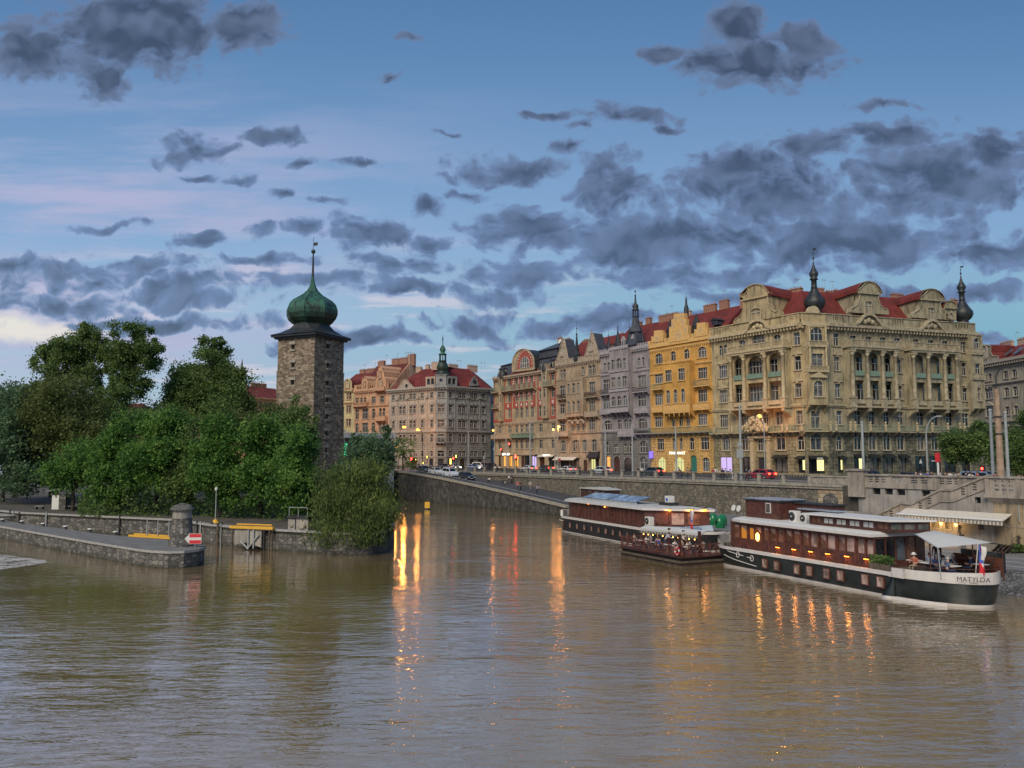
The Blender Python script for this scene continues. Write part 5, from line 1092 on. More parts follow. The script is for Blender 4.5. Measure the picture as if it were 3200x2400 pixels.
def brokenped(Fc, pts_, tm):
    pl = [Fc.fr.xz(a, b, -1.0) for a, b in pts_]; m = MB()
    for a, b in zip(pl[:-1], pl[1:]): m.ex([(a[0], a[1]-.22), (b[0], b[1]-.22), (b[0], b[1]+.22), (a[0], a[1]+.22)], -1.15, -.26, M[tm])
    c = sum(p[0] for p in pl)/len(pl); z = min(p[1] for p in pl)
    for k in (-.8, 0, .8): m.ball((c+k, -.8, z+.6+.3*(k == 0)), (.5, .35, .5), M[tm], 8, 5)
    m.ex([(pl[0][0]+.5, z+.2), (pl[-1][0]-.5, z+.2), (c+.8, max(p[1] for p in pl)-.3), (c-.8, max(p[1] for p in pl)-.3)], -.5, -.255, M['c5rt' if tm == 'c5rt' else 'c5t']); Fc.put(m, 'broken_pediment')
brokenped(F, HH([(805, 470), (830, 445), (850, 400), (880, 378), (925, 372), (955, 385), (975, 420), (1010, 432)]), 'c5t')
# chamfered corner bay
lc = [(LC/2, lv[0][0]-.1, 2.4, lv[0][1]-lv[0][0]+.9, dict(kind='tri', arch=.45, sur='', gm='g1')), (LC/2, lv[1][0]-.1, 2.2, 2.7, dict(kind='cross', sur='f', sm='c5t', gm='g2')), (LC/2, lv[2][0], 1.8, 2.8, dict(kind='cross', arch=.5, sur='f', sm='c5t', gm='g2'))]
for cx_, z0_, w_, h_, kw in [(LC/2, lv[3][0]-.7, 1.8, 3.0, dict(kind='std', sur='f', sm='c5t')), (LC/2, lv[4][0], 2.2, 3.0, dict(kind='std', arch=.4, sur='f', sm='c5t', gm='g3'))]: C.win(cx_, z0_, w_, h_, **kw)
shop(C, LC/2-1.6, LC/2+1.6, .4, lv[5][1], 'litw', awn=True)
C.wall(0, LC, Zc, 'c5', 'c5s', Zb)
C.bay(.5, LC-.5, Zm-.2, Zc-.5, 1.1, 'c5', lc, 'corner_bay')
for z in (lv[0][0]-.35, lv[1][0]-.35): C.balcony(.4, LC-.4, z, 1.5, 'balusters', 'c5t', .9, name='bay_balcony')
for x in (.75, LC-.75):
    for za, zb in ((lv[0][0]+.55, Zc-.6), (lv[1][0]+.55, lv[0][0]-.55)): m = MB(); m.tube((x, -1.4, za), (x, -1.4, zb), .2, .17, M['c5t'], 8); C.put(m, 'bay_column')
m = MB(); m.ex([(LC*.15, lv[1][0]-1.5), (LC*.85, lv[1][0]-1.5), (LC*.7, lv[1][0]-1.0), (LC*.5, lv[1][0]-.5), (LC*.3, lv[1][0]-1.0)], -1.5, -1.1, M['c5t']); C.put(m, 'bay_pediment')
C.balcony(-.6, LC+.6, Zb, 1.2, 'iron', 'c5t', 1.05, im='c1g', name='long_balcony'); C.band(-.35, LC+.35, Zc-.45, .5, 1.05, 'c5t', 'cornice', .7); C.band(-.1, LC+.1, Zm-.25, .35, .35, 'c5t', 'belt'); parapet(C, -.1, LC+.1, 'c5t', 'c5')
m = MB(); a = arcpts(2.4, Zp-.1, 1.3, 8); m.ex([(LC/2-1.5, Zp-.1)]+[(LC/2+x, z) for x, z in a]+[(LC/2+1.5, Zp-.1)], -.5, .3, M['c5t']); C.put(m, 'corner_crest')
cc = C.L @ Vector((C.X(2546, 960, 1.4), 1.4, 0)); zsp = Zp-.1
PR = [(1.5, -2.2), (1.4, -.3), (1.6, 0), (1.0, .6), (.95, .8), (1.5, 1.3), (1.85, 2.0), (1.8, 2.6), (1.25, 3.4), (.78, 4.2), (.5, 4.8), (.6, 4.9), (.5, 5.1), (.48, 6.3), (.75, 6.4), (.72, 6.55), (.5, 6.7), (.78, 7.2), (.8, 7.5), (.6, 7.9), (.3, 8.5), (.14, 9.2), (.1, 9.6)]
onion(r, (cc.x, cc.y, zsp), PR, 'lead', 'onion_spire', 14, 2.6)
# right face
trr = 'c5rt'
def colG(px, kinds, w=1.3, pyx=None, ws=None, sh='g2'): col(G, px, w, kinds, tm=trr, ws=ws, sh=sh, pyx=pyx)
colG(2620, (std, ped, ped, std, arc, 'shop'), pyx=(2612.6, 2615, 2618, 2622.5, 2622.7, 2628), sh='litw')
for px in (2665.8, 2714, 2758.6, 2803.4, 2861.6, 2908, 2952.5, 3009): G.win(G.X(px, 1065), lv[0][0], 1.4, lv[0][1]-lv[0][0]-.1, 'cross', .15, 'f', trr)
for px in (2680, 2724, 2769.6, 2813.5): G.win(G.X(px, 1305), lv[3][0], 1.4, lv[3][1]-lv[3][0], 'cross', 0, 'f', trr)
for px in (2681, 2727, 2772, 2815, 2878, 2922, 2968, 3025): G.win(G.X(px, 1393), lv[4][0], 1.7, 3.1, 'cross', .4, 'f', trr)
for px in (2876, 2921, 2966, 3017): G.win(G.X(px, 1310), lv[3][0], 1.6, lv[3][1]-lv[3][0], 'cross', 0, 'f', trr, gm='g1')
for px in (2690, 2738, 2780, 2893, 2940, 2975): 
    for i in (1, 2): G.win(G.X(px, 1190), lv[i][0]-.3, 1.5, 2.7, 'std', 0, '', trr, gm='g1')
colG(3011, (None, ped, ped, None, None, None), pyx=(3009, 3011, 3015, 0, 0, 0)); colG(2812, (None, ped, ped, None, None, None), pyx=(0, 2808, 2811, 0, 0, 0))
for px, w, g, aw_ in ((2685, 2.2, 'litw', 1), (2731, 2.4, 'g2', 1), (2775, 2.4, 'g2', 1), (2821, 1.9, 'g2', 1), (2878, 2.6, 'g1', 0), (2923, 2.8, 'g1', 0), (2970, 2.8, 'g1', 0), (3020, 2.0, 'g1', 0)): x = G.X(px, 1450); shop(G, x-w/2, x+w/2, .4, lv[5][1]+.1, g, awn=bool(aw_))
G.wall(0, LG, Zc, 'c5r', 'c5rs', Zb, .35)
zg = G.Z(1100, 2663, -1.5); zg = F.Z(1108, 2290, -1.5)
loggia(G, [G.X(px, 1200, -1.5) for px in (2666, 2713, 2761, 2801)], 0, zg, 'c5r', trr); loggia(G, [G.X(px, 1200, -1.5) for px in (2858, 2904, 2955, 2993)], 0, zg, 'c5r', trr)
G.balcony(0, LG, Zb, 1.2, 'iron', trr, 1.05, im='c1g', name='long_balcony')
for px in (2595, 2612, 2657, 2672, 2719, 2767, 2808, 2866, 2913, 2961, 2999, 3013): x = G.X(px, 1340, -1.2); m = MB(); m.box(x-.2, x+.2, -1.4, -1.21, Zb, Zb+1.3, M['c5t']); m.ball((x, -1.3, Zb+1.5), .22, M['c5t'], 6, 4); G.put(m, 'balcony_post')
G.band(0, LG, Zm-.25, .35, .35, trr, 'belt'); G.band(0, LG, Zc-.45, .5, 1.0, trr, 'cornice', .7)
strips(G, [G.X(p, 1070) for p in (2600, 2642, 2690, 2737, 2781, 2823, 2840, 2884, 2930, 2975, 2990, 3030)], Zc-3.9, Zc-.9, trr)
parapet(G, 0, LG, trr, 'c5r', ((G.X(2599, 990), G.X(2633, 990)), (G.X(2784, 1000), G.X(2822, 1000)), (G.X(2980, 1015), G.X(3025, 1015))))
biggable(G, R6([(325, 490), (330, 466), (350, 455), (372, 440), (386, 400), (386, 360), (368, 350), (400, 320), (425, 295), (455, 285), (485, 300), (510, 330), (532, 352), (512, 362), (512, 400), (528, 445), (552, 465), (575, 470), (580, 505)]), (2707, 983, 942, 1.5), 8, 'c5r', trr)
biggable(G, R6([(742, 525), (745, 500), (765, 485), (788, 472), (802, 440), (803, 405), (788, 398), (820, 370), (845, 345), (875, 335), (905, 348), (930, 378), (955, 400), (928, 410), (928, 440), (942, 478), (965, 498), (990, 505), (996, 540)]), (2902, 998, 960, 1.5), 8, 'c5r', trr)
biggable(G, R6([(960, 540), (962, 480), (950, 470), (965, 440), (985, 420), (1010, 415), (1030, 432), (1038, 460), (1030, 470), (1032, 548)]), (2962, 995, 978, .8), 5, 'c5r', trr)
brokenped(G, R6([(385, 565), (410, 545), (430, 515), (455, 500), (480, 500), (505, 515), (530, 550), (555, 580)]), trr); brokenped(G, R6([(820, 600), (845, 580), (865, 550), (890, 538), (915, 545), (935, 570), (970, 610)]), trr)
xb0, xb1 = G.X(3034, 1100, -1.2), LG+.4
G.bay(xb0, xb1, Zm-.2, Zc-.4, 1.3, 'c5r', [((xb0+xb1)/2, lv[0][0], 1.2, 2.6, dict(kind='std', arch=.5, sur='', gm='g1')), ((xb0+xb1)/2, lv[1][0]-.4, 1.2, 2.6, dict(kind='std', sur='', gm='g1')), ((xb0+xb1)/2, lv[2][0], .8, 2.4, dict(kind='one', sur='f', sm=trr, gm='g2'))], 'end_bay')
for z in (lv[0][0]-.35, lv[1][0]-.7): G.balcony(xb0-.1, xb1+.1, z, 1.6, 'solid', trr, .9, name='bay_balcony')
ce = G.L @ Vector((G.X(3009, 1000, 2.0), 2.0, 0)); onion(r, (ce.x, ce.y, Zp-.1), PR, 'lead', 'onion_spire', 14, 2.0)
x = G.X(2878, 1440); m = MB(); m.ex([(x-.35, lv[5][1]-1.1), (x+.35, lv[5][1]-1.1), (x, lv[5][1]-.35)], .05, .1, M['white']); G.put(m, 'shop_emblem')
x = G.X(2923, 1432); m = MB(); m.box(x-.9, x+.3, .04, .1, lv[5][1]-.75, lv[5][1]-.6, M['white']); G.put(m, 'shop_emblem')
x = C.L @ Vector((LC/2, 0, 0)); m = MB()
for i in range(5): m.box(LC/2-.6+i*.24, LC/2-.42+i*.24, -.93, -.905, lv[5][1]-.28, lv[5][1]-.08+(i % 2)*.05, M['white'])
C.put(m, 'shop_emblem')
# body and roofs
def inset(p, k):
    n = len(p); o = []; 
    for i in range(n):
        a, b, c = Vector(p[i-1]), Vector(p[i]), Vector(p[(i+1) % n]); d1 = (b-a).normalized(); d2 = (c-b).normalized(); n1 = Vector((-d1.y, d1.x)); n2 = Vector((-d2.y, d2.x)); bis = (n1+n2); bis = bis/(max(.3, bis.length_squared)/2); o.append(b+bis*k)
    return o
q1 = F.fr.I @ P2; q2 = F.fr.I @ P3
A3 = F.fr.I @ Vector((P3.x-6, P3.y+15, 0)); bx = [tuple(p) for p in inset([(0, 0), (L, 0), (q1.x, q1.y), (q2.x, q2.y), (A3.x, A3.y), (0, 16)], .4)]
m = MB(); m.prism(bx, -.1, Zc+.04, M['c5'], M['tile']); m.build('house_body', r)
ins0 = inset(bx, .5); ins1 = inset(bx, 6.0); zr = Zc+7.2
m = MB(); n = len(bx)
m.add([(p[0], p[1], Zc+.3) for p in ins0]+[(p[0], p[1], zr) for p in ins1], [(i, (i+1) % n, n+(i+1) % n, n+i) for i in range(n)]+[tuple(range(n, 2*n))], M['tile']); m.build('roof', r)
for Fc, px, y, w, h in ((F, 2325, 7, 2.2, 3.0), (F, 2478, 7, 3.6, 1.6), (C, 2565, 8, 1.8, 1.8), (G, 2600, 8, 2.2, 1.5), (G, 2618, 8, 1.0, 1.8), (G, 2808, 7, 2.6, 1.7), (G, 2985, 7, 1.5, 1.5)): Fc.chimney(Fc.X(px, 950, y), y, zr-.9, w, h)
for Fc, px in ((F, 2388), (F, 2432), (F, 2495), (C, 2577), (G, 2603), (G, 2690), (G, 2766), (G, 2842)): Fc.aerial(Fc.X(px, 930, 7), 7, zr, 2.8)
# ---------------------------------------------------------------- grey corner house by the crossing
def place(name, label, a, b, group='houses along the embankment street'):
    A, B = on_dist(*a), on_dist(*b); rz = math.atan2(B.y-A.y, B.x-A.x); rr_ = thing(name, label, 'building', A, rz, group); fr = Frame(A, rz); return rr_, Face(rr_, fr), (B-A).length
r, F, L = place('grey_corner_house', 'grey corner house with red hipped roof and green lantern turret', (1213, 240), (1360, 227))
PB, PC, PD = on_dist(1360, 227), on_dist(1395, 226.5), on_dist(1533, 236)
C, LC = subface(r, F.fr, PB, PC); G, LG = subface(r, F.fr, PC, PD)
zc = C.Z(1208, 1378)
rw_ = [(C.Z(b, 1378), C.Z(a, 1378)) for a, b in ((1224, 1243), (1266, 1288), (1311, 1335), (1356, 1381.5), (1409, 1431))]
def gwin(Fc, px, w, sm, dbl=False):
    for i, (z0, z1) in enumerate(rw_):
        Fc.win(Fc.X(px, 1240+i*45), z0, w, z1-z0, 'std', .3 if (i == 4) else 0, 'fp' if i in (1, 2) else 'f', sm, gm='g1')
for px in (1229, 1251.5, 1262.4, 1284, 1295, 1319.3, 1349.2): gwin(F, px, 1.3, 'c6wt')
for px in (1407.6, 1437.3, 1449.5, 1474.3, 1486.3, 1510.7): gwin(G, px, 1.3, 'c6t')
for i, (z0, z1) in enumerate(rw_): C.win(LC/2, z0, 1.8, z1-z0, 'std', 0, 'fp' if i in (1, 2) else 'f', 'c6t', gm='g2' if i < 3 else 'g1')
for px in (1347,): doorway(F, F.X(px, 1460), 1.6, 3.0, 'black')
doorway(F, F.X(1295, 1440), 2.2, 4.6, 'wood', .5); doorway(C, LC/2, 1.5, 2.8, 'black')
for px in (1408, 1445, 1475, 1500): doorway(G, G.X(px, 1460), 1.6, 2.6, 'black')
zm_ = C.Z(1349, 1378)
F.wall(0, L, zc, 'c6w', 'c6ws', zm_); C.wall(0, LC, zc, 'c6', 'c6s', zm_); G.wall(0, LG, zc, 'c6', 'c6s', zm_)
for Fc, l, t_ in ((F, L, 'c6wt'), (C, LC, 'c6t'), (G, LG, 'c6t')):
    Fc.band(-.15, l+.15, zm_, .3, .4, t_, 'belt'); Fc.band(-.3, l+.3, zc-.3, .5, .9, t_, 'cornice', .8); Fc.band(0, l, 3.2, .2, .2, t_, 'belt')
C.balcony(.3, LC-.3, rw_[3][0]-.1, 1.2, 'iron', 'c6t', 1.0)
m = MB()
for Fc, pxs, t_ in ((F, (1242, 1273, 1307, 1335), 'c6wt'), (G, (1421, 1462, 1499), 'c6t')):
    for p in pxs: x = Fc.X(p, 1290); mm = MB(); mm.box(x-.14, x+.14, -.12, -.003, zm_+.3, zc-.4, M[t_]); mm.box(x-.55, x+.55, -.5, -.003, rw_[0][0]+.1, rw_[0][0]+.6, M[t_]); Fc.put(mm, 'pilaster')
qB, qC, qD = [F.fr.I @ p for p in (PB, PC, PD)]; E = F.fr.I @ (PD+Vector((2, 16, 0))); 
bx = [tuple(p) for p in inset([(0, 0), (qB.x, qB.y), (qC.x, qC.y), (qD.x, qD.y), (E.x, E.y), (0, 18)], .4)]
m = MB(); m.prism(bx, -.1, zc+.02, M['c6'], M['tile']); m.build('house_body', r)
i0 = inset(bx, -.5); i1 = inset(bx, 6.5); n = 6; zr = zc+6.2; m = MB()
m.add([(p[0], p[1], zc+.1) for p in i0]+[(p[0], p[1], zr) for p in i1], [(i, (i+1) % n, n+(i+1) % n, n+i) for i in range(n)]+[tuple(range(n, 2*n))], M['tile']); m.build('roof', r)
def Z3g(l): return [(1050+.3315*x, 1050+.3315*y) for x, y in l]
F.gable(Z3g([(590, 500), (598, 470), (618, 450), (625, 425), (655, 410), (685, 418), (705, 448), (722, 465), (745, 490)]), -.3, 2.5, 'c6w', 'curved_gable', side='tile', trim=.12); x = F.X(1273, 1205); m = MB(); m.M = Matrix.Translation((x, -.32, F.Z(1206, 1273))) @ Matrix.Rotation(R(90), 4, 'X'); m.lathe((0, 0, 0), [(.55, 0), (.55, .06)], M['g1'], 12); m.M = None; F.put(m, 'round_window')
G.gable(Z3g([(1253, 468), (1258, 440), (1270, 425), (1285, 395), (1300, 385), (1315, 400), (1325, 430), (1335, 468)]), -.3, 2.5, 'c6', 'curved_gable', side='tile', trim=.12); x = G.X(1481, 1195); m = MB(); m.M = Matrix.Translation((x, -.32, G.Z(1193, 1481))) @ Matrix.Rotation(R(90), 4, 'X'); m.lathe((0, 0, 0), [(.6, 0), (.6, .06)], M['g1'], 12); m.M = None; G.put(m, 'round_window')
for Fc, pa, pb in ((F, 850, 940), (G, 1040, 1138)):
    a, b = Fc.X(1050+.3315*pa, 1195), Fc.X(1050+.3315*pb, 1195); m = MB(); w = (b-a-.6)/2; holed(m, a, b, zc+.2, zc+2.9, [(a+.3+w/2, w-.3, zc+.7, zc+2.4, .4), (b-.3-w/2, w-.3, zc+.7, zc+2.4, .4)], M['c6w' if Fc is F else 'c6'], -.2, .3, back=M['g1']); m.box(a, b, -.2, 2.5, zc+2.9, zc+3.1, M['tile']); Fc.put(m, 'attic_loggia')
m = MB(); zt0 = zc; m.box(.1, LC-.1, -.4, 3.0, zt0+.1, zt0+3.0, M['c6']); m.box(-.1, LC+.1, -.6, 3.1, zt0+3.0, zt0+3.3, M['c6t']); C.put(m, 'turret_base')
m = MB(); m.M = Matrix.Translation((LC/2, -.42, C.Z(1188, 1378))) @ Matrix.Rotation(R(90), 4, 'X'); m.lathe((0, 0, 0), [(.45, 0), (.45, .06)], M['g1'], 12); m.M = None; C.put(m, 'round_window')
cc = C.L @ Vector((LC/2, 1.3, 0)); m = MB(); z = zt0+3.3
m.lathe((cc.x, cc.y, z), [(2.1, 0), (1.9, .4), (1.3, 1.0), (1.5, 1.3), (1.75, 2.1), (1.4, 3.0), (.95, 3.7), (1.15, 3.8), (1.15, 4.0)], M['copper'], 12)
for i in range(8): q = math.pi*i/4; m.tube((cc.x+.85*math.cos(q), cc.y+.85*math.sin(q), z+4.0), (cc.x+.85*math.cos(q), cc.y+.85*math.sin(q), z+5.6), .13, .13, M['copper'], 5)
m.lathe((cc.x, cc.y, z+5.6), [(1.1, 0), (1.2, .2), (.6, .5), (.55, .8), (.85, 1.3), (.8, 1.8), (.4, 2.4), (.12, 2.8), (.1, 4.0), (.2, 4.1), (.03, 5.6)], M['copper'], 12); m.build('lantern_turret', r)
for Fc, px, w, h in ((F, 1307, 2.2, 1.4), (F, 1334, 1.5, 1.8), (C, 1360, 2.4, 2.0), (G, 1418, 3.0, 1.6), (G, 1478, 3.4, 1.8)): Fc.chimney(Fc.X(px, 1160, 7), 7, zr-.8, w, h, mat='chimneyp')
for Fc, px in ((G, 1432), (G, 1440), (G, 1505), (G, 1515)): Fc.aerial(Fc.X(px, 1160, 7), 7, zr, 2.6)
# ---- peach and pale yellow houses behind the trees
dv = (PB-on_dist(1213, 240)).normalized()
def leftof(px): # continue the same front line
    A = on_dist(1213, 240); d = ray(px, 1425); # solve A + s*dv on ray px
    s_ = (A.x*d.y-A.y*d.x)/(dv.y*d.x-dv.x*d.y); return A+dv*s_
def place2(name, label, pa, pb):
    A, B = leftof(pa), leftof(pb); rz = math.atan2(B.y-A.y, B.x-A.x); rr_ = thing(name, label, 'building', A, rz, 'houses along the embankment street'); fr = Frame(A, rz); return rr_, Face(rr_, fr), (B-A).length
r, F, L = place2('peach_house', 'peach house with ornate dormer gables and steep dark red roof beside the grey corner house', 1105, 1213)
def QX(x): return 1050+.3315*x
zc = F.Z(QX(505), QX(355)); rws = [(F.Z(QX(b), QX(355)), F.Z(QX(a), QX(355))) for a, b in ((570, 635), (700, 760), (825, 890), (940, 1000), (1060, 1130))]
for x, w, k in ((200, 1.4, 'cross'), (240, 1.3, 'std'), (275, 1.3, 'std'), (355, 1.8, 'tri'), (435, 1.9, 'tri')): F.win(F.X(QX(x), QX(600)), rws[0][0], w, rws[0][1]-rws[0][0], k, .5 if w < 1.35 else 0, 'f', 'c7t', gm='g1')
for x, w, k, a in ((200, 1.5, 'cross', .4), (277, 2.8, 'quad', 0), (355, 1.5, 'cross', .4), (418, 1.2, 'std', .4), (452, 1.2, 'std', .4)):
    for i in (1, 2, 3, 4): F.win(F.X(QX(x), QX(730)), rws[i][0]-.6, w, 3.0, k, a, 'f', 'c7t', gm='g1')
F.wall(0, L, zc, 'c7'); block(F, L, zc, 'c7'); F.band(0, L, zc-.3, .5, .7, 'c7t', 'cornice', .8); F.band(0, L, F.Z(QX(660), QX(355)), .3, .4, 'c7t', 'belt')
F.balcony(F.X(QX(185), QX(650)), F.X(QX(310), QX(650)), F.Z(QX(660), QX(250)), 1.2, 'balusters', 'c7t', 1.0); F.balcony(F.X(QX(395), QX(775)), F.X(QX(490), QX(775)), F.Z(QX(795), QX(440)), 1.2, 'solid', 'c7t', 1.1)
m = MB(); holed(m, 0, L, zc+.2, zc+1.6, [(x, .7, zc+.5, zc+1.3, 1) for x in [L*.05+L*i/16 for i in range(1, 15)]], M['c7'], -.2, .3, back=M['g1']); m.box(0, L, -.3, .3, zc+1.6, zc+1.8, M['c7t']); F.put(m, 'attic_parapet')
def Q3(l): return [(QX(x), QX(y)) for x, y in l]
F.gable(Q3([(388, 505), (388, 420), (393, 400), (405, 385), (408, 335), (420, 325), (422, 300), (432, 292), (438, 280), (446, 292), (456, 302), (458, 325), (472, 335), (474, 385), (488, 400), (490, 420), (490, 495)]), -.7, 7, 'c7', 'ornate_gable', side='c7t', trim=.12)
F.win(F.X(QX(438), QX(470)), F.Z(QX(495), QX(438), -.7), 1.9, 3.0, 'tri', .5, 'f', 'c7t', y=-.95, op=False); F.win(F.X(QX(438), QX(375)), F.Z(QX(390), QX(438), -.7), 1.0, 1.8, 'std', 0, 'f', 'c7t', y=-.95, op=False); F.balcony(F.X(QX(390), QX(510)), F.X(QX(488), QX(510)), F.Z(QX(512), QX(438)), 1.4, 'solid', 'c7t', .9)
F.gable(Q3([(255, 505), (258, 430), (262, 400), (276, 395), (284, 376), (294, 392), (306, 400), (308, 425), (318, 440), (318, 500)]), -.5, 5, 'c7', 'ornate_gable', side='c7t', trim=.1); F.win(F.X(QX(284), QX(450)), F.Z(QX(470), QX(284), -.5), .9, 1.4, 'one', 0, 'f', 'c7t', y=-.75, op=False)
F.roof(0, L, zc+.2, 1.0, F.Z(QX(262), QX(560), 8), 8.5, 'tile2'); m = MB(); zz = F.Z(QX(245), QX(640), 8); m.ex([(L-.05, zc), (L+.35, zc), (L+.35, zz+2), (L-.05, zz+2)], 7.5, 9, M['chimneyp']); F.put(m, 'party_wall')
m = MB(); m.exx([(0, zc), (8.5, F.Z(QX(250), QX(560), 8)+.3), (17, zc)], L-.02, L+.3, M['c7']); F.put(m, 'roof_verge')
for x, w, h in ((L*.13, 3, 1.6), (L*.55, 3.2, 1.8), (L*.78, 3.6, 1.8), (L*1.0, 3.0, 2.6)): F.chimney(x, 8.3, F.Z(QX(262), QX(560), 8)-1.0, w, h+.6)
for x in (.3, .62, .85, .9, .97): F.aerial(L*x, 8.4, F.Z(QX(262), QX(560), 8), 3.5)
r, F, L = place2('pale_yellow_house', 'pale yellow house with narrow round-topped gable between the stone tower and the peach house', 1040, 1105)
zc = F.Z(QX(500), QX(120)); rws = [(F.Z(QX(b), QX(120)), F.Z(QX(a), QX(120))) for a, b in ((540, 600), (650, 720), (780, 850), (910, 980))]
for i in range(4):
    for x in (30, 62, 112, 134): F.win(F.X(QX(x), QX(600)), rws[i][0], 1.3, rws[i][1]-rws[i][0], 'std', 0, 'f', 'c7t', gm='g1')
F.wall(0, L, zc, 'c8'); block(F, L, zc, 'c8'); F.band(0, L, zc-.3, .4, .6, 'c7t', 'cornice'); F.band(0, L, zc-4.3, .3, .4, 'c7t', 'belt')
F.gable(Q3([(86, 520), (90, 440), (98, 420), (110, 410), (125, 407), (142, 412), (155, 425), (162, 445), (163, 520)]), -.5, 6, 'c8', 'round_gable', side='tile', trim=.12); F.win(F.X(QX(125), QX(470)), F.Z(QX(485), QX(125), -.5), 1.8, 2.4, 'tri', .5, 'f', 'c7t', y=-.75, op=False)
zz = F.Z(QX(355), QX(200), 8); F.roof(0, L, zc, .5, zz, 8.5, 'tile')
for x in (.3, .6, .85): F.chimney(L*x, 8.3, zz-.8, 2.4, 1.8)
F.aerial(L*.45, 8.3, zz, 3); F.aerial(L*.95, 8.3, zz, 3.4)
# ---- pale house at the right edge
A, B = on_dist(3022, 189), on_dist(3420, 150); rz = math.atan2(B.y-A.y, B.x-A.x); r = thing('pale_side_house', 'pale stone house with red roof beyond the big ochre corner house', 'building', A, rz, 'houses along the embankment street'); F = Face(r, Frame(A, rz)); L = (B-A).length
def KX(x): return 2840+x/5.925
def KY(y): return 980+y/5.925
zc = F.Z(KY(905), KX(1700)); rws = [(F.Z(KY(b), KX(1800)), F.Z(KY(a), KX(1800))) for a, b in ((1055, 1200), (1370, 1545), (1725, 1880), (2090, 2230), (2500, 2700))]
for i, (z0, z1) in enumerate(rws):
    for x in (1420, 1510): 
        if i in (0,): F.win(F.X(KX(x), KY(1150)), z0, 1.1, z1-z0, 'std', .5, 'f', 'c9t', gm='g1')
    if i > 0: F.win(F.X(KX(1480), KY(1450)), z0, 2.8, z1-z0+.2, 'tri', 0, 'fp' if i == 1 else ('ft' if i == 2 else 'f'), 'c9t', gm='g1')
    for x in (1810, 1970, 2250, 2400, 2700, 2850, 3150): F.win(F.X(KX(x), KY(1300)), z0, 1.5, z1-z0, 'std', .15, 'f', 'c9t', gm='g1')
F.wall(0, L, zc, 'c9'); block(F, L, zc, 'c9'); F.band(0, L, zc, .6, 1.0, 'c9t', 'cornice', .8); F.band(0, L, F.Z(KY(1280), KX(1800)), .3, .4, 'c9t', 'belt'); F.band(0, L, F.Z(KY(2000), KX(1800)), .3, .4, 'c9t', 'belt')
F.gable([(KX(1310), KY(910)), (KX(1325), KY(640)), (KX(1318), KY(605)), (KX(1430), KY(572)), (KX(1548), KY(600)), (KX(1545), KY(720)), (KX(1575), KY(780)), (KX(1690), KY(790)), (KX(1690), KY(885))], -.3, 5, 'c9', 'dormer_gable', side='tile', trim=.12); F.win(F.X(KX(1445), KY(780)), F.Z(KY(810), KX(1445)), 1.7, 2.6, 'std', 1, 'f', 'c9t', y=-.55, op=False)
zz = F.Z(KY(615), KX(1900), 8); F.roof(0, L, zc+.5, .3, zz, 8); 
for x, w in ((KX(1790), 4.2), (KX(2120), 4.0)): F.chimney(F.X(x, KY(600), 8), 8, zz-.6, w, 1.8, mat='chimneyp')
F.aerial(F.X(KX(2015), KY(500), 8), 8, zz, 3.4)
for x in (1815, 1998): xx = F.X(KX(x), KY(800), 2); m = MB(); zq = zc+.5+(zz-zc)*.24; m.exx([(1.6, zq), (1.6, zq+.12), (3.2, zq+1.42), (3.2, zq+1.2)], xx-.6, xx+.6, M['g3']); F.put(m, 'skylight')
# verdigris dome peeping out between the two houses
c = aty(3072, 1120, 205); o = thing('green_dome', 'green copper dome peeping out behind the ochre corner house', 'dome', (c.x, c.y, STREET)); m = MB(); h = c.z-STREET
m.lathe((0, 0, 0), [(3.4, 0), (3.4, h-8), (3.6, h-8), (3.3, h-6), (2.6, h-3.5), (1.5, h-2), (.9, h-1.4), (.9, h), (1.2, h+.2), (.3, h+1.4)], M['copper'], 16); m.build('dome_shell', o); m = MB(); m.tube((0, 0, h+1.2), (0, 0, h+3.2), .08, .04, M['iron'], 5); m.ball((0, 0, h+2), .25, M['iron'], 8, 5); m.build('finial', o)
# ---------------------------------------------------------------- stone water tower
tc_ = on_dist(976, 150); tw_rz = math.atan2(-.436, .9); hw = 4.3
TB = 2.1
cxy = Vector((tc_.x, tc_.y, 0))+Vector((-.9, .436, 0))*hw+Vector((.436, .9, 0))*hw
r = thing('water_tower', 'tall square stone tower with green copper onion dome', 'tower', (cxy.x, cxy.y, TB), tw_rz)
fr = Frame((cxy.x, cxy.y, TB), tw_rz)
def tz_(py): return aty(976, py, 150).z-TB
ze = tz_(1052); co = [tz_(1156), tz_(1265), tz_(1369), 0]
wn_l = [(fr.xz(915, y, -hw)) for y in (1084, 1141, 1195, 1260)]
sd = Face(r, fr, hw, -hw, R(90)); wn_r = [sd.fr.xz(x, y) for x, y in ((1025, 1083), (1025, 1143), (1023, 1198), (1023, 1250), (1021, 1302), (1020, 1354), (1019, 1406))]
m = MB(); top = ze; k = 0
for zb in co:
    h = hw+.09*k; ol = [(x, .75, z-.45, z+.45, 0) for x, z in wn_l if zb < z < top]
    holed(m, -h, h, zb, top, ol, M['tower'], -h, .5, back=M['black'])
    m.M = sd.L if False else Matrix.Translation((h, -h, 0)) @ Matrix.Rotation(R(90), 4, 'Z')
    holed(m, 0, 2*h, zb, top, [(x, .75, z-.45, z+.45, 0) for x, z in wn_r if zb < z < top], M['tower'], 0, .5, back=M['black']); m.M = None
    m.quad((h, h, zb), (-h, h, zb), (-h, h, top), (h, h, top), M['tower']); m.quad((-h, h, zb), (-h, -h, zb), (-h, -h, top), (-h, h, top), M['tower'])
    if zb > 0: m.box(-h-.14, h+.14, -h-.14, h+.14, zb-.12, zb+.12, M['tower'])
    top = zb; k += 1
m.build('masonry_shaft', r)
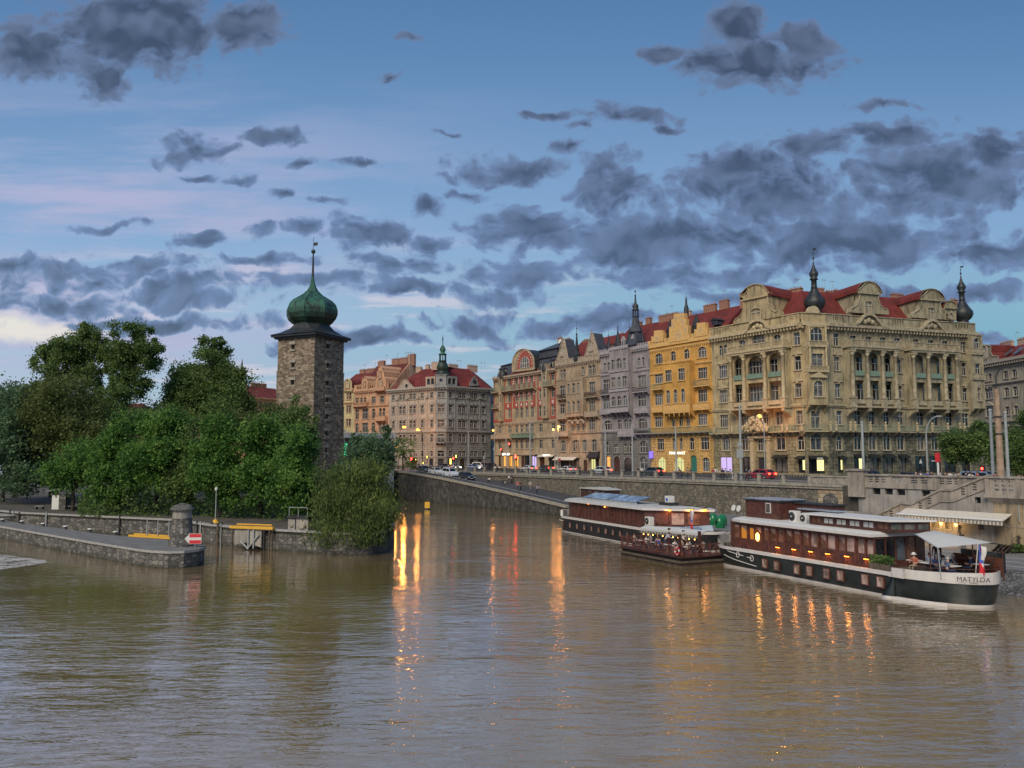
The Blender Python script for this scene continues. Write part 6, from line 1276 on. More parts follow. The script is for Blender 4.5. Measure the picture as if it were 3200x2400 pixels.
for x, z in wn_l: m = MB(); m.box(x-.75, x+.75, -hw-.22, -hw-.003, z+.45, z+1.0, M['stone']); m.build('lintel', r); m = MB(); m.box(x-.6, x+.6, -hw-.2, -hw-.003, z-.8, z-.45, M['stone']); m.build('sill', r)
for x, z in wn_r: m = MB(); m.box(x-.75, x+.75, -.3, -.003, z+.45, z+1.0, M['stone']); sd.put(m, 'lintel'); m = MB(); m.box(x-.6, x+.6, -.3, -.003, z-.8, z-.45, M['stone']); sd.put(m, 'sill')
m = MB(); m.box(-hw-.5, hw+.5, -hw-.5, hw+.5, ze, ze+.35, M['lead']); m.box(-hw-.95, hw+.95, -hw-.95, hw+.95, ze+.35, ze+.75, M['lead']); m.build('eaves', r)
m = MB(); q2 = math.sqrt(2); zz = ze+.75
prof = [(hw+1.15, 0), (hw-.1, .55), (hw-.9, 1.3), (3.05, 2.3)]
vs = []
def ring8(rad, z, f):  # f: 0 square .. 1 octagon
    o = []
    for i in range(8):
        a = math.pi/8+i*math.pi/4; c = (math.cos(a), math.sin(a)); mx = max(abs(c[0]), abs(c[1])); sq = Vector((c[0]/mx, c[1]/mx)); 
        corner = Vector((math.copysign(1, c[0]), math.copysign(1, c[1]))); p = corner*(1-f)+sq*f; o.append((p.x*rad, p.y*rad, z))
    return o
for (rad, z), f in zip(prof, (0.0, .12, .5, 1.0)): vs += ring8(rad, zz+z, f)
m.add(vs, [(j*8+i, j*8+(i+1) % 8, (j+1)*8+(i+1) % 8, (j+1)*8+i) for j in range(3) for i in range(8)], M['lead'])
m.lathe((0, 0, zz+2.2), [(3.4, 0), (3.3, .2), (3.85, .5), (4.5, 1.1), (4.85, 2.0), (4.85, 2.9), (4.55, 3.8), (3.85, 4.55), (2.9, 5.15), (1.95, 5.75), (1.25, 6.45), (.75, 7.3), (.4, 8.3), (.24, 9.4)], M['copper'], 8, False, rot=math.pi/8); 
for i in range(8):   # ribs
    a = math.pi/8+i*math.pi/4; pr = [(3.4, .2), (3.88, .5), (4.53, 1.1), (4.88, 2.0), (4.88, 2.9), (4.58, 3.8), (3.88, 4.55), (2.92, 5.15), (1.97, 5.75), (1.26, 6.45)]
    m.path([(math.cos(a)*p[0], math.sin(a)*p[0], zz+2.2+p[1]) for p in pr], .07, M['copper'], 5)
m.build('onion_dome', r)
m = MB(); zf = zz+12.4; m.tube((0, 0, zf-1.0), (0, 0, zf+4.0), .24, .12, M['iron'], 8); m.ball((0, 0, zf+4.1), .42, M['iron'], 10, 7); m.tube((0, 0, zf+4.2), (0, 0, zf+7.0), .06, .03, M['iron'], 5); v = m.build('finial', r)
m = MB(); m.box(.05, 1.0, -.03, .03, zf+5.2, zf+5.8, M['iron']); m.build('weather_vane', v)
# ---------------------------------------------------------------- island, lock wall
ISL = 2.1
isl = [(-150, 175), (-76, 119), (-65, 111), (-40, 99), (-33, 91.6), (-24, 85.4), (-19.4, 83.2), (-17.6, 81.9), (-15.4, 81.4), (-13.6, 82.2), (-12.7, 84), (-12.9, 92), (-18, 118), (-24, 160), (-32, 235), (-330, 420), (-330, 260)]
m = MB(); m.prism(isl[::-1] if sum(isl[i][0]*isl[(i+1) % len(isl)][1]-isl[(i+1) % len(isl)][0]*isl[i][1] for i in range(len(isl))) < 0 else isl, 1.7, ISL, M['soil'], M['soil']); struct(m.build('island_ground'))
iw = thing('island_wall', 'low mottled stone bank wall around the wooded island', 'wall')
m = MB(); cp = MB()
for i in range(12):
    a, b = isl[i], isl[i+1]; m.quad((a[0], a[1], -1), (b[0], b[1], -1), (b[0], b[1], ISL-.12), (a[0], a[1], ISL-.12), M['lock'])
    d = Vector((b[0]-a[0], b[1]-a[1])).normalized(); n_ = Vector((d.y, -d.x)); q = [(a[0]+n_.x*.12, a[1]+n_.y*.12), (b[0]+n_.x*.12, b[1]+n_.y*.12), (b[0]-n_.x*.6, b[1]-n_.y*.6), (a[0]-n_.x*.6, a[1]-n_.y*.6)]; cp.prism(q, ISL-.12, ISL+.06, M['kerb'])
m.build('stone_face', iw); cp.build('coping', iw)
rr = random.Random(3); m = MB()
for i in range(14):
    f = rr.random()*3.2; k = int(f)+1; a, b = isl[k], isl[k+1]; f -= int(f); x = a[0]+(b[0]-a[0])*f; y = a[1]+(b[1]-a[1])*f-.12
    m.box(x-.06, x+.06, y-.15, y+.05, -.5, ISL+.1+.3*rr.random(), M['steel'] if i % 3 else M['iron'])
m.build('fender_rail', iw)
pf = [(-120, 152), (-80, 116.5), (-62, 100), (-40, 80), (-32.5, 73.6)]; pb_ = [(-41.5, 86.2), (-64.5, 105.5), (-83, 121.5), (-122, 157)]
arc_ = [(-32.5, 73.5), (-31, 72.5), (-29.4, 71.9), (-28.2, 72.2), (-27.5, 73.5), (-27.6, 75.4), (-28.6, 77.4), (-31, 79.4), (-34, 81.6)]
outl = pf[:-1]+arc_+pb_
lw = thing('lock_wall', 'long grey stone lock wall with rounded end in the river', 'wall')
m = MB(); m.prism(outl, -1, 1.28, M['lock']); m.build('stone_body', lw)
m = MB(); m.prism([tuple(p) for p in inset(outl, -.14)], 1.285, 1.5, M['kerb'], M['paving']); m.build('capping', lw)
for i, (px, py) in enumerate(((8, 1626), (69, 1632), (135, 1640), (205, 1649), (281, 1658), (361, 1667))):
    p = onz(px, py+5, 1.5); o = thing('mooring_bollard', 'dark iron bollard with white cap, number %s from the left end of the lock wall'.replace('number %s', ['first', 'second', 'third', 'fourth', 'fifth', 'sixth'][i]), 'bollard', p, 0, 'bollards along the lock wall')
    m = MB(); m.lathe((0, 0, 0), [(.28, 0), (.18, .08), (.17, .28)], M['iron'], 8); m.build('post', o); m = MB(); m.lathe((0, 0, .28), [(.26, 0), (.3, .05), (.24, .12)], M['white'], 8); m.build('cap', o)
p = onz(566, 1706, 1.5); o = thing('gauge_hut', 'small round stone hut with domed cap standing on the lock wall', 'hut', p)
m = MB(); m.lathe((0, 0, 0), [(1.15, 0), (1.1, .55), (1.0, .6), (.86, 2.5)], M['lock'], 14); m.build('tapered_base', o); m = MB(); m.lathe((0, 0, 2.5), [(.84, 0), (.80, .75)], M['concg'], 14); m.build('pale_drum', o); m = MB(); m.lathe((0, 0, 3.25), [(1.08, 0), (1.08, .1), (.7, .4), (.25, .55), (.05, .6)], M['lock'], 14); m.build('domed_cap', o)
p = onz(601, 1711, 1.5); o = thing('channel_sign', 'red and white striped arrow sign pointing left on the lock wall', 'sign', p, R(4)); o.scale = (.74, .74, .8)
m = MB(); m.ex([(-.42, 0), (-.42+1.46, 0), (1.04, 1.15), (-.42, 1.15)][:2]+[(1.04, 1.15), (-.42, 1.15)], -.03, .03, M['white']); m.ex([(-.95, .575), (-.425, .1), (-.425, 1.05)], -.03, .03, M['white']); m.build('board', o, (0, 0, .38))
M['signred'] = plain('sign_red', (.62, .03, .04), .5, .05); m = MB()
m.box(-.36, 1.0, -.045, -.032, .04, .42, M['signred']); m.box(-.36, 1.0, -.045, -.032, .74, 1.12, M['signred']); m.build('red_stripes', o, (0, 0, .38)); m = MB(); m.tube((.3, .08, 0), (.3, .08, 1.4), .05, .05, M['steel'], 6); m.build('post', o)
M['yellow'] = plain('yellow_paint', (.72, .40, .04), .6, .08)
a, b = aty(404, 1673, 84.5), aty(540, 1687, 81.5); rz = math.atan2(b.y-a.y, b.x-a.x); o = thing('yellow_barrier', 'yellow beam barrier behind the grey lock wall', 'barrier', (a.x, a.y, 0), rz); L_ = (b-a).length
m = MB(); m.box(0, L_, -.1, .1, a.z-.1, a.z+.08, M['yellow']); m.box(.2, L_-.2, .35, .55, a.z+.05, a.z+.2, M['yellow']); m.build('beam', o); m = MB()
for x in (L_*.35, L_*.6, L_*.85): m.tube((x, .3, -.5), (x, .3, a.z+1.6), .05, .05, M['steel'], 6)
m.build('posts', o) if False else [link('post', MBp, o) for MBp in [(lambda mm: (mm.tube((x, .3, -.5), (x, .3, a.z+1.6), .05, .05, M['steel'], 6), mm.mesh('post'))[1])(MB()) for x in (L_*.35, L_*.6, L_*.85)]]
# lock gate with yellow walkway
a, b = onz(724, 1716, 0), onz(852, 1722, 0); rz = math.atan2(b.y-a.y, b.x-a.x); L_ = (b-a).length; o = thing('lock_gate', 'white lock gate with yellow walkway beam in front of the island wall', 'gate', a, rz)
m = MB(); m.box(-.15, L_+.1, -.25, .15, 2.15, 2.42, M['yellow']); m.box(.3, L_-.4, .3, .45, 2.5, 2.62, M['yellow']); m.build('walkway_beam', o)
m = MB(); m.add([(.3, 0, .45), (L_*.35, 0, .75), (L_*.72, 0, .3), (L_*.72, 0, 2.1), (.3, 0, 2.1), (.3, .1, .45), (L_*.35, .1, .75), (L_*.72, .1, .3), (L_*.72, .1, 2.1), (.3, .1, 2.1)], [(0, 1, 2, 3, 4), (9, 8, 7, 6, 5), (0, 5, 6, 1), (1, 6, 7, 2), (2, 7, 8, 3)], M['concg']); m.build('gate_leaf', o)
for x, z0, x2, z1, mt in ((.15, -.5, .15, 2.1, 'timber'), (L_*.42, .1, L_*.42, 2.1, 'steel'), (L_*.55, .2, L_*.55, 2.1, 'steel'), (L_*.8, -.5, L_*.8, 2.1, 'iron'), (L_*.93, -.5, L_*.93, 2.1, 'timber'), (L_+.0, -.5, L_+.0, 2.3, 'timber'), (L_*.4, .1, L_*.68, 1.6, 'steel'), (L_*.22, .9, L_*.4, .2, 'steel')):
    m = MB(); m.tube((x, -.12, z0), (x2, -.12, z1), .09, .09, M[mt], 6); m.build('strut', o)
for i, px in enumerate((679, 690, 660)):
    p = onz(px, 1706-i*3, 0); o = thing('mooring_pile', ['dark timber pile nearest the lock gate, left of it', 'dark timber pile standing just left of the lock gate post', 'weathered pile furthest left of the lock gate'][(1, 0, 2)[i]], 'pile', p, 0, 'timber piles by the lock gate'); m = MB(); m.tube((0, 0, -1), (0, 0, 2.3), .15, .14, M['timber'], 8); m.build('timber', o); m = MB(); m.lathe((0, 0, 2.3), [(.18, 0), (.16, .1)], M['iron'], 8); m.build('iron_cap', o)
p = onz(673, 1634, ISL); o = thing('lamp_post', 'slim green post with yellow foot on the island wall', 'lamp post', p)
m = MB(); m.tube((0, 0, 0), (0, 0, 3.6), .07, .05, M['steel'], 6); m.lathe((0, 0, 3.6), [(.1, 0), (.22, .2), (.1, .4)], M['white'], 8); m.build('post', o); m = MB(); m.lathe((0, 0, 0), [(.45, 0), (.2, .35), (.1, .4)], M['yellow'], 8); m.build('yellow_foot', o)
a, b = aty(900, 1662, 86), aty(962, 1662, 85); rz = math.atan2(b.y-a.y, b.x-a.x); L_ = (b-a).length; o = thing('lock_machinery', 'pale concrete lock winch housing with two round panels beside the willow', 'housing', (a.x, a.y, ISL-.35), rz)
m = MB(); m.box(0, L_*.34, 0, 1.5, 0, 1.4, M['concg']); m.box(L_*.4, L_, 0, 1.5, 0, 1.5, M['concg']); m.box(-.1, L_+.1, -.15, 1.6, 1.5, 1.7, M['iron']); m.build('concrete_housing', o)
for x, r_ in ((L_*.17, .26), (L_*.7, .42)): m = MB(); m.M = Matrix.Translation((x, -.02, .8)) @ Matrix.Rotation(R(90), 4, 'X'); m.lathe((0, 0, 0), [(r_, 0), (r_, .05), (r_*.7, .08)], M['stone'], 14); m.M = None; m.build('round_panel', o)
m = MB()
for x in (.1, L_*.5, L_-.1): m.tube((x, 0, 1.7), (x, 0, 2.6), .04, .04, M['steel'], 5)
m.tube((.1, 0, 2.6), (L_-.1, 0, 2.6), .04, .04, M['steel'], 5); m.build('handrail', o)
a = onz(182, 1592, ISL); o = thing('white_kiosk', 'small white kiosk with lifted canopy under the island trees', 'kiosk', a, R(-12))
m = MB(); m.box(-1.1, .1, 0, 1.4, 0, 2.0, M['white']); m.build('white_body', o); m = MB(); m.box(.1, 1.2, -.1, 1.6, 0, 2.05, M['lock']); m.build('dark_body', o); m = MB(); m.add([(-1.9, -.6, 2.5), (.6, -.6, 2.7), (.6, 1.5, 3.0), (-1.9, 1.5, 2.8)], [(0, 1, 2, 3), (3, 2, 1, 0)], M['white']); m.tube((-.9, -.3, 2.0), (-.9, -.3, 2.6), .04, .04, M['steel'], 5); m.build('canopy', o)
for dx, lab in ((-2.6, 'pale bench left of the white kiosk'), (2.0, 'pale bench right of the white kiosk')):
    b = thing('bench', lab, 'bench', (a.x+dx, a.y, ISL), R(-12)); m = MB(); m.box(-.7, .7, -.22, .22, .42, .5, M['concg']); m.build('seat', b)
    for x in (-.55, .45): m = MB(); m.box(x, x+.1, -.18, .18, 0, .42, M['iron']); m.build('leg', b)
p = onz(38, 1624, 1.0); o = thing('round_bastion', 'low round stone bastion at the far left of the lock channel', 'bastion', (p.x, p.y, 0)); m = MB(); m.lathe((0, 0, -1), [(2.0, 0), (2.0, 2.6)], M['lock'], 20, True); m.build('drum', o); m = MB(); m.lathe((0, 0, 1.6), [(2.15, 0), (2.15, .18)], M['kerb'], 20, False); m.build('rim', o)
# white water under the weir on the left
m, T = newmat('white_water'); p_ = pos(T); n_ = T.noise(p_, 1.4, 6, .7, 1.5); d_ = T.noise(p_, .35, 3, .5)
f_ = T.sstep(T.m('ADD', T.m('MULTIPLY', n_, .8), T.m('MULTIPLY', d_, .45)), .5, .68); b1 = T.n('ShaderNodeBsdfPrincipled', {'Base Color': (.5, .47, .43, 1), 'Roughness': .6}); tr = T.n('ShaderNodeBsdfTransparent'); mx = T.n('ShaderNodeMixShader', {0: f_, 1: tr.outputs[0], 2: b1.outputs[0]}); T.n('ShaderNodeOutputMaterial', {0: mx.outputs[0]}); M['foam'] = m
m = MB(); P_ = [onz(x, y, .03) for x, y in ((-120, 1722), (0, 1731), (60, 1740), (140, 1751), (150, 1758), (60, 1772), (0, 1780), (-120, 1790))]; m.add(P_, [tuple(range(len(P_)-1, -1, -1))], M['foam']); q = m.build('white_water_foam'); q['kind'] = 'stuff'; q['label'] = 'churning white foam where the weir meets the lock wall'
# ---------------------------------------------------------------- white gallery building and its roof light
A, B = on_dist(1062, 176), on_dist(1236, 186); rz = math.atan2(B.y-A.y, B.x-A.x); r = thing('white_gallery', 'low white modern gallery with flat roof half hidden behind the leafy tree', 'building', (A.x, A.y, 0), rz); F = Face(r, Frame((A.x, A.y, 0), rz)); L_ = (B-A).length
zt_ = F.Z(1353, 1150); zb_1 = F.Z(1369, 1150)
m = MB(); m.box(-1, L_, 0, 14, zb_1, zt_, M['white']); m.box(-1, L_, .6, 14, 1, zb_1-3.8, M['white']); m.box(-.5, L_-.5, .9, 13, zb_1-3.8, zb_1, M['g3']); F.put(m, 'flat_slabs')
for i in range(8): x = -.8+i*(L_+.4)/7.3; F.box(x, x+.25, .5, .85, 1, zb_1, 'white', 'column')
m = MB(); x0 = F.X(1064, 1350); x1 = F.X(1104, 1350); zz = F.Z(1318, 1068); m.add([(x0-6, 2, zt_+.3), (x1, 2, zt_+.3), (x1, 9, zt_+.3), (x0-6, 9, zt_+.3), (x0-2.5, 5.5, zz)], [(0, 1, 4), (1, 2, 4), (2, 3, 4), (3, 0, 4)], M['g3']); M['blueglass'] = glass('blue_roof_glass', (.05, .16, .30), .1); m.mats[0] = M['blueglass']; F.put(m, 'glass_pyramid')
m = MB(); x = F.X(1068, 1405); z = F.Z(1405, 1068); m.box(x-1.0, x+1.0, -.5, -.3, z-1.3, z+1.3, M['grnl']); s_ = F.put(m, 'green_sign'); link('lettering', textmesh('5', 2.2, 'white'), s_, (x, -.53, z), rot=(R(90), 0, 0))
# ---------------------------------------------------------------- far roofs left of the tower and a distant spire
A, B = on_dist(770, 236), on_dist(905, 250); rz = math.atan2(B.y-A.y, B.x-A.x); r = thing('far_orange_house', 'distant orange house with red roof showing left of the stone tower', 'building', A, rz, 'houses along the embankment street'); F = Face(r, Frame(A, rz)); L_ = (B-A).length; zc = F.Z(1245, 840)
for i in range(4):
    for px in (785, 800, 815, 830, 845): F.win(F.X(px, 1260), zc-3.2-i*3.6, 1.2, 2.0, 'std', .3, 'f', 'c7t', gm='g1')
F.wall(0, L_, zc, 'c7'); block(F, L_, zc, 'c7'); F.band(0, L_, zc-.3, .4, .6, 'c7t'); F.roof(0, L_, zc, 0, F.Z(1212, 830, 7), 7, 'tile', 4)
for x in (.3, .5, .62, .75): F.chimney(L_*x, 7, F.Z(1216, 830, 7)-.5, 1.6, 1.9)
A = on_dist(520, 232); B = on_dist(700, 238); rz = math.atan2(B.y-A.y, B.x-A.x); r = thing('far_cream_house', 'distant cream house glimpsed between the island trees', 'building', A, rz, 'houses along the embankment street'); F = Face(r, Frame(A, rz)); L_ = (B-A).length; zc = F.Z(1262, 560)
for i in range(4):
    for j in range(5): F.win(1.6+j*L_/5.2, zc-3.2-i*3.6, 1.2, 2.0, 'std', .3, 'f', 'c7t', gm='g1')
F.wall(0, L_, zc, 'c8'); block(F, L_, zc, 'c8'); F.roof(0, L_, zc, 0, F.Z(1215, 560, 7), 7, 'tile', 5, 5)
A = on_dist(300, 240); B = on_dist(430, 236); rz = math.atan2(B.y-A.y, B.x-A.x); r = thing('far_pale_house', 'distant pale house low behind the tall bare-stemmed trees', 'building', A, rz, 'houses along the embankment street'); F = Face(r, Frame(A, rz)); L_ = (B-A).length; zc = F.Z(1300, 360)
for i in range(3):
    for j in range(5): F.win(1.6+j*L_/5.2, zc-3.2-i*3.6, 1.2, 2.0, 'std', .3, 'f', 'c7t', gm='g1')
F.wall(0, L_, zc, 'c9'); block(F, L_, zc, 'c9'); F.roof(0, L_, zc, 0, zc+4, 7, 'tile2', 5, 5)
p = aty(757, 1122, 420); o = thing('distant_spire', 'thin dark church spire far off behind the island trees', 'spire', (p.x, p.y, STREET)); h = p.z-STREET; m = MB(); m.box(-4, 4, -4, 4, 0, h-22, M['slate']); m.build('tower_body', o); m = MB(); m.lathe((0, 0, h-22), [(4, 0), (1.4, 8), (1.0, 14), (.1, 22)], M['lead'], 8, False); m.build('spire_roof', o)
# ---------------------------------------------------------------- trees
M.update(lf_mid=leafm('maple_leaves', (.035, .095, .022), (.095, .215, .042), (.21, .33, .07)), lf_dark=leafm('dark_leaves', (.06, .115, .036), (.13, .21, .06), (.20, .28, .085)),
         lf_blue=leafm('blue_green_leaves', (.065, .12, .07), (.13, .22, .115), (.20, .29, .15)), lf_olive=leafm('olive_leaves', (.055, .085, .025), (.12, .155, .045), (.18, .21, .07)), lf_will=leafm('willow_leaves', (.045, .08, .024), (.115, .165, .045), (.23, .28, .08)), bark=plain('bark', (.055, .045, .035), .95, .3, 3))
def tree(name, label, crowns, base=None, n=5000, leaf=.34, mat='lf_mid', trunk=.35, limbs=9, seed=0, gap=.55, cat='tree', group='trees on the island', gz=2.1, droop=0.0, clump=.27, cl=None, sunk=0):
    """crowns: (x, y, rx, ry, distance) in 2212-wide picture pixels -> ellipsoids"""
    rn = random.Random(seed); K_ = 3200/2212; E = []; n = int(n*(1.2 if droop else (2.2 if mat == 'lf_mid' else 3.2))); leaf *= 1.25; sunk = sunk or 0
    for x, y, rx, ry, D in crowns:
        c = aty(x*K_, y*K_, D); sx = rx*K_*D/2590; sz = ry*K_*D/2590; E.append((c, sx, sx*.95, sz))
    if base is None: base = (E[0][0].x, E[0][0].y)
    o = thing(name, label, cat, (base[0], base[1], gz), 0, group); B0 = Vector((base[0], base[1], gz))
    vol = [e[1]*e[3] for e in E]; tot = sum(vol); vs = []; fs = []; cents = []
    for e, v in zip(E, vol):
        c, sx, sy, sz = e; ne = int(n*v/tot); nc = cl or max(14, int(44*v/tot*len(E)**.5))
        cs = []
        for i in range(nc):
            u = rn.uniform(-1, 1); a = rn.uniform(0, 6.283); q = math.sqrt(1-u*u); rad = rn.uniform(gap, 1.0)
            p = Vector((math.cos(a)*q*sx*rad, math.sin(a)*q*sy*rad, u*sz*rad)); cs.append((c+p, rn.uniform(.6, 1.25)*clump)); cents.append(c+p*.75)
        for i in range(ne):
            cc, k = cs[rn.randrange(nc)]; g = lambda: rn.gauss(0, .5)
            p = cc+Vector((g()*k*sx*1.5, g()*k*sy*1.5, g()*k*sz*1.25))
            if droop: p.z -= abs(rn.gauss(0, droop))
            if p.z < gz+.15-sunk: p.z = gz+.15-sunk+rn.random()*.5
            nz = Vector((rn.gauss(0, 1), rn.gauss(0, 1), rn.gauss(.5, 1))).normalized(); t = nz.orthogonal().normalized(); t.rotate(Matrix.Rotation(rn.uniform(0, 6.283), 3, nz)); b = nz.cross(t); s = leaf*rn.uniform(.55, 1.25); w = s*.62
            if droop: t = Vector((rn.gauss(0, .25), rn.gauss(0, .25), -1)).normalized(); b = t.cross(nz).normalized(); w = s*.42
            p -= B0; k4 = len(vs); vs += [p-t*s*.5, p+b*w*.5, p+t*s*.5, p-b*w*.5]; fs.append((k4, k4+1, k4+2, k4+3))
    me = bpy.data.meshes.new('crown'); me.from_pydata([tuple(v) for v in vs], [], fs); me.materials.append(M[mat]); me.update(); link('crown', me, o)
    m = MB(); c0 = E[0][0]-B0; fork = Vector((c0.x*.4, c0.y*.4, max(1.4, (c0.z-E[0][3])*.9+.6))); m.path([(0, 0, -.1), tuple(fork*.5+Vector((rn.uniform(-.15, .15), 0, 0))), tuple(fork)], [trunk, trunk*.8, trunk*.7], M['bark'], 7)
    rn.shuffle(cents)
    for q in cents[:limbs]:
        q = q-B0; mid = fork.lerp(q, .5)+Vector((rn.uniform(-.4, .4), rn.uniform(-.4, .4), rn.uniform(.1, .6))); m.path([tuple(fork), tuple(mid), tuple(q)], [trunk*.5, trunk*.28, trunk*.08], M['bark'], 5)
    m.build('trunk', o); return o
TR = [
 ('tree', 'pale blue-green bushy tree at the left edge of the photo', [(15, 905, 95, 85, 138), (60, 980, 80, 70, 136), (-60, 920, 80, 90, 138)], 9000, .42, 'lf_blue', 1),
 ('tree', 'tall pale green tree behind the bushy one at the left edge', [(40, 870, 60, 50, 150), (95, 920, 60, 60, 148), (0, 960, 80, 90, 132), (60, 1040, 70, 40, 130)], 8000, .42, 'lf_blue', 31),
 ('tree', 'olive green tree right of the pale bushy tree, below the tall pair', [(130, 900, 85, 85, 132), (175, 960, 60, 60, 128), (110, 850, 90, 45, 138)], 8000, .38, 'lf_olive', 2),
 ('tree', 'tall airy tree, left of the tall pair rising above the wood', [(125, 780, 56, 52, 152), (165, 750, 56, 46, 152), (190, 800, 44, 66, 152), (100, 790, 34, 46, 152), (195, 740, 34, 40, 152)], 10500, .34, 'lf_dark', 3),
 ('tree', 'tall airy tree with bare forked stem, right of the tall pair', [(275, 740, 50, 48, 150), (300, 775, 50, 52, 150), (258, 810, 36, 62, 150), (318, 740, 30, 36, 150), (285, 840, 40, 40, 150)], 9500, .34, 'lf_dark', 4),
 ('tree', 'broad dark conical tree left of the stone tower', [(458, 778, 48, 48, 158), (455, 835, 82, 54, 158), (380, 840, 48, 58, 158), (512, 858, 38, 62, 158), (430, 895, 116, 48, 156), (470, 740, 20, 16, 158)], 19000, .38, 'lf_dark', 5),
 ('tree', 'dark low tree filling the gap beneath the tall pair', [(215, 915, 90, 60, 142), (300, 920, 60, 45, 142), (240, 870, 60, 40, 146)], 7000, .36, 'lf_dark', 6),
 ('tree', 'bright green riverside tree, leftmost of the front row', [(160, 1010, 62, 55, 114), (215, 1000, 50, 60, 113)], 5200, .34, 'lf_mid', 7),
 ('tree', 'bright green riverside tree, second from the left in the front row', [(262, 965, 52, 66, 110), (250, 1035, 58, 52, 108)], 6200, .34, 'lf_mid', 8),
 ('tree', 'tall bright riverside tree in the middle of the front row', [(345, 925, 58, 62, 109), (335, 1010, 66, 72, 106)], 7200, .34, 'lf_mid', 9),
 ('tree', 'dense green tree right of the middle of the front row', [(402, 1000, 34, 70, 107), (395, 1045, 40, 44, 105)], 3600, .34, 'lf_dark', 10),
 ('tree', 'wide bright tree left of the lock gate in the front row', [(478, 965, 58, 66, 103), (470, 1040, 60, 56, 101)], 6800, .34, 'lf_mid', 11),
 ('tree', 'bright tree behind the yellow walkway of the lock gate', [(568, 950, 52, 66, 102), (560, 1035, 56, 58, 100)], 6800, .34, 'lf_mid', 12),
 ('tree', 'bright green tree directly left of the willow', [(645, 995, 56, 72, 97), (640, 1060, 62, 55, 95)], 6800, .32, 'lf_mid', 13),
 ('tree', 'slender dark tree climbing against the stone tower', [(645, 895, 34, 36, 120), (625, 930, 56, 40, 120), (672, 940, 30, 40, 118)], 3600, .3, 'lf_dark', 14),
 ('tree', 'loose dark tree in front of the white gallery', [(790, 985, 52, 50, 112), (830, 990, 34, 48, 112), (760, 1015, 40, 34, 110), (835, 940, 10, 22, 112), (770, 945, 14, 14, 112)], 2800, .30, 'lf_blue', 15),
 ('tree', 'broad green tree rising behind the bright tree and lock gate', [(600, 900, 50, 30, 130), (500, 920, 60, 34, 130)], 3600, .34, 'lf_olive', 16),
]
for nm, lb, cr, n, lf, mt, sd_ in TR:
    tree(nm, lb, cr, n=n, leaf=lf, mat=mt, seed=sd_, limbs=16 if sd_ in (3, 4) else 9, gap=.35 if mt == 'lf_mid' else (.5 if sd_ in (3, 4) else .3), trunk=.55 if sd_ in (3, 4, 5) else .3, clump=.20 if sd_ in (3, 4) else .27)
tree('willow_tree', 'round willow hanging over the rounded island tip', [(765, 1060, 74, 78, 86.5), (758, 1112, 84, 66, 84), (795, 1030, 50, 42, 86), (808, 1115, 44, 60, 85), (755, 1150, 74, 32, 82.5)], n=30000, leaf=.26, mat='lf_will', seed=21, droop=.45, clump=.3, gap=.5, trunk=.5, limbs=12, cl=40, sunk=1.5)
tree('street_tree', 'thin leafless-looking street tree by the tall double lamps', [(870, 965, 26, 22, 205), (888, 1000, 16, 16, 205)], n=260, leaf=.45, mat='lf_dark', seed=22, gz=STREET, trunk=.2, limbs=14, group='trees along the street')
tree('street_tree', 'round green street tree left of the tall brown column', [(2085, 962, 46, 34, 112), (2120, 945, 34, 30, 112), (2060, 980, 24, 22, 112)], n=5200, leaf=.3, mat='lf_dark', seed=23, gz=STREET, trunk=.22, group='trees along the street')
tree('street_tree', 'green street tree right of the tall brown column', [(2180, 975, 44, 50, 122), (2215, 930, 34, 40, 122), (2225, 1000, 30, 30, 122)], n=5600, leaf=.3, mat='lf_dark', seed=24, gz=STREET, trunk=.22, group='trees along the street')
tree('quay_shrub', 'round clipped shrub at the foot of the pale stair wall', [(2200, 1187, 14, 12, 70)], n=900, leaf=.16, mat='lf_dark', seed=25, gz=LOWQ, trunk=.08, limbs=4, cat='shrub', group='shrubs')
# undergrowth beneath the island trees
rn = random.Random(9); vs = []; fs = []
for i in range(9000):
    px = rn.uniform(250, 1000); D = rn.uniform(104, 128)-max(0, (px-560))*.018; c = on_dist(px, D); z = ISL+rn.random()**1.5*2.6*(.5+.5*math.sin(px*.05)**2); s = rn.uniform(.2, .5)
    a = rn.uniform(0, 6.28); p = Vector((c.x, c.y, z)); t = Vector((math.cos(a), math.sin(a), rn.uniform(-.6, .6)))*s*.5; b = Vector((rn.gauss(0, .4), rn.gauss(0, .4), 1)).normalized()*s*.35; k4 = len(vs); vs += [p-t, p-b, p+t, p+b]; fs.append((k4, k4+1, k4+2, k4+3))
me = bpy.data.meshes.new('undergrowth'); me.from_pydata([tuple(v) for v in vs], [], fs); me.materials.append(M['lf_dark']); q = link('undergrowth', me); q['kind'] = 'stuff'; q['label'] = 'dark undergrowth beneath the island trees'
# ---------------------------------------------------------------- restaurant boats
M.update(hullw=plain('white_gunwale', (.62, .59, .56), .45, .06), caret=glass('curtained_porthole', (.20, .13, .10), .25), bwin=glass('warm_boat_window', (.16, .075, .05), .12), cwin=glass('curtain_boat_window', (.32, .22, .19), .2), cabin=plain('mahogany', (.095, .036, .027), .45, .35, 2.5), sail=plain('sail_cloth', (.55, .54, .50), .8, .05), blueaw=plain('pale_blue_tarp', (.40, .50, .60), .7, .06), solar=glass('solar_glass', (.20, .29, .42), .2), redw=plain('red_board', (.32, .05, .035), .6, .2), green_bin=plain('green_plastic', (.01, .16, .06), .3, .15), bl_=plain('flag_blue', (.06, .12, .45), .8, .05), rd_=plain('flag_red', (.62, .03, .05), .8, .05))
def ringm(m, A, za, B_, zb, mat, smooth=False):
    n = len(A); m.add([(p[0], p[1], za) for p in A]+[(p[0], p[1], zb) for p in B_], [(i, (i+1) % n, n+(i+1) % n, n+i) for i in range(n)], mat, smooth)
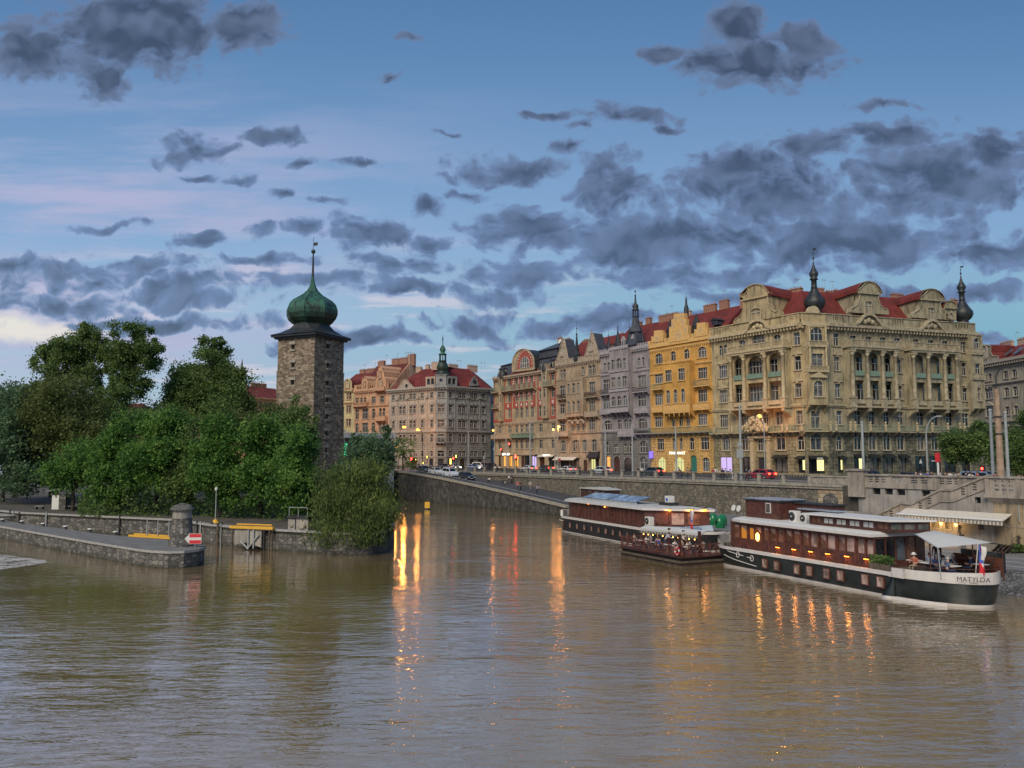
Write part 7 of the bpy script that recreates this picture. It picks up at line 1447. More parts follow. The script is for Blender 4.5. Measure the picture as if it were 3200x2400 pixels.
def cap(m, A, z, mat): m.add([(p[0], p[1], z) for p in A], [tuple(range(len(A)))], mat)
def smoothp(p, k=3):
    n = len(p); o = []
    for i in range(n):
        a, b, c, d = [Vector((q[0], q[1])) for q in (p[i-1], p[i], p[(i+1) % n], p[(i+2) % n])]
        for j in range(k):
            t = j/k; o.append(tuple(.5*((2*b)+(c-a)*t+(2*a-5*b+4*c-d)*t*t+(3*b-a-3*c+d)*t**3)))
    return o
def ccw(p): return p if sum(p[i-1][0]*p[i][1]-p[i][0]*p[i-1][1] for i in range(len(p))) > 0 else p[::-1]
def hull(root, plan, zs, name='hull', frac=.82):
    """plan ccw; zs: (z, inset, mat of the strake above)"""
    m = MB(); rings = [inset(plan, k) for z, k, mt in zs]
    for i in range(len(zs)-1): ringm(m, rings[i], zs[i][0], rings[i+1], zs[i+1][0], M[zs[i][2]], True)
    cap(m, rings[-1], zs[-1][0], M['timber']); return m.build(name, root)
def slab(root, plan, z0, z1, mat, name, mt=None):
    m = MB(); m.prism([tuple(p) for p in plan], z0, z1, M[mat], M[mt or mat]); return m.build(name, root)
def onside(fr, px, py, y=0.0): return fr.xz(px, py, y)
# ---- left boat
W0 = onz(1736, 1657); K0 = onz(1950, 1698); krz = math.atan2(K0.y-W0.y, K0.x-W0.x)
kb = thing('restaurant_boat', 'dark boat with windowless brown cabin, cream roof and solar panels', 'boat', (W0.x, W0.y, 0), krz, 'restaurant boats moored at the quay'); fr = Frame((W0.x, W0.y, 0), krz)
xc = onside(fr, 2006, 1640)[0]; xr = onside(fr, 2222, 1590, 5.4)[0]; xh = onside(fr, 2243, 1690, 4.6)[0]
plan = smoothp(ccw([(0, 2.6), (.35, 1.2), (1.3, .25), (2.8, 0), (6, 0), (xc-1, 0), (xc+.6, .1), (xh-1.8, 2.1), (xh-.3, 3.6), (xh, 4.8), (xh-.4, 5.9), (xh-2, 6), (4, 6), (1.6, 5.7), (.4, 4.6)]))
zd = onside(fr, 1860, 1632)[1]; zw = onside(fr, 1860, 1680)[1]
hull(kb, plan, [(-.6, .5, 'dhull'), (.05, .16, 'dhull'), (.30, .12, 'dhull'), (zw, .10, 'hullw'), (zw+.1, .09, 'dhull'), (zd-.12, .02, 'dhull'), (zd-.1, -.06, 'hullw'), (zd+.14, -.08, 'hullw'), (zd+.16, .1, 'hullw')])
m = MB(); b = inset(plan, -.02); q = [(p.x, p.y) for p in b]
z1 = zd+.15; m.ex([(0, 0)]*3, 0, 0, M['hullw']) if False else None
bow = ccw([(-.12, 2.6), (.25, 1.1), (1.1, .2), (1.3, .45), (.5, 1.4), (.15, 2.7), (.5, 4.4), (.3, 4.6)]); m.prism(bow, zd+.1, zd+.85, M['hullw']); m.build('bow_bulwark', kb)
cpl = ccw([(1.6, 2.8), (1.9, 1.2), (2.9, .55), (4.2, .35), (xc, .35), (xr, 5.2), (xr-.4, 5.5), (2.4, 5.5), (1.7, 4.4)])
zr = onside(fr, 1860, 1576, .35)[1]
m = MB(); ringm(m, cpl, zd+.15, cpl, zr, M['cabin'])
for x in [4.3+i*.95 for i in range(int((xc-4.3)/.95))]: m.box(x, x+.05, .31, .349, zd+.3, zr-.1, M['wood'])
m.build('cabin', kb)
for px, w, h, zf in ((1812, .7, 1.5, 0), (1873, .6, 1.1, .4), (1914, .7, 1.2, .4), (1918, .9, 1.6, 0), (1983, .6, 1.3, .2)):
    x = onside(fr, px, 1610, .35)[0]; m = MB(); m.box(x-w/2, x+w/2, .28, .308, zd+.5+zf, zd+.5+zf+h, M['wood2'])
    for k in range(7): m.box(x-w/2+.04, x+w/2-.04, .255, .279, zd+.56+zf+k*h/7.2, zd+.56+zf+k*h/7.2+.06, M['wood'])
    m.build('shutter', kb)
rp = ccw([(1.0, 2.8), (1.3, .9), (2.4, .15), (4.2, -.1), (xc+.2, -.1), (xr+.75, 5.3), (xr+.2, 6.0), (2.2, 6.0), (1.2, 4.6)])
m = MB(); ringm(m, rp, zr, rp, zr+.2, M['hullw']); i1 = inset(rp, .5); i2 = inset(rp, 1.3); ringm(m, rp, zr+.2, i1, zr+.34, M['roofgrey'], True); ringm(m, i1, zr+.34, i2, zr+.42, M['roofgrey'], True); cap(m, i2, zr+.42, M['roofgrey']); m.add([(p[0], p[1], zr) for p in rp], [tuple(range(len(rp)-1, -1, -1))], M['hullw']); m.build('roof', kb)
xa = onside(fr, 1815, 1545, 3.4)[0]; xb = onside(fr, 1897, 1545, 3.4)[0]; m = MB(); m.box(xa, xb, 3.4, 5.2, zr+.42, zr+1.5, M['wood'])
for i in range(4): x = xa+(xb-xa)*(i+.5)/4; m.box(x-.35, x+.35, 3.36, 3.398, zr+1.0, zr+1.3, M['g2'])
m.build('roof_hatch', kb); m = MB(); m.box(xa-.2, xb+.2, 3.2, 5.4, zr+1.5, zr+1.6, M['roofgrey']); m.ex([(xa-.2, zr+1.6), (xb+.2, zr+1.6), ((xa+xb)/2, zr+1.78)], 3.2, 5.4, M['roofgrey']); m.build('hatch_roof', kb)
xa = onside(fr, 1826, 1557, 1.4)[0]; xb = onside(fr, 1996, 1578, 1.4)[0]; so = MB(); so.add([(xa, 1.1, zr+.6), (xb, 1.1, zr+.6), (xb, 3.0, zr+1.15), (xa, 3.0, zr+1.15)], [(3, 2, 1, 0), (0, 1, 2, 3)], M['iron']); so.box(xa, xb, 1.12, 1.2, zr+.42, zr+.6, M['steel']); fp = so.build('panel_frame', kb)
for i in range(6): a = xa+(xb-xa)*i/6+.05; b = xa+(xb-xa)*(i+1)/6-.05; m = MB(); m.add([(a, 1.08, zr+.63), (b, 1.08, zr+.63), (b, 2.98, zr+1.18), (a, 2.98, zr+1.18)], [(0, 1, 2, 3)], M['solar']); m.build('solar_panel', kb)
x = onside(fr, 2084, 1560, 3.2)[0]; m = MB(); m.box(x-1.1, x+1.1, 2.9, 4.0, zr+.42, zr+.75, M['iron']); m.box(x-.1, x+.7, 3.0, 3.7, zr+.75, zr+1.45, M['white']); m.box(x+.1, x+.5, 2.97, 2.999, zr+.9, zr+1.2, M['bl_']); m.build('roof_vent', kb)
def acunit(root, x, y, z, w=1.0, h=.8, name='air_conditioner', rz=0.0):
    m = MB(); m.box(-w/2, w/2, 0, .45, 0, h, M['white']); o = m.build(name, root, (x, y, z), rz); m = MB(); m.M = Matrix.Translation((-w*.12, -.01, h/2)) @ Matrix.Rotation(R(90), 4, 'X'); m.lathe((0, 0, 0), [(h*.4, 0), (h*.4, .03), (h*.12, .05)], M['iron'], 14); m.ball((0, 0, .06), .06, M['white'], 6, 4); m.M = None; m.build('fan', o); return o
x, z = onside(fr, 2024, 1641, -.6); acunit(kb, x, -.6, z, 1.05, .85)
for px, py in ((1840, 1574), (1892, 1584)): x, z = onside(fr, px, py, .3); o = MB(); o.ball((x, .2, z), (.12, .08, .09), M['boatl'], 8, 5); o.build('cabin_lamp', kb)
for k, px in enumerate((2095, 2161, 2205)):
    f = (px-2006)/(2222-2006); yy = .35+(5.2-.35)*f; x, z = onside(fr, px, 1594, yy-.15); o = MB(); o.ball((x, yy-.25, z), (.28, .2, .12), M['boatl'], 10, 6); o.box(x-.3, x+.3, yy-.45, yy-.05, z+.1, z+.14, M['iron']); ob = o.build('eave_lamp', kb)
    l = bpy.data.lights.new('eave_light', 'POINT'); l.specular_factor = .3; l.energy = 14; l.color = (1, .38, .08); l.shadow_soft_size = .15; lo = link('eave_light', l, kb, (x, yy-.6, z-.15))
# stern wall panels and pale blue tarp with the name
dv_ = Vector((xr-xc, 5.2-.35, 0)).normalized(); ang = math.atan2(dv_.y, dv_.x); Ls = Vector((xr-xc, 4.85)).length
sf = Face(kb, fr, xc, .35, ang)
for a, w, mt in ((1.2, 1.3, 'wood2'), (2.9, 1.3, 'cwin'), (4.6, 1.3, 'bwin'), (6.2, 1.2, 'wood2')):
    if a+w < Ls: sf.box(a, a+w, -.08, -.003, zd+.6, zr-.25, mt, 'stern_panel')
x0, z0 = sf.fr.xz(2090, 1662, -1.3); x1, z1 = sf.fr.xz(2240, 1662, -1.3)
m = MB(); pl = [sf.fr.xz(a, b, -1.3) for a, b in ((2040, 1645), (2130, 1647), (2225, 1641), (2232, 1664), (2212, 1669), (2120, 1669), (2040, 1662))]; m.ex([p for p in pl], -1.34, -1.28, M['blueaw']); tp = sf.put(m, 'name_tarp')
x, z = sf.fr.xz(2162, 1652.5, -1.36); tp2 = link('lettering', textmesh('KLOTYLDA', .42, 'bl_'), kb, tuple(sf.L @ Vector((x, -1.37, z))), rot=(R(90), 0, ang+.02))
m = MB(); pl = [sf.fr.xz(a, b, -.9) for a, b in ((2190, 1668), (2240, 1666), (2252, 1712), (2200, 1716))]; m.ex(pl, -.9, -.3, M['redw']); sf.put(m, 'red_stair_side')
for i in range(12):
    px = 1759+i*(2005-1759)/11; x = onside(fr, px, 1655)[0]; zc_ = (zw+zd)/2+.05; m = MB(); m.box(x-.24, x+.24, -.02, .06, zc_-.34, zc_+.34, M['wood']); o = m.build('hull_window', kb); m = MB(); m.box(x-.18, x+.18, -.04, -.021, zc_-.28, zc_+.28, M['caret']); m.build('pane', o)
for px in (1732.5, 1738, 1746): pass
m = MB()
for i in range(3): m.box(.9+i*.55, 1.25+i*.55, .2-.1*i-.12, .2-.1*i, zd-.45, zd-.38, M['hullw'])
m.build('bow_dashes', kb)
def flag(root, x, y, z, h, w, droop, name='flag', rz=0.0):
    """hanging three-coloured flag, pole included as a child"""
    m = MB(); n = 6; rowsz = 8
    def P(i, j): u = i/n; v = j/rowsz; return (u*w*(1-.35*v)+.05*math.sin(v*9), .09*math.sin(u*9+v*3), -v*h-u*droop)
    vs = [P(i, j) for j in range(rowsz+1) for i in range(n+1)]
    for j in range(rowsz):
        for i in range(n):
            mt = 'bl_' if (i/n < .5 - abs(j/rowsz-.5)*.9+.1 and j < 5) else ('white' if i > n*.45 and j < 6 else 'rd_')
            a = j*(n+1)+i; m.add([vs[a], vs[a+1], vs[a+n+2], vs[a+n+1]], [(0, 1, 2, 3)], M[mt], True)
    o = m.build(name, root, (x, y, z), rz); return o
# terrace pontoon
Pa, Pb_ = onz(1940, 1737), onz(2130, 1773.5); prz = math.atan2(Pb_.y-Pa.y, Pb_.x-Pa.x); pfr = Frame((Pa.x, Pa.y, 0), prz); Lp = (Pb_-Pa).length
pt = thing('terrace_pontoon', 'floating timber terrace with brown cross-braced railing beside the left boat', 'pontoon', (Pa.x, Pa.y, 0), prz); Wp = 4.6
m = MB(); m.box(0, Lp, 0, Wp, -.3, .32, M['timber']); m.box(-.25, Lp+.2, -.25, Wp, .36, .5, M['timber']); m.box(.1, Lp-.1, .1, Wp, .5, .78, M['black']); m.box(-.1, Lp+.1, -.1, Wp, .78, .88, M['wood']); m.build('deck', pt)
def brace_panel(w, h=1.0):
    m = MB(); k = M['wood2']; m.box(0, .08, -.04, .04, 0, h+.15, k); m.box(.08, w, -.03, .03, h-.08, h, k); m.box(.08, w, -.03, .03, .12, .2, k)
    for a, b in (((.1, .2), (w*.5, h-.08)), ((w*.5, .2), (.1, h-.08)), ((w*.5, .2), (w, h-.08)), ((w, .2), (w*.5, h-.08))): m.tube((a[0], 0, a[1]), (b[0], 0, b[1]), .03, .03, k, 4)
    m.box(w*.5-.03, w*.5+.03, -.028, .028, .2, h-.08, k); return m.mesh('railing_panel')
npn = 5; bp = brace_panel(Lp/npn)
for i in range(npn): link('railing_panel', bp, pt, (i*Lp/npn, .06, .88))
bp2 = brace_panel(Wp/3)
for i in range(3): link('railing_panel', bp2, pt, (Lp-.06, .06+i*Wp/3, .88), R(90)); 
for i in range(2): link('railing_panel', bp2, pt, (.06, .06+i*Wp/3, .88), R(90))
for x, y, h in ((Lp*.02, Wp*.9, 2.2), (Lp*.35, Wp*.72, 1.9), (Lp*.62, Wp*.66, 1.9), (Lp*.96, Wp*.5, 2.1), (Lp*.95, .2, 1.9)): m = MB(); m.box(x-.1, x+.1, y-.1, y+.1, .88, .88+h, M['wood']); m.build('post', pt)
aa = pfr.xz(1999, 1650, 3.6); ab = pfr.xz(2187, 1668, 2.6)
m = MB(); z0, z1 = aa[1], ab[1]; m.add([(aa[0], 3.6, z0), (ab[0], 2.6, z1), (ab[0], 3.3, z1+.25), (aa[0], 4.3, z0+.25), (aa[0], 3.6, z0-.2), (ab[0], 2.6, z1-.2), (ab[0], 3.3, z1+.05), (aa[0], 4.3, z0+.05)], [(0, 1, 2, 3), (7, 6, 5, 4), (0, 4, 5, 1), (1, 5, 6, 2), (3, 7, 4, 0)], M['sail']); n = 40
for i in range(n):
    f = i/n; x = aa[0]+(ab[0]-aa[0])*f; y = 3.6-1.0*f-.03; z = z0+(z1-z0)*f; m.add([(x, y, z-.2), (x+.2, y, z-.2), (x+.2, y, z-.45), (x, y, z-.45)], [(0, 1, 2, 3), (3, 2, 1, 0)], M['cream' if i % 2 else 'stone'])
m.build('awning', pt)
for i in range(11):
    f = .08+i*.085; x = aa[0]+(ab[0]-aa[0])*f; y = 3.6-1.0*f-.06; z = z0+(z1-z0)*f-.55; m = MB(); m.ball((x, y, z), .06, M['lampb'], 6, 4); m.build('fairy_bulb', pt)
M['ringm'] = M['rd_']; m = MB(); n = 12
for i in range(n):
    a, b = 2*math.pi*i/n, 2*math.pi*(i+1)/n; m.tube((Lp-.5+.3*math.cos(a), -.08, 1.35+.3*math.sin(a)), (Lp-.5+.3*math.cos(b), -.08, 1.35+.3*math.sin(b)), .07, .07, M['rd_' if i % 3 else 'white'], 6)
lb_ = thing('life_ring', 'red life ring hung on the corner of the brown terrace railing', 'life ring', (Pa.x, Pa.y, 0), prz); m.build('ring', lb_)
x, z = onside(fr, 2178, 1592, 3.0); fl = thing('hanging_flag', 'white, blue and red flag drooping over the pale blue name tarp of the left boat', 'flag', fr.w(x, 2.2, z), krz, 'flags on the boats'); flag(fl, 0, 0, 0, 1.9, .55, .1); m = MB(); m.tube((-.02, 0, .1), (-.3, .4, -2.6), .03, .03, M['white'], 6); m.build('pole', fl)
def furniture(frm, rz, spots, zf, where, cloth='white'):
    for k, (x, y) in enumerate(spots):
        t = thing('terrace_table', where[0] % where[1][k], 'table', frm.w(x, y, zf), rz, where[2]); m = MB(); m.box(-.4, .4, -.35, .35, .72, .76, M[cloth]); m.build('tabletop', t); m = MB(); m.tube((0, 0, 0), (0, 0, .72), .04, .04, M['iron'], 6); m.lathe((0, 0, 0), [(.25, 0), (.05, .06)], M['iron'], 8); m.build('pedestal', t)
furniture(pfr, prz, ((Lp*.2, 1.1), (Lp*.42, 1.2), (Lp*.66, 1.1), (Lp*.87, 1.0), (Lp*.9, 2.6)), .88, ('terrace table %s on the brown pontoon', ('nearest its upstream left end', 'second from the left', 'right of the dark post', 'at the right railing corner', 'behind the right corner table'), 'tables on the pontoon'))
# ---- right boat
h1, h2 = onz(2529, 1821), onz(2791, 1872); mrz = math.atan2(h2.y-h1.y, h2.x-h1.x)
c0 = onz(2266, 1757); q = Frame((h1.x, h1.y, 0), mrz); x0 = q.xz(2262, 1740, 2.0)[0]; O = q.w(x0, 0, 0)
mb = thing('restaurant_boat', 'dark green hulled boat with long glazed brown cabin, white roof and stern sail awning', 'boat', (O.x, O.y, 0), mrz, 'restaurant boats moored at the quay'); fr = Frame((O.x, O.y, 0), mrz)
def S(px, py, y=0.0): return fr.xz(px, py, y)
xs = S(2792, 1830)[0]; xe = S(3106, 1800, 3.2)[0]
BW = 5.8
plan = smoothp(ccw([(0, 2.6), (.3, 1.5), (1.1, .6), (2.6, .1), (4.4, 0), (8, 0), (xs-2, 0), (xs, 0), (xe-5.0, .05), (xe-3.2, .35), (xe-1.6, 1.0), (xe-.5, 1.9), (xe, 3.0), (xe-.4, 4.2), (xe-1.6, 5.3), (xe-3.4, BW), (xe-6, BW), (6, BW), (2.6, BW), (.9, 4.9), (.2, 3.8)]))
gz1 = S(2560, 1753)[1]; gz0 = S(2560, 1764)[1]
hull(mb, plan, [(-.7, .7, 'hullw'), (-.05, .32, 'hullw'), (.16, .26, 'dgreen'), (.6, .16, 'dgreen'), (gz0, .02, 'hullw'), (gz0+.01, -.06, 'hullw'), (gz1, -.07, 'hullw'), (gz1+.02, .1, 'hullw')])
# raised white bulwark round the stern
zt0 = S(2819, 1778)[1]+.0; idx = [i for i, p in enumerate(plan)]
sp0 = [(xs-.3, -.09), (xs+.3, -.09), (xs+1.0, -.09)]+[(xe-5.0, -.04), (xe-3.2, .27), (xe-1.6, .93), (xe-.45, 1.83), (xe+.08, 3.0), (xe-.35, 4.28), (xe-1.55, 5.4), (xe-3.4, BW+.08), (xs, BW+.08)]
zz0 = [gz1, gz1+(zt0-gz1)*.55, zt0, zt0, zt0, zt0+.05, zt0+.1, zt0+.12, zt0+.1, zt0, zt0, zt0]
sp = []; ztp = []
for i in range(len(sp0)-1):
    a, b, c, d = [Vector((*sp0[max(0, min(len(sp0)-1, j))], zz0[max(0, min(len(sp0)-1, j))])) for j in (i-1, i, i+1, i+2)]
    for j in range(4): t = j/4; v = .5*((2*b)+(c-a)*t+(2*a-5*b+4*c-d)*t*t+(3*b-a-3*c+d)*t**3); sp.append((v.x, v.y)); ztp.append(v.z)
sp.append(sp0[-1]); ztp.append(zz0[-1])
m = MB()
for i in range(len(sp)-1):
    a, b = sp[i], sp[i+1]; m.add([(a[0], a[1], gz0-.02), (b[0], b[1], gz0-.02), (b[0], b[1], ztp[i+1]), (a[0], a[1], ztp[i])], [(0, 1, 2, 3)], M['hullw'], True)
    d = Vector((b[0]-a[0], b[1]-a[1])).normalized(); n_ = Vector((-d.y, d.x))*.09
    m.add([(a[0]+n_.x, a[1]+n_.y, gz0), (b[0]+n_.x, b[1]+n_.y, gz0), (b[0]+n_.x, b[1]+n_.y, ztp[i+1]), (a[0]+n_.x, a[1]+n_.y, ztp[i]), (b[0], b[1], ztp[i+1]), (a[0], a[1], ztp[i])], [(3, 2, 1, 0), (5, 4, 2, 3)], M['hullw'])
    if i > 8: m.tube((a[0]+n_.x/2, a[1]+n_.y/2, ztp[i]+.22), (b[0]+n_.x/2, b[1]+n_.y/2, ztp[i+1]+.22), .03, .03, M['wood'], 5)
m.build('stern_bulwark', mb)
m = MB(); m.add([(xs, -.14, -.05), (xe-5, -.1, -.05), (xe-3.1, .25, -.05), (xe-1.6, .9, .0), (xe-1.6, .9, .22), (xe-3.1, .25, .2), (xe-5, -.1, .2), (xs, -.14, .2)], [(0, 1, 6, 7), (1, 2, 5, 6), (2, 3, 4, 5)], M['hullw']); m.build('boot_topping', mb)
# bow bulwark rising to the left
m = MB(); pts_ = [(4.3, -.06, .02), (2.6, .03, .35), (1.1, .54, .55), (.25, 1.45, .7), (-.06, 2.6, .8), (.15, 3.8, .7), (.9, 4.95, .6)]
for a, b in zip(pts_[:-1], pts_[1:]): m.add([(a[0], a[1], gz1), (b[0], b[1], gz1), (b[0], b[1], gz1+b[2]), (a[0], a[1], gz1+a[2])], [(3, 2, 1, 0), (0, 1, 2, 3)], M['hullw'], True)
m.build('bow_bulwark', mb)
m = MB(); g = lambda px, py: S(px, py, -.03)
for (a, b) in (((2258, 1716), (2323, 1737)), ((2335, 1741), (2350, 1745)), ((2256, 1733), (2364, 1770))):
    pts = [(a[0]+(b[0]-a[0])*t/6, a[1]+(b[1]-a[1])*(t/6)**(.9)) for t in range(7)]
    for p, q_ in zip(pts[:-1], pts[1:]):
        u, v = S(p[0], p[1]), S(q_[0], q_[1]); yo = lambda x: max(-.04, (2.6-x)*.55*(.8) if x < 1.1 else (.5-.2*(x-1.1) if x < 3.4 else -.02))
        m.tube((u[0], yo(u[0])-.0, u[1]), (v[0], yo(v[0])-.0, v[1]), .035, .035, M['hullw'], 5)
for px, py in ((2307, 1733), (2351, 1745)):
    x, z = S(px, py)
    for i in range(10): a_, b_ = math.pi*i/5, math.pi*(i+1)/5; m.tube((x+.2*math.cos(a_), -.05, z+.24*math.sin(a_)), (x+.2*math.cos(b_), -.05, z+.24*math.sin(b_)), .035, .035, M['hullw'], 5)
m.build('painted_lines', mb)
for i, (px, py) in enumerate(((2390, 1761), (2427, 1768), (2490, 1779), (2529, 1784.5), (2582.5, 1792.5), (2626, 1799), (2703, 1811), (2751, 1819))):
    x, z = S(px, py); m = MB(); m.box(x-.34, x+.34, -.03, .08, z-.40, z+.40, M['cabin']); o = m.build('hull_window', mb); m = MB(); m.box(x-.27, x+.27, -.045, -.031, z-.33, z+.33, M['caret']); m.quad((x-.2, -.05, z-.3), (x+.1, -.05, z-.3), (x-.1, -.05, z+.32), (x-.25, -.05, z+.32), M['cwin']); m.build('pane', o)
# cabin
CY = .35; xk = S(2734, 1790, CY)[0]; xk0 = S(2284, 1690, CY)[0]; zc0 = gz1; zc1 = S(2560, 1659, CY)[1]
xq = S(2886, 1680, 5.2)[0]
seg = lambda x: 220
wxs = [2220+.1688*x for x in (485, 620, 765, 880, 1030, 1152, 1300, 1445, 1597, 1757, 1915)]+[2540+.1929*x for x in (162, 295, 460, 602, 775, 928)]
ws_ = [.75, .8, .8, .6, .7]+[.8]*12; zw0 = zc0+.95; zwm = zc0+1.95; zw1 = zc1-.25
ops = []; lits = {0: 'bwin', 1: 'lito', 2: 'lito', 3: 'litw'}
m = MB(); panes = []
for i, px in enumerate(wxs):
    x = S(px, 1700, CY)[0]; w = min(.95, (S(wxs[i+1], 1700, CY)[0]-x if i+1 < len(wxs) else .9)*.8)
    zb0 = zw0 if i > 3 else zw0-.1
    ops.append((x-xk0, w, zb0-zc0, zwm-zc0, 0)); ops.append((x-xk0, w, zwm+.1-zc0, zw1-zc0, 0)); panes.append((x, w, zb0, i))
M['litdim'] = emis('dim_orange_interior', (.9, .34, .05), .42); M['litdim2'] = emis('warm_interior', (.5, .13, .05), .22)
m.M = Matrix.Translation((xk0, CY, zc0)); holed(m, 0, xk-xk0, 0, zc1-zc0, ops, M['cabin'], 0, .12); m.M = None
for px in [ (wxs[i]+wxs[i+1])/2 for i in range(len(wxs)-1)]: x = S(px, 1700, CY)[0]; m.box(x-.06, x+.06, CY-.05, CY-.003, zc0, zc1, M['wood2'])
m.quad((xk, CY, zc0), (xq, 5.3, zc0), (xq, 5.3, zc0+.5), (xk, CY, zc0+.5), M['cabin']); m.quad((xk0, 5.3, zc0), (xk0, CY, zc0), (xk0, CY, zc1), (xk0, 5.3, zc1), M['cabin']); m.quad((xq, 5.3, zc0), (xk0, 5.3, zc0), (xk0, 5.3, zc1), (xq, 5.3, zc1), M['cabin']); m.build('cabin', mb)
for x, w, z0, i in panes:
    mt = {0: 'bwin', 1: 'litdim', 2: 'litdim', 3: 'litdim2'}.get(i, 'bwin' if i < 10 or i in (11, 13) else 'cwin')
    m = MB(); m.quad((x-w/2, CY+.12, z0), (x+w/2, CY+.12, z0), (x+w/2, CY+.12, zwm), (x-w/2, CY+.12, zwm), M[mt]); o = m.build('cabin_window', mb)
    m = MB(); m.quad((x-w/2, CY+.12, zwm+.1), (x+w/2, CY+.12, zwm+.1), (x+w/2, CY+.12, zw1), (x-w/2, CY+.12, zw1), M['bwin']); m.add([(x-w/2, CY+.11, zw1), (x-w/2, CY+.11, zw1-.15), (x+w/2 if i % 2 else x-w/2+.1, CY+.11, zw1-.55 if i % 2 else zw1-.2), (x+w/2, CY+.11, zw1-.2), (x+w/2, CY+.11, zw1)], [(0, 1, 2, 3, 4)], M['cwin']); m.build('transom', o)
x, z = S(2366, 1678, CY-.1); m = MB(); m.ball((x, CY-.06, z), (.24, .1, .36), M['lampb'], 10, 6); m.build('cabin_lamp', mb)
for px, py in ((2429, 1714), (2479.5, 1720.5), (2532, 1727.5), (2585.5, 1734.5), (2645, 1742.5), (2706, 1751)):
    x, z = S(px, py, CY-.12); m = MB(); m.box(x-.3, x+.3, CY-.2, CY-.003, z+.12, z+.15, M['iron']); o = m.build('wall_lamp', mb); m = MB(); m.box(x-.2, x+.2, CY-.14, CY-.06, z+.05, z+.115, M['boatl']); m.build('bulb', o)
    l = bpy.data.lights.new('wall_light', 'AREA'); l.shape = 'RECTANGLE'; l.size = .5; l.size_y = .08; l.specular_factor = .15; l.energy = 3; l.color = (1, .36, .08); link('wall_light', l, o, (x, CY-.13, z+.03), rot=(R(-25), 0, 0))
# glazed stern wall
an = math.atan2(5.3-CY, xq-xk); sg = Face(mb, fr, xk, CY, an); Lg = math.hypot(xq-xk, 5.3-CY)
for i in range(5):
    a = Lg*i/5; sg.box(a, a+.12, -.06, .06, zc0, zc1, 'cabin', 'stern_mullion'); 
    m = MB(); m.quad((a+.12, 0, zc0+.5), (a+Lg/5, 0, zc0+.5), (a+Lg/5, 0, zc1), (a+.12, 0, zc1), M['bwin' if i in (3,) else 'g3' if i == 2 else 'gb' if i > 3 else 'g1']); sg.put(m, 'stern_pane')
sg.box(0, Lg, -.08, .08, zc1-.15, zc1, 'cabin', 'stern_beam')
rp = ccw([(xk0-.9, 2.8), (xk0-.6, 1.3), (xk0+.3, .3), (xk0+1.8, -.05), (xk+.1, -.05), (xq+.5, 5.4), (xq, 5.8), (xk0+.6, 5.8), (xk0-.5, 4.6)])
m = MB(); ringm(m, rp, zc1, rp, zc1+.2, M['hullw']); i1 = inset(rp, .5); ringm(m, rp, zc1+.2, i1, zc1+.32, M['white'], True); cap(m, i1, zc1+.32, M['white']); m.add([(p[0], p[1], zc1) for p in rp], [tuple(range(len(rp)-1, -1, -1))], M['hullw']); m.build('roof', mb); ZR = zc1+.32
def hut(pxa, pxb, y0, y1, h, name, mt='cabin', rf='slate', py=1640):
    a, b = S(pxa, py, y0)[0], S(pxb, py, y0)[0]; m = MB(); m.box(a, b, y0, y1, ZR-.05, ZR+h, M[mt]); o = m.build(name, mb); m = MB(); m.box(a-.15, b+.15, y0-.15, y1+.15, ZR+h, ZR+h+.1, M[rf]); m.build('hut_roof', o); return a, b, o
a, b, o = hut(2332, 2436, 2.0, 4.6, 1.5, 'wheelhouse'); M['huttop'] = plain('weathered_blue_roof', (.27, .31, .37), .5, .2, 1.0)
m = MB(); m.box(a-.2, b+.2, 1.8, 4.8, ZR+1.61, ZR+1.67, M['huttop']); m.build('roof_sheet', o); m = MB(); x = S(2401, 1612, 1.95)[0]; m.box(x-.3, x+.3, 1.93, 1.999, ZR+.5, ZR+1.35, M['white']); m.box(x-.24, x+.24, 1.91, 1.929, ZR+.56, ZR+1.29, M['g2']); m.build('window', o)
hut(2470, 2600, 3.6, 5.0, 1.35, 'rear_hut', 'cabin', 'iron', 1610); hut(2500, 2618, 3.0, 3.58, .95, 'low_hut', 'cabin', 'huttop', 1615)
x = S(2478, 1640, 1.6)[0]; acunit(mb, x, 1.6, ZR, .85, .9); x = S(2502, 1640, 1.6)[0]; acunit(mb, x, 1.9, ZR, .7, .7)
for px, py in ((2296, 1588), (2312, 1590)): x, z = S(px, py, 3.2); m = MB(); m.M = Matrix.Translation((x, 3.2, z)) @ Matrix.Rotation(R(75), 4, 'X'); m.lathe((0, 0, 0), [(.06, 0), (.26, .08), (.30, .15)], M['white'], 12); m.M = None; m.tube((x, 3.25, ZR), (x, 3.2, z), .04, .04, M['steel'], 5); m.build('satellite_dish', mb)
a, b = S(2530, 1640, 1.3)[0], S(2780, 1655, 1.3)[0]; zz1 = S(2650, 1636, 1.3)[1]; zz1 = max(zz1, ZR+.75); m = MB(); n = 6
ops = [(a+(b-a)*(i+.5)/n, (b-a)/n*.78, ZR+.2, zz1-.18, 0) for i in range(n)]; holed(m, a, b, ZR-.05, zz1, ops, M['wood'], 1.3, .1); m.quad((b, 1.3, ZR), (b+1.2, 3.8, ZR), (b+1.2, 3.8, zz1), (b, 1.3, zz1), M['wood']); o = m.build('roof_lantern', mb)
for i in range(n): x = a+(b-a)*(i+.5)/n; w = (b-a)/n*.78; m = MB(); m.quad((x-w/2, 1.41, ZR+.2), (x+w/2, 1.41, ZR+.2), (x+w/2, 1.41, zz1-.18), (x-w/2, 1.41, zz1-.18), M['white' if 0 < i < 5 else 'bwin']); m.box(x-.02, x+.02, 1.38, 1.405, ZR+.2, zz1-.18, M['wood']); m.build('lantern_pane', o)
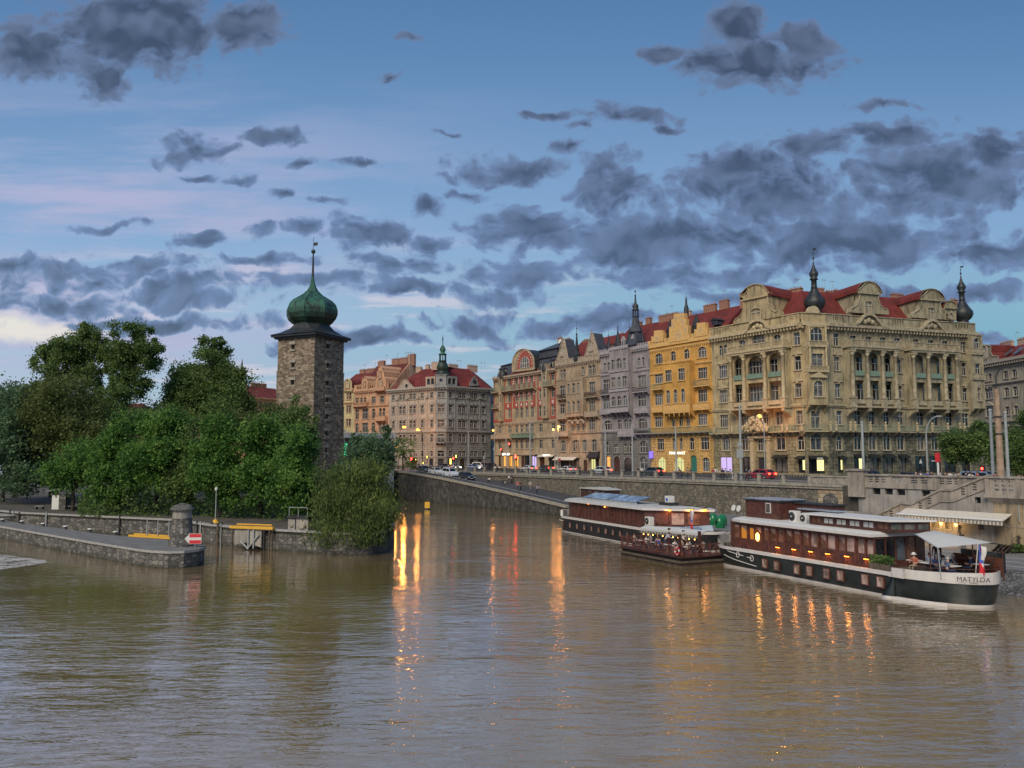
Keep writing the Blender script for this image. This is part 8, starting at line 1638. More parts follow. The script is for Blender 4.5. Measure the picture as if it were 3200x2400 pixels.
for i in range(3): f0, f1 = i/3+.04, (i+1)/3-.04; m = MB(); m.quad((b+1.2*f0+.02, 1.3+2.5*f0-.02, ZR+.2), (b+1.2*f1+.02, 1.3+2.5*f1-.02, ZR+.2), (b+1.2*f1+.02, 1.3+2.5*f1-.02, zz1-.18), (b+1.2*f0+.02, 1.3+2.5*f0-.02, zz1-.18), M['g2']); m.build('lantern_pane', o)
m = MB(); m.prism(ccw([(a-.4, .95), (b+.25, .95), (b+1.5, 4.1), (a-.4, 4.1)]), zz1, zz1+.12, M['white']); m.build('lantern_roof', o)
# stern awning: a stretched sheet between boom tips
A1 = S(2860, 1669, 1.5); A2 = S(2915, 1657, 4.8); A3 = S(3085, 1690, 4.4); A4 = S(3108, 1699, 2.6); A5 = S(2930, 1712, -.2)
V = [Vector((A1[0], 1.5, A1[1])), Vector((A5[0], -.2, A5[1])), Vector((A4[0], 2.6, A4[1])), Vector((A3[0], 4.4, A3[1])), Vector((A2[0], 4.8, A2[1]))]
m = MB(); n = 10; top_ = [V[0].lerp(V[4], 0), V[4], V[3]]; vs = []
for i in range(n+1):
    u = i/n; e0 = V[0].lerp(V[1], u); e1 = V[4].lerp(V[3].lerp(V[2], u), 1.0) if False else V[4].lerp(V[4], 0)
    for j in range(n+1):
        v = j/n; p = (V[0]*(1-u)+V[1]*u)*(1-v)+((V[4]*(1-u)+(V[3]*.35+V[2]*.65)*u))*v; p.z += .22*math.sin(math.pi*u)*math.sin(math.pi*v); vs.append(p)
fs = [(i*(n+1)+j, i*(n+1)+j+1, (i+1)*(n+1)+j+1, (i+1)*(n+1)+j) for i in range(n) for j in range(n)]
m.add(vs, fs, M['sail'], True); m.build('sail_awning', mb)
m = MB(); m.tube(tuple(V[1]), (V[1].x, V[1].y+.2, gz1), .035, .035, M['steel'], 6); m.tube(tuple(V[0]), tuple(V[1]), .03, .03, M['steel'], 6); m.build('awning_pole', mb)
m = MB(); T_ = S(3130, 1702, 3.0); e_ = (T_[0], 3.0, T_[1]); m.tube((A3[0]-.5, 3.8, A3[1]), e_, .045, .035, M['iron'], 6); m.tube(e_, (xe-.1, 3.0, zt0+.4), .035, .035, M['iron'], 6); m.build('boom', mb)
m = MB()
for x, y in ((xs+2.5, .6), (xs+5.5, 3.4), (xe-3.0, 5.2), (xe-5.5, 5.2)): m.tube((x, y, gz1), (x, y, V[1].z+.1), .05, .05, M['wood'], 6)
m.build('awning_posts', mb) if False else [(lambda q2: (q2.tube((x, y, gz1), (x, y, V[1].z+.1), .05, .05, M['wood'], 6), q2.build('post', mb)))(MB()) for x, y in ((xs+2.5, .6), (xs+5.5, 3.4), (xe-3.0, 5.2), (xe-5.5, 5.2))]
m = MB(); m.box(xs+.6, xs+4.2, 5.0, 5.1, gz1, gz1+1.2, M['gb']); m.box(xs+4.2, xe-4, 5.3, 5.4, gz1+.2, gz1+1.5, M['g1']); m.build('windbreak', mb)
m = MB(); m.box(xs+.3, xs+1.9, .5, .95, gz1, gz1+.55, M['lf_olive']); 
m = MB(); m.box(xs-2.2, xs-.4, .15, .55, gz1+.02, gz1+.42, M['timber']); pl_ = thing('planter', 'pale planter of green plants on the right boat beside its glazed cabin end', 'planter', (O.x, O.y, 0), mrz); m.build('trough', pl_)
rn = random.Random(31); vs = []; fs = []
for i in range(420):
    p = Vector((rn.uniform(xs-2.2, xs-.3), rn.uniform(.15, .6), gz1+.45+rn.random()**1.5*.55)); t = Vector((rn.gauss(0, 1), rn.gauss(0, 1), rn.gauss(0, 1))).normalized()*.1; b2 = t.orthogonal().normalized()*.06; k4 = len(vs); vs += [p-t, p-b2, p+t, p+b2]; fs.append((k4, k4+1, k4+2, k4+3))
me = bpy.data.meshes.new('foliage'); me.from_pydata([tuple(v) for v in vs], [], fs); me.materials.append(M['lf_dark']); link('foliage', me, pl_)
# name
tx = textmesh('MATYLDA', .42, 'black')
def ppx(P): d = P-CAM; return 1600+F_PX*d.x/(d.y*math.cos(PITCH)+d.z*math.sin(PITCH))
k = min(range(2, len(sp)-6), key=lambda i: abs(ppx(fr.w(sp[i][0], sp[i][1], gz0))-3040) if sp[i][1] < 2.4 else 9e9)
px_, py_ = sp[k]; ang2 = math.atan2(sp[k+2][1]-sp[k-2][1], sp[k+2][0]-sp[k-2][0]); px_ += .26*math.sin(ang2); py_ -= .26*math.cos(ang2)
link('lettering', tx, mb, (px_, py_, (zt0+gz0)/2+.02), rot=(R(90), 0, ang2))
link('lettering', textmesh('PRAHA', .14, 'iron'), mb, (px_, py_, gz0+.1), rot=(R(90), 0, ang2))
x, z = S(3092, 1712, 2.4); fl = thing('stern_flag', 'white, blue and red flag hanging at the stern of the right boat', 'flag', fr.w(xe-.35, 2.3, zt0+1.9), mrz, 'flags on the boats'); flag(fl, 0, 0, 0, 1.75, .62, .15); m = MB(); m.tube((.05, 0, .12), (-.25, 0, -2.0), .03, .03, M['white'], 6); m.build('pole', fl)
furniture(fr, mrz, ((xs+1.6, 1.3), (xs+3.4, 1.5), (xe-4.6, 1.6), (xe-2.6, 2.4), (xs+3.6, 3.8), (xe-4.2, 4.2)), gz1+.05, ('deck table %s of the right boat', ('beside the guest in the white hat', 'between the stern awning posts', 'under the middle of the sail awning', 'closest to the flag at the stern', 'on the far side by the windbreak', 'on the far side near the stern rail'), 'tables on the stern deck'))
# fender wheels and mooring ropes
rp_ = thing('mooring_rope', 'dark mooring line from the bow of the right boat to the quay', 'rope'); m = MB(); a = fr.w(.3, 3.6, gz1+.5); b = nt(66.5, -62, LOWQ+.1); c = a.lerp(b, .5)-Vector((0, 0, .5)); m.path([tuple(a), tuple(c), tuple(b)], .04, M['black'], 5); m.build('rope', rp_)
# green bottle banks on the lower quay
for k, (px, py) in enumerate(((2229, 1640), (2257, 1643), (2256, 1662))):
    p = onz(px, py, LOWQ) if k < 2 else onz(px-6, 1650, LOWQ); n_, = (0,)
    o = thing('bottle_bank', ['green igloo bottle bank, the left one behind the boats', 'green igloo bottle bank, the right one with the pale mark', 'darker green igloo bottle bank, the lowest between the boats'][k], 'bottle bank', p, QA, 'green bottle banks between the boats'); o.scale = (.66, .66, .72); m = MB(); m.lathe((0, 0, 0), [(.72, 0), (.85, .5), (.82, 1.1), (.6, 1.6), (.25, 1.82), (.22, 1.9)], M['green_bin'], 16); m.build('shell', o); m = MB(); m.box(-.2, .2, -.9, -.8, .75, 1.15, M['cream' if k < 2 else 'black']); m.build('label_plate', o); m = MB(); m.tube((0, -.72, 1.35), (0, -.6, 1.35), .12, .12, M['black'], 8); m.build('slot', o)
# ---------------------------------------------------------------- people
def lerp3(a, b, t): return tuple(a[i]+(b[i]-a[i])*t for i in range(3))
_pb = {}
def pose(kind):
    """joints: name -> (x, y, z); facing -y"""
    J = dict(pelvis=(0, 0, .95), waist=(0, 0, 1.10), chest=(0, 0, 1.32), neck=(0, 0, 1.50), head=(0, -.01, 1.60), top=(0, 0, 1.72),
             shL=(-.19, 0, 1.42), shR=(.19, 0, 1.42), elL=(-.25, .02, 1.14), elR=(.25, .02, 1.14), waL=(-.25, -.07, .90), waR=(.25, -.07, .90), haL=(-.25, -.10, .80), haR=(.25, -.10, .80),
             hiL=(-.09, 0, .90), hiR=(.09, 0, .90), knL=(-.10, -.02, .50), knR=(.10, -.02, .50), anL=(-.11, .02, .09), anR=(.11, .02, .09), toL=(-.12, -.15, .05), toR=(.12, -.15, .05))
    if kind == 'walk': J.update(knL=(-.1, -.17, .52), anL=(-.1, -.22, .09), toL=(-.1, -.38, .06), knR=(.1, .06, .50), anR=(.1, .28, .13), toR=(.1, .14, .05), elL=(-.25, .12, 1.15), waL=(-.24, .14, .92), haL=(-.24, .12, .83), elR=(.25, -.08, 1.15), waR=(.24, -.26, .98), haR=(.24, -.33, .92))
    if kind == 'lean': J.update(waist=(0, -.08, 1.10), chest=(0, -.22, 1.28), neck=(0, -.34, 1.42), head=(0, -.40, 1.50), top=(0, -.42, 1.62), shL=(-.19, -.28, 1.35), shR=(.19, -.28, 1.35), elL=(-.25, -.42, 1.15), elR=(.25, -.42, 1.15), waL=(-.2, -.62, 1.08), waR=(.2, -.62, 1.08), haL=(-.18, -.70, 1.06), haR=(.18, -.70, 1.06))
    if kind in ('sit', 'sit2', 'low'):
        z = .5 if kind != 'low' else .22; J.update(pelvis=(0, 0, z), waist=(0, 0, z+.16), chest=(0, -.03, z+.38), neck=(0, -.05, z+.56), head=(0, -.07, z+.66), top=(0, -.06, z+.78), shL=(-.19, -.03, z+.47), shR=(.19, -.03, z+.47), elL=(-.27, -.06, z+.20), elR=(.27, -.06, z+.20), waL=(-.16, -.30, z+.20), waR=(.16, -.30, z+.20), haL=(-.12, -.38, z+.24), haR=(.12, -.38, z+.24),
            hiL=(-.09, -.02, z-.02), hiR=(.09, -.02, z-.02), knL=(-.11, -.42, max(z, .42)), knR=(.11, -.42, max(z, .42)), anL=(-.11, -.42, .09), anR=(.11, -.44, .09), toL=(-.12, -.58, .05), toR=(.12, -.58, .05))
        if kind == 'sit2': J.update(elR=(.30, -.18, .72), waR=(.16, -.28, .96), haR=(.12, -.26, 1.04))
    return J
def person_mesh(kind):
    if kind in _pb: return _pb[kind]
    J = pose(kind); names = list(J); ix = {n: i for i, n in enumerate(names)}
    Rr = dict(pelvis=(.145, .11), waist=(.125, .095), chest=(.155, .11), neck=(.055, .055), head=(.085, .10), top=(.06, .065), shL=(.065, .06), shR=(.065, .06), elL=(.045, .045), elR=(.045, .045), waL=(.032, .032), waR=(.032, .032), haL=(.035, .02), haR=(.035, .02), hiL=(.09, .09), hiR=(.09, .09), knL=(.065, .065), knR=(.065, .065), anL=(.045, .045), anR=(.045, .045), toL=(.04, .035), toR=(.04, .035))
    E = [('pelvis', 'waist'), ('waist', 'chest'), ('chest', 'neck'), ('neck', 'head'), ('head', 'top'), ('pelvis', 'hiL'), ('hiL', 'knL'), ('knL', 'anL'), ('anL', 'toL'), ('pelvis', 'hiR'), ('hiR', 'knR'), ('knR', 'anR'), ('anR', 'toR'), ('chest', 'shL'), ('shL', 'elL'), ('elL', 'waL'), ('waL', 'haL'), ('chest', 'shR'), ('shR', 'elR'), ('elR', 'waR'), ('waR', 'haR')]
    me = bpy.data.meshes.new('sk'); me.from_pydata([J[n] for n in names], [(ix[a], ix[b]) for a, b in E], [])
    o = bpy.data.objects.new('sk', me); COL.objects.link(o); md = o.modifiers.new('s', 'SKIN'); md.use_smooth_shade = True
    for n in names: sv = me.skin_vertices[0].data[ix[n]]; sv.radius = Rr[n]; sv.use_root = (n == 'pelvis')
    o.modifiers.new('sub', 'SUBSURF').levels = 1
    dg = bpy.context.evaluated_depsgraph_get(); dg.update(); ev = o.evaluated_get(dg); mm = ev.to_mesh()
    vs = [tuple(v.co) for v in mm.vertices]; fs = [tuple(p.vertices) for p in mm.polygons]; ev.to_mesh_clear(); bpy.data.objects.remove(o); bpy.data.meshes.remove(me)
    def seg(p, a, b):
        a, b, p = Vector(a), Vector(b), Vector(p); t = max(0, min(1, (p-a).dot(b-a)/max(1e-6, (b-a).length_squared))); return (p-(a+(b-a)*t)).length
    cls = []
    zn = {}
    for f in fs:
        c = [sum(vs[i][k] for i in f)/len(f) for k in range(3)]
        best = min(E, key=lambda e: seg(c, J[e[0]], J[e[1]])-min(Rr[e[0]][0], Rr[e[1]][0])*.8)
        k = best[1]
        if k in ('head', 'top') or (k == 'neck' and c[2] > J['neck'][2]-.06): g = 0
        elif k[:2] in ('ha', 'wa'): g = 0
        elif k[:2] in ('el', 'sh') or k in ('waist', 'chest', 'neck'): g = 1
        elif k[:2] in ('to',): g = 3
        elif k[:2] == 'an' and c[2] < .12: g = 3
        else: g = 2
        if k == 'waist' and c[2] < J['pelvis'][2]+.03: g = 2
        cls.append(g)
    _pb[kind] = (vs, fs, cls, J); return _pb[kind]
SH = {}
def cloth(c):
    k = tuple(round(x, 2) for x in c)
    if k not in SH: SH[k] = plain('cloth_%d' % len(SH), k, .85, .12, 6)
    return SH[k]
W_, N_, B_, G_, P_k, L_, D_, T_n, R_d = (.62, .61, .58), (.03, .04, .09), (.02, .02, .022), (.2, .2, .2), (.60, .10, .16), (.36, .42, .55), (.05, .06, .08), (.30, .24, .17), (.42, .05, .05)
ppl = random.Random(4)
def person(kind, loc, rz, shirt, trou, label, group=None, hair=(.05, .03, .02), s=1.0, hat=None, skin='skin'):
    vs, fs, cls, J = person_mesh(kind); o = thing('person', label, 'person', loc, rz, group); o.scale = (s, s, s)
    me = bpy.data.meshes.new('body'); me.from_pydata(vs, [], fs)
    for mt in (M[skin], cloth(shirt), cloth(trou), M['rubber']): me.materials.append(mt)
    me.polygons.foreach_set('material_index', cls); me.polygons.foreach_set('use_smooth', [True]*len(fs)); me.update(); link('body', me, o)
    h = Vector(J['head']); m = MB(); m.ball((h.x, h.y+.025, h.z+.055), (.098, .108, .10), cloth(hair), 8, 6); m.build('hair', o)
    m = MB(); m.ball((h.x, h.y-.10, h.z-.005), (.018, .03, .025), M[skin], 6, 4); m.build('nose', o)
    m = MB()
    for sx in (-1, 1): m.ball((h.x+sx*.035, h.y-.088, h.z+.025), (.013, .01, .010), M['black'], 5, 4)
    m.build('eyes', o)
    if hat: m = MB(); m.lathe((h.x, h.y, h.z+.05), [(.19, 0), (.18, .02), (.11, .03), (.10, .12), (.02, .14)], cloth(hat), 10); m.build('hat', o)
    return o
def on_ramp(px, py):
    lo, hi = LOWQ, STREET
    for _ in range(30):
        z = (lo+hi)/2; p = onz(px, py, z); q = QF.I @ p
        if zramp(q.x) > z: lo = z
        else: hi = z
    return p
rp_list = [(1529, 1506, 'low', W_, B_, 'person in a white top sitting low on the ramp, leftmost of the walkers'), (1571, 1516, 'walk', B_, B_, 'person in dark clothes walking down the ramp beside the seated one'), (1580, 1512, 'low', B_, W_, 'crouching person in black and white in the middle of the ramp group'),
 (1590, 1511, 'walk', W_, N_, 'tall person in a white shirt and dark trousers on the ramp'), (1598, 1510, 'stand', N_, N_, 'person dressed in dark blue beside the white-shirted one on the ramp'), (1617.5, 1533, 'stand', P_k, D_, 'person in a bright pink jacket standing by the ramp rail'), (1627, 1533, 'stand', B_, B_, 'person in a black coat next to the pink jacket on the ramp'),
 (1657.5, 1532, 'walk', W_, T_n, 'person in a long white top walking down the lower ramp'), (1677, 1545, 'lean', L_, N_, 'person in pale blue bending over a bag at the bottom of the ramp')]
for px, py, k, sh, tr, lb in rp_list: p = on_ramp(px, py); person(k, p, ppl.uniform(-1.2, 1.2), sh, tr, lb, 'people on the ramp', s=1.0)
# pavement behind the railing
def on_street(px, n, z=STREET): t = tt(px, n, 1470); return nt(n, t, z)
sp_list = [(1262, 88.6, R_d, D_, 'in a dark red top by the tall double lamps'), (1274, 88.9, N_, G_, 'in navy at the head of the ramp'), (1283, 88.4, B_, B_, 'in black near the lit red signal'), (1292, 88.8, G_, N_, 'in a grey coat near the lit red signal'), (1300, 88.6, R_d, B_, 'in a red jacket under the right double lamp'), (1308, 88.5, N_, B_, 'in navy beside the red jacket under the lamp'), (1325, 88.3, L_, N_, 'in pale blue behind the parked white car'), (1334, 88.6, W_, G_, 'in a white shirt behind the parked white car'), (1365, 92.5, W_, B_, 'in white crossing by the grey corner house'), (1345, 90.8, D_, D_, 'in dark clothes crossing by the grey corner house'),
 (1554, 90.5, G_, D_, 'in grey opposite the orange lit shop'), (1712, 89.8, N_, B_, 'in navy walking past the violet shop window'), (1727, 88.7, G_, G_, 'in grey leaning near the railing left of the white car'), (1812, 88.6, B_, B_, 'in black opposite the cream shop awning'), (1806, 88.8, D_, B_, 'in dark clothes opposite the cream shop awning'), (1885, 88.7, N_, B_, 'in navy passing the white hatchback'),
 (1994, 89.0, B_, B_, 'in black near the violet projecting sign'), (2006, 89.2, W_, D_, 'in white near the violet projecting sign'), (2120, 88.4, W_, N_, 'in a white shirt by the railing before the yellow house'), (2129, 88.7, N_, N_, 'in navy by the railing before the yellow house'), (2148, 88.6, T_n, D_, 'in a tan top before the teal door'), (2163, 88.3, N_, B_, 'in navy leaning before the yellow house corner'),
 (2229, 88.6, R_d, N_, 'in a red checked shirt before the violet window'), (2236, 88.8, W_, N_, 'in white next to the red checked shirt'), (2250, 88.7, W_, D_, 'in a white shirt before the pink lit window'), (2258, 88.6, B_, B_, 'in black before the pink lit window'), (2267, 88.8, L_, N_, 'in pale blue before the pink lit window'), (2289, 88.4, L_, W_, 'in pale blue resting on the railing by the tall pole'), (2333, 89.0, N_, B_, 'in navy in the shade right of the tall pole'), (2340, 88.8, G_, D_, 'in grey in the shade right of the tall pole')]
for i, (px, n, sh, tr, lb) in enumerate(sp_list): person(['stand', 'walk', 'stand', 'walk', 'lean'][i % 5] if 'lean' not in lb and 'rest' not in lb else 'lean', on_street(px, n), ppl.choice([QA, QA+1.2, QA-1.4, QA+3.0]), sh, tr, 'person '+lb, 'people on the river pavement', s=ppl.uniform(.96, 1.05))
sp_list += []
sp2 = [(2862, 86.4, T_n, D_, 'in tan far left behind the pale balustrade'), (2922, 86.8, (.3, .3, .35), N_, 'in pale grey right of the red and white post'), (2937, 86.4, L_, D_, 'in sky blue left of the street tree trunk'), (3018, 86.5, N_, N_, 'in navy between the street tree and the silver blue car'), (3170, 83.5, W_, N_, 'in a white shirt right of the poles'), (3054, 86.3, R_d, N_, 'in a red top in front of the silver blue car'), (2876, 86.6, (.03, .10, .22), D_, 'in teal blue left of the red and white post'), (2886, 86.2, W_, D_, 'in white left of the red and white post'), (2899, 86.4, (.04, .06, .4), N_, 'in bright blue close to the red and white post'), (2911, 86.5, B_, B_, 'in black right of the red and white post'), (2946, 86.6, D_, B_, 'in dark clothes under the left street tree'), (2953, 86.2, B_, G_, 'in black under the left street tree'), (2968, 86.6, W_, N_, 'in white under the left street tree'), (2976, 86.4, L_, N_, 'in pale blue under the left street tree'), (2996, 86.3, T_n, T_n, 'in brown sitting by the pale balustrade'), (3031, 86.4, W_, G_, 'in white left of the silver blue car'), (3043, 86.2, W_, N_, 'with white hair in a white shirt by the silver blue car'), (3110, 86.2, R_d, D_, 'in a dark red coat right of the silver blue car'), (3122, 86.4, (.05, .08, .45), W_, 'in blue and white beside the tall brown column'), (3194, 82.0, R_d, D_, 'in a maroon top at the right edge of the photo')]
for i, (px, n, sh, tr, lb) in enumerate(sp2):
    n_ = n if px > 2900 or True else n; person(['stand', 'lean', 'walk'][i % 3], on_street(px, n_), ppl.uniform(-3, 3), sh, tr, 'person '+lb, 'people behind the pale balustrade', s=1.06)
# boat guests
def guest(frm, rz, x, y, z, rot, kind, sh, tr, lb, grp, **kw): return person(kind, frm.w(x, y, z), rz+rot, sh, tr, lb, grp, **kw)
gp_ = 'guests on the pontoon terrace'
for i, (f, y, rt, k, sh, tr, lb) in enumerate(((.10, .9, 1.5, 'sit', T_n, D_, 'seated person in tan, first from the left on the brown pontoon'), (.17, 2.4, 0, 'sit', G_, D_, 'seated person in grey at the back left of the brown pontoon'), (.31, .9, 1.5, 'sit2', W_, D_, 'seated person in white on the brown pontoon, left of the waiters'), (.36, 2.0, .2, 'sit', (.42, .22, .2), D_, 'seated person in dusty pink on the brown pontoon'), (.44, 2.2, 2.6, 'lean', L_, D_, 'person in a pale blue shirt bending over a pontoon table'), (.53, .8, 3.0, 'sit', (.03, .07, .35), N_, 'seated person in deep blue with back to the railing'), (.49, .8, 2.7, 'sit', L_, N_, 'seated person in light blue beside the deep blue one'), (.63, 2.7, 1.9, 'lean', W_, B_, 'waiter in a white shirt leaning right under the terrace awning'),
 (.76, 1.0, 1.5, 'sit', W_, T_n, 'seated person in white at the right corner railing'), (.71, 2.2, 0, 'sit', T_n, D_, 'seated person in tan behind the right corner table'), (.86, 1.9, 3.1, 'sit', G_, N_, 'seated person in grey with back to the water at the pontoon corner'), (.88, 3.3, .3, 'sit2', L_, N_, 'seated person in light blue far back on the pontoon'), (.94, 2.9, -1.4, 'sit', T_n, T_n, 'seated person in beige by the dark corner post'), (.93, 1.2, -1.3, 'sit', W_, D_, 'seated person in white below the life ring corner'))):
    guest(pfr, prz, Lp*f, y, .88, rt, k, sh, tr, lb, gp_, skin='skin')
gm_ = 'guests on the stern deck'; zdk = gz1+.02
for x, y, rt, k, sh, tr, lb, kw in ((xs+1.0, .9, .2, 'sit', (.42, .14, .08), T_n, 'seated person in an orange brown shirt and white sun hat', dict(hat=W_)), (xs+2.1, 1.6, 1.2, 'sit', (.08, .10, .22), N_, 'grey-haired seated person in dark blue behind the sun hat', dict(hair=(.5, .48, .45))), (xs+2.6, 2.6, 0, 'sit2', N_, N_, 'grey-haired seated person in navy in the middle of the stern deck', dict(hair=(.55, .53, .5))), (xs+3.4, 1.0, 2.6, 'sit', (.10, .13, .22), N_, 'grey-haired seated person in slate blue near the awning pole', dict(hair=(.5, .5, .48))),
 (xs+2.9, 3.9, 0, 'sit', B_, B_, 'dark-haired seated person in black at the back of the stern deck', {}), (xe-5.2, 4.4, .3, 'stand', B_, B_, 'standing person in black behind the stern tables', {}), (xe-3.7, 1.9, 2.9, 'sit', L_, N_, 'seated person in a light blue shirt near the flag', {}), (xe-2.4, 1.6, 2.2, 'sit', W_, N_, 'seated person in white between the blue shirt and the flag', {}), (xe-1.9, 3.6, -1.0, 'sit', N_, N_, 'seated person in dark blue furthest towards the stern rail', {})):
    guest(fr, mrz, x, y, zdk, rt, k, sh, tr, lb, gm_, s=1.05, **kw)
for k, (px, sh) in enumerate(((3005, L_), (3013, W_))): 
    p = onz(px, 1737, LOWQ); person('walk', p, 2.0+k*.5, sh, G_, ['person in pale blue walking on the lower quay behind the sail awning', 'person in white walking on the lower quay behind the sail awning'][k], 'people on the lower quay')
# ---------------------------------------------------------------- vehicles
_cp = {}
def carpaint(c):
    if c not in _cp:
        m, T = newmat('car_paint_%d' % len(_cp)); out(T, c, .3, None, **{'Specular IOR Level': .6, 'Coat Weight': .5, 'Coat Roughness': .08}); _cp[c] = m
    return _cp[c]
def car(label, loc, rz, col, kind='hatch', head=False, tail=False, group='cars on the street', slope=0.0):
    """front towards +x"""
    o = thing('parked_car' if 'parked' in label else 'car', label, 'car', loc, rz, group); o.rotation_euler = (0, slope, rz); P = carpaint(col); g = M['g1']
    L_ = 4.3; h = 1.48
    if kind == 'sedan': side = [(-2.15, .35), (-2.2, .75), (-2.12, .98), (-1.55, 1.02), (-.95, 1.42), (.25, 1.44), (1.0, 1.0), (1.9, .86), (2.15, .68), (2.2, .38), (1.9, .22), (-1.9, .22)]; win = [(-1.35, 1.03), (-.88, 1.36), (.22, 1.38), (.85, 1.02)]
    elif kind == 'van': side = [(-2.2, .35), (-2.25, .9), (-2.15, 1.7), (-1.9, 1.84), (.6, 1.82), (1.35, 1.12), (2.1, .95), (2.25, .7), (2.25, .38), (1.9, .24), (-1.9, .24)]; win = [(-2.0, 1.12), (-1.9, 1.68), (.55, 1.68), (1.15, 1.12)]
    else: side = [(-2.0, .35), (-2.1, .8), (-1.98, 1.05), (-1.5, 1.46), (-.9, 1.53), (.35, 1.5), (1.1, 1.02), (1.95, .88), (2.12, .68), (2.15, .38), (1.85, .22), (-1.8, .22)]; win = [(-1.7, 1.06), (-1.35, 1.42), (.3, 1.43), (.95, 1.03)]
    W2 = .86; top = max(p[1] for p in side)
    def yy(z): return W2-.02 if z < .95 else W2-.24*(z-.95)/(top-.95)
    m = MB(); n = len(side); vs = [(x, -yy(z), z) for x, z in side]+[(x, yy(z), z) for x, z in side]
    m.add(vs, [(i, (i+1) % n, n+(i+1) % n, n+i) for i in range(n)], P); m.add(vs, [tuple(range(n)), tuple(range(2*n-1, n-1, -1))], P)
    m.box(-2.2, -2.05, -.8, .8, .3, .55, P); m.box(2.08, 2.22, -.8, .8, .3, .52, P); m.build('body', o)
    m = MB()
    for s in (-1, 1):
        q = [(x, s*(yy(z)+.012), z) for x, z in win]; m.add(q if s < 0 else q[::-1], [(0, 1, 2, 3)], g)
    m.build('side_windows', o) if False else None
    for s in (-1, 1):
        mid = (win[0][0]+win[3][0])/2; zt, zb = win[1][1], win[0][1]
        for a, b in (((win[0], win[1]), ((mid-.05, zt), (mid-.05, zb))), (((mid+.05, zb), (mid+.05, zt)), (win[2], win[3]))):
            q = [(p[0], s*(yy(p[1])+.012), p[1]) for p in (a[0], a[1], b[0], b[1])]; m = MB(); m.add(q, [(3, 2, 1, 0) if s < 0 else (0, 1, 2, 3)], g); m.add(q, [(0, 1, 2, 3) if s < 0 else (3, 2, 1, 0)], g); m.build('side_window', o)
    def pane(i, j, nm):
        a, b = side[i], side[j]; f0, f1 = .08, .9; d = Vector((b[1]-a[1], 0, -(b[0]-a[0]))).normalized(); d = d if (d.z > 0) else -d
        pts_ = []
        for f, sgn in ((f0, -1), (f0, 1), (f1, 1), (f1, -1)): x = a[0]+(b[0]-a[0])*f; z = a[1]+(b[1]-a[1])*f; pts_.append((x+d.x*.012, sgn*(yy(z)-.09), z+d.z*.012))
        m = MB(); m.add(pts_, [(0, 1, 2, 3)], g); m.add(pts_, [(3, 2, 1, 0)], g); m.build(nm, o)
    iw = {'sedan': (5, 6), 'van': (4, 5), 'hatch': (5, 6)}[kind]; pane(*iw, 'windscreen'); ir = {'sedan': (3, 4), 'van': (1, 2), 'hatch': (2, 3)}[kind]; pane(*ir, 'rear_window')
    for x in (-1.3, 1.32):
        for s in (-1, 1):
            m = MB(); m.tube((x, s*(W2-.2), .32), (x, s*(W2+.01), .32), .32, .32, M['rubber'], 14); w = m.build('wheel', o); m = MB(); m.tube((x, s*(W2-.1), .32), (x, s*(W2+.03), .32), .19, .17, M['steel'], 10); m.build('rim', w)
    for s in (-1, 1):
        m = MB(); m.box(2.12, 2.235, s*.62-.16, s*.62+.16, .6, .74, M['headl' if head else 'white']); m.build('headlight', o)
        m = MB(); m.box(-2.235, -2.05, s*.66-.13, s*.66+.13, .72, .98, M['taill' if tail else 'rd_']); m.build('tail_light', o)
    m = MB(); m.box(2.2, 2.235, -.26, .26, .4, .5, M['white']); m.build('number_plate', o); return o
def ramp_car(px, label, col, kind):
    t = tt(px, 80.4, 1480); z = zramp(t)+.0; z2 = zramp(t+2); sl = -math.atan2(zramp(t+2)-zramp(t-2), 4); car(label, nt(80.6, t, z), QA, col, kind, group='cars parked on the ramp', slope=sl)
ramp_car(1322, 'dark green parked car, first at the top of the ramp', (.03, .05, .045), 'sedan'); ramp_car(1360, 'white parked saloon, second down the ramp', (.62, .63, .64), 'sedan'); ramp_car(1404, 'white parked people carrier on the ramp', (.58, .62, .68), 'van'); ramp_car(1455, 'black parked hatchback, lowest of the cars on the ramp', (.02, .022, .025), 'hatch')
def st_car(px, n, label, col, kind, rz=math.pi, **kw): t = tt(px, n, 1470); car(label, nt(n, t, STREET+.01), QA+rz, col, kind, **kw)
st_car(1420, 93.5+3, 'white car with bright headlights coming down the crossing', (.55, .55, .55), 'hatch', 0, head=True)
st_car(1388, 99, 'dark car beyond the parked white people carrier', (.03, .03, .035), 'sedan', 0)
st_car(1500, 108, 'silver white estate car before the grey corner house', (.55, .57, .58), 'van', .3); st_car(1478, 97, 'blue white car with headlights left of the silver estate', (.25, .35, .5), 'hatch', 0, head=True); st_car(1534, 105, 'black car with headlights by the side street', (.015, .015, .02), 'van', .2, head=True)
st_car(1652, 98, 'white car with glowing brake lights before the violet shop', (.6, .6, .6), 'sedan', tail=True); st_car(1704, 104, 'dark car with a glowing brake light, behind the railing figures', (.04, .035, .04), 'sedan', tail=True); st_car(1772, 97, 'white saloon with glowing brake lights before the cream awning', (.62, .63, .64), 'sedan', tail=True)
st_car(1880, 97, 'white hatchback before the black awning and spired house', (.55, .58, .6), 'hatch', tail=True); st_car(2040, 97.5, 'dark grey car with brake lights under the violet sign', (.06, .07, .08), 'hatch', tail=True); st_car(2378, 96, 'red car before the carved portal of the corner house', (.42, .02, .035), 'hatch', tail=True)
st_car(2850, 96, 'dark car behind the pale balustrade left of the red post', (.03, .03, .04), 'sedan', 0); st_car(3072, 88.5, 'silver blue car beside the tall brown column', (.16, .22, .32), 'van', 0); st_car(2700, 99, 'black car half hidden by the balustrade pedestal', (.02, .02, .025), 'hatch')
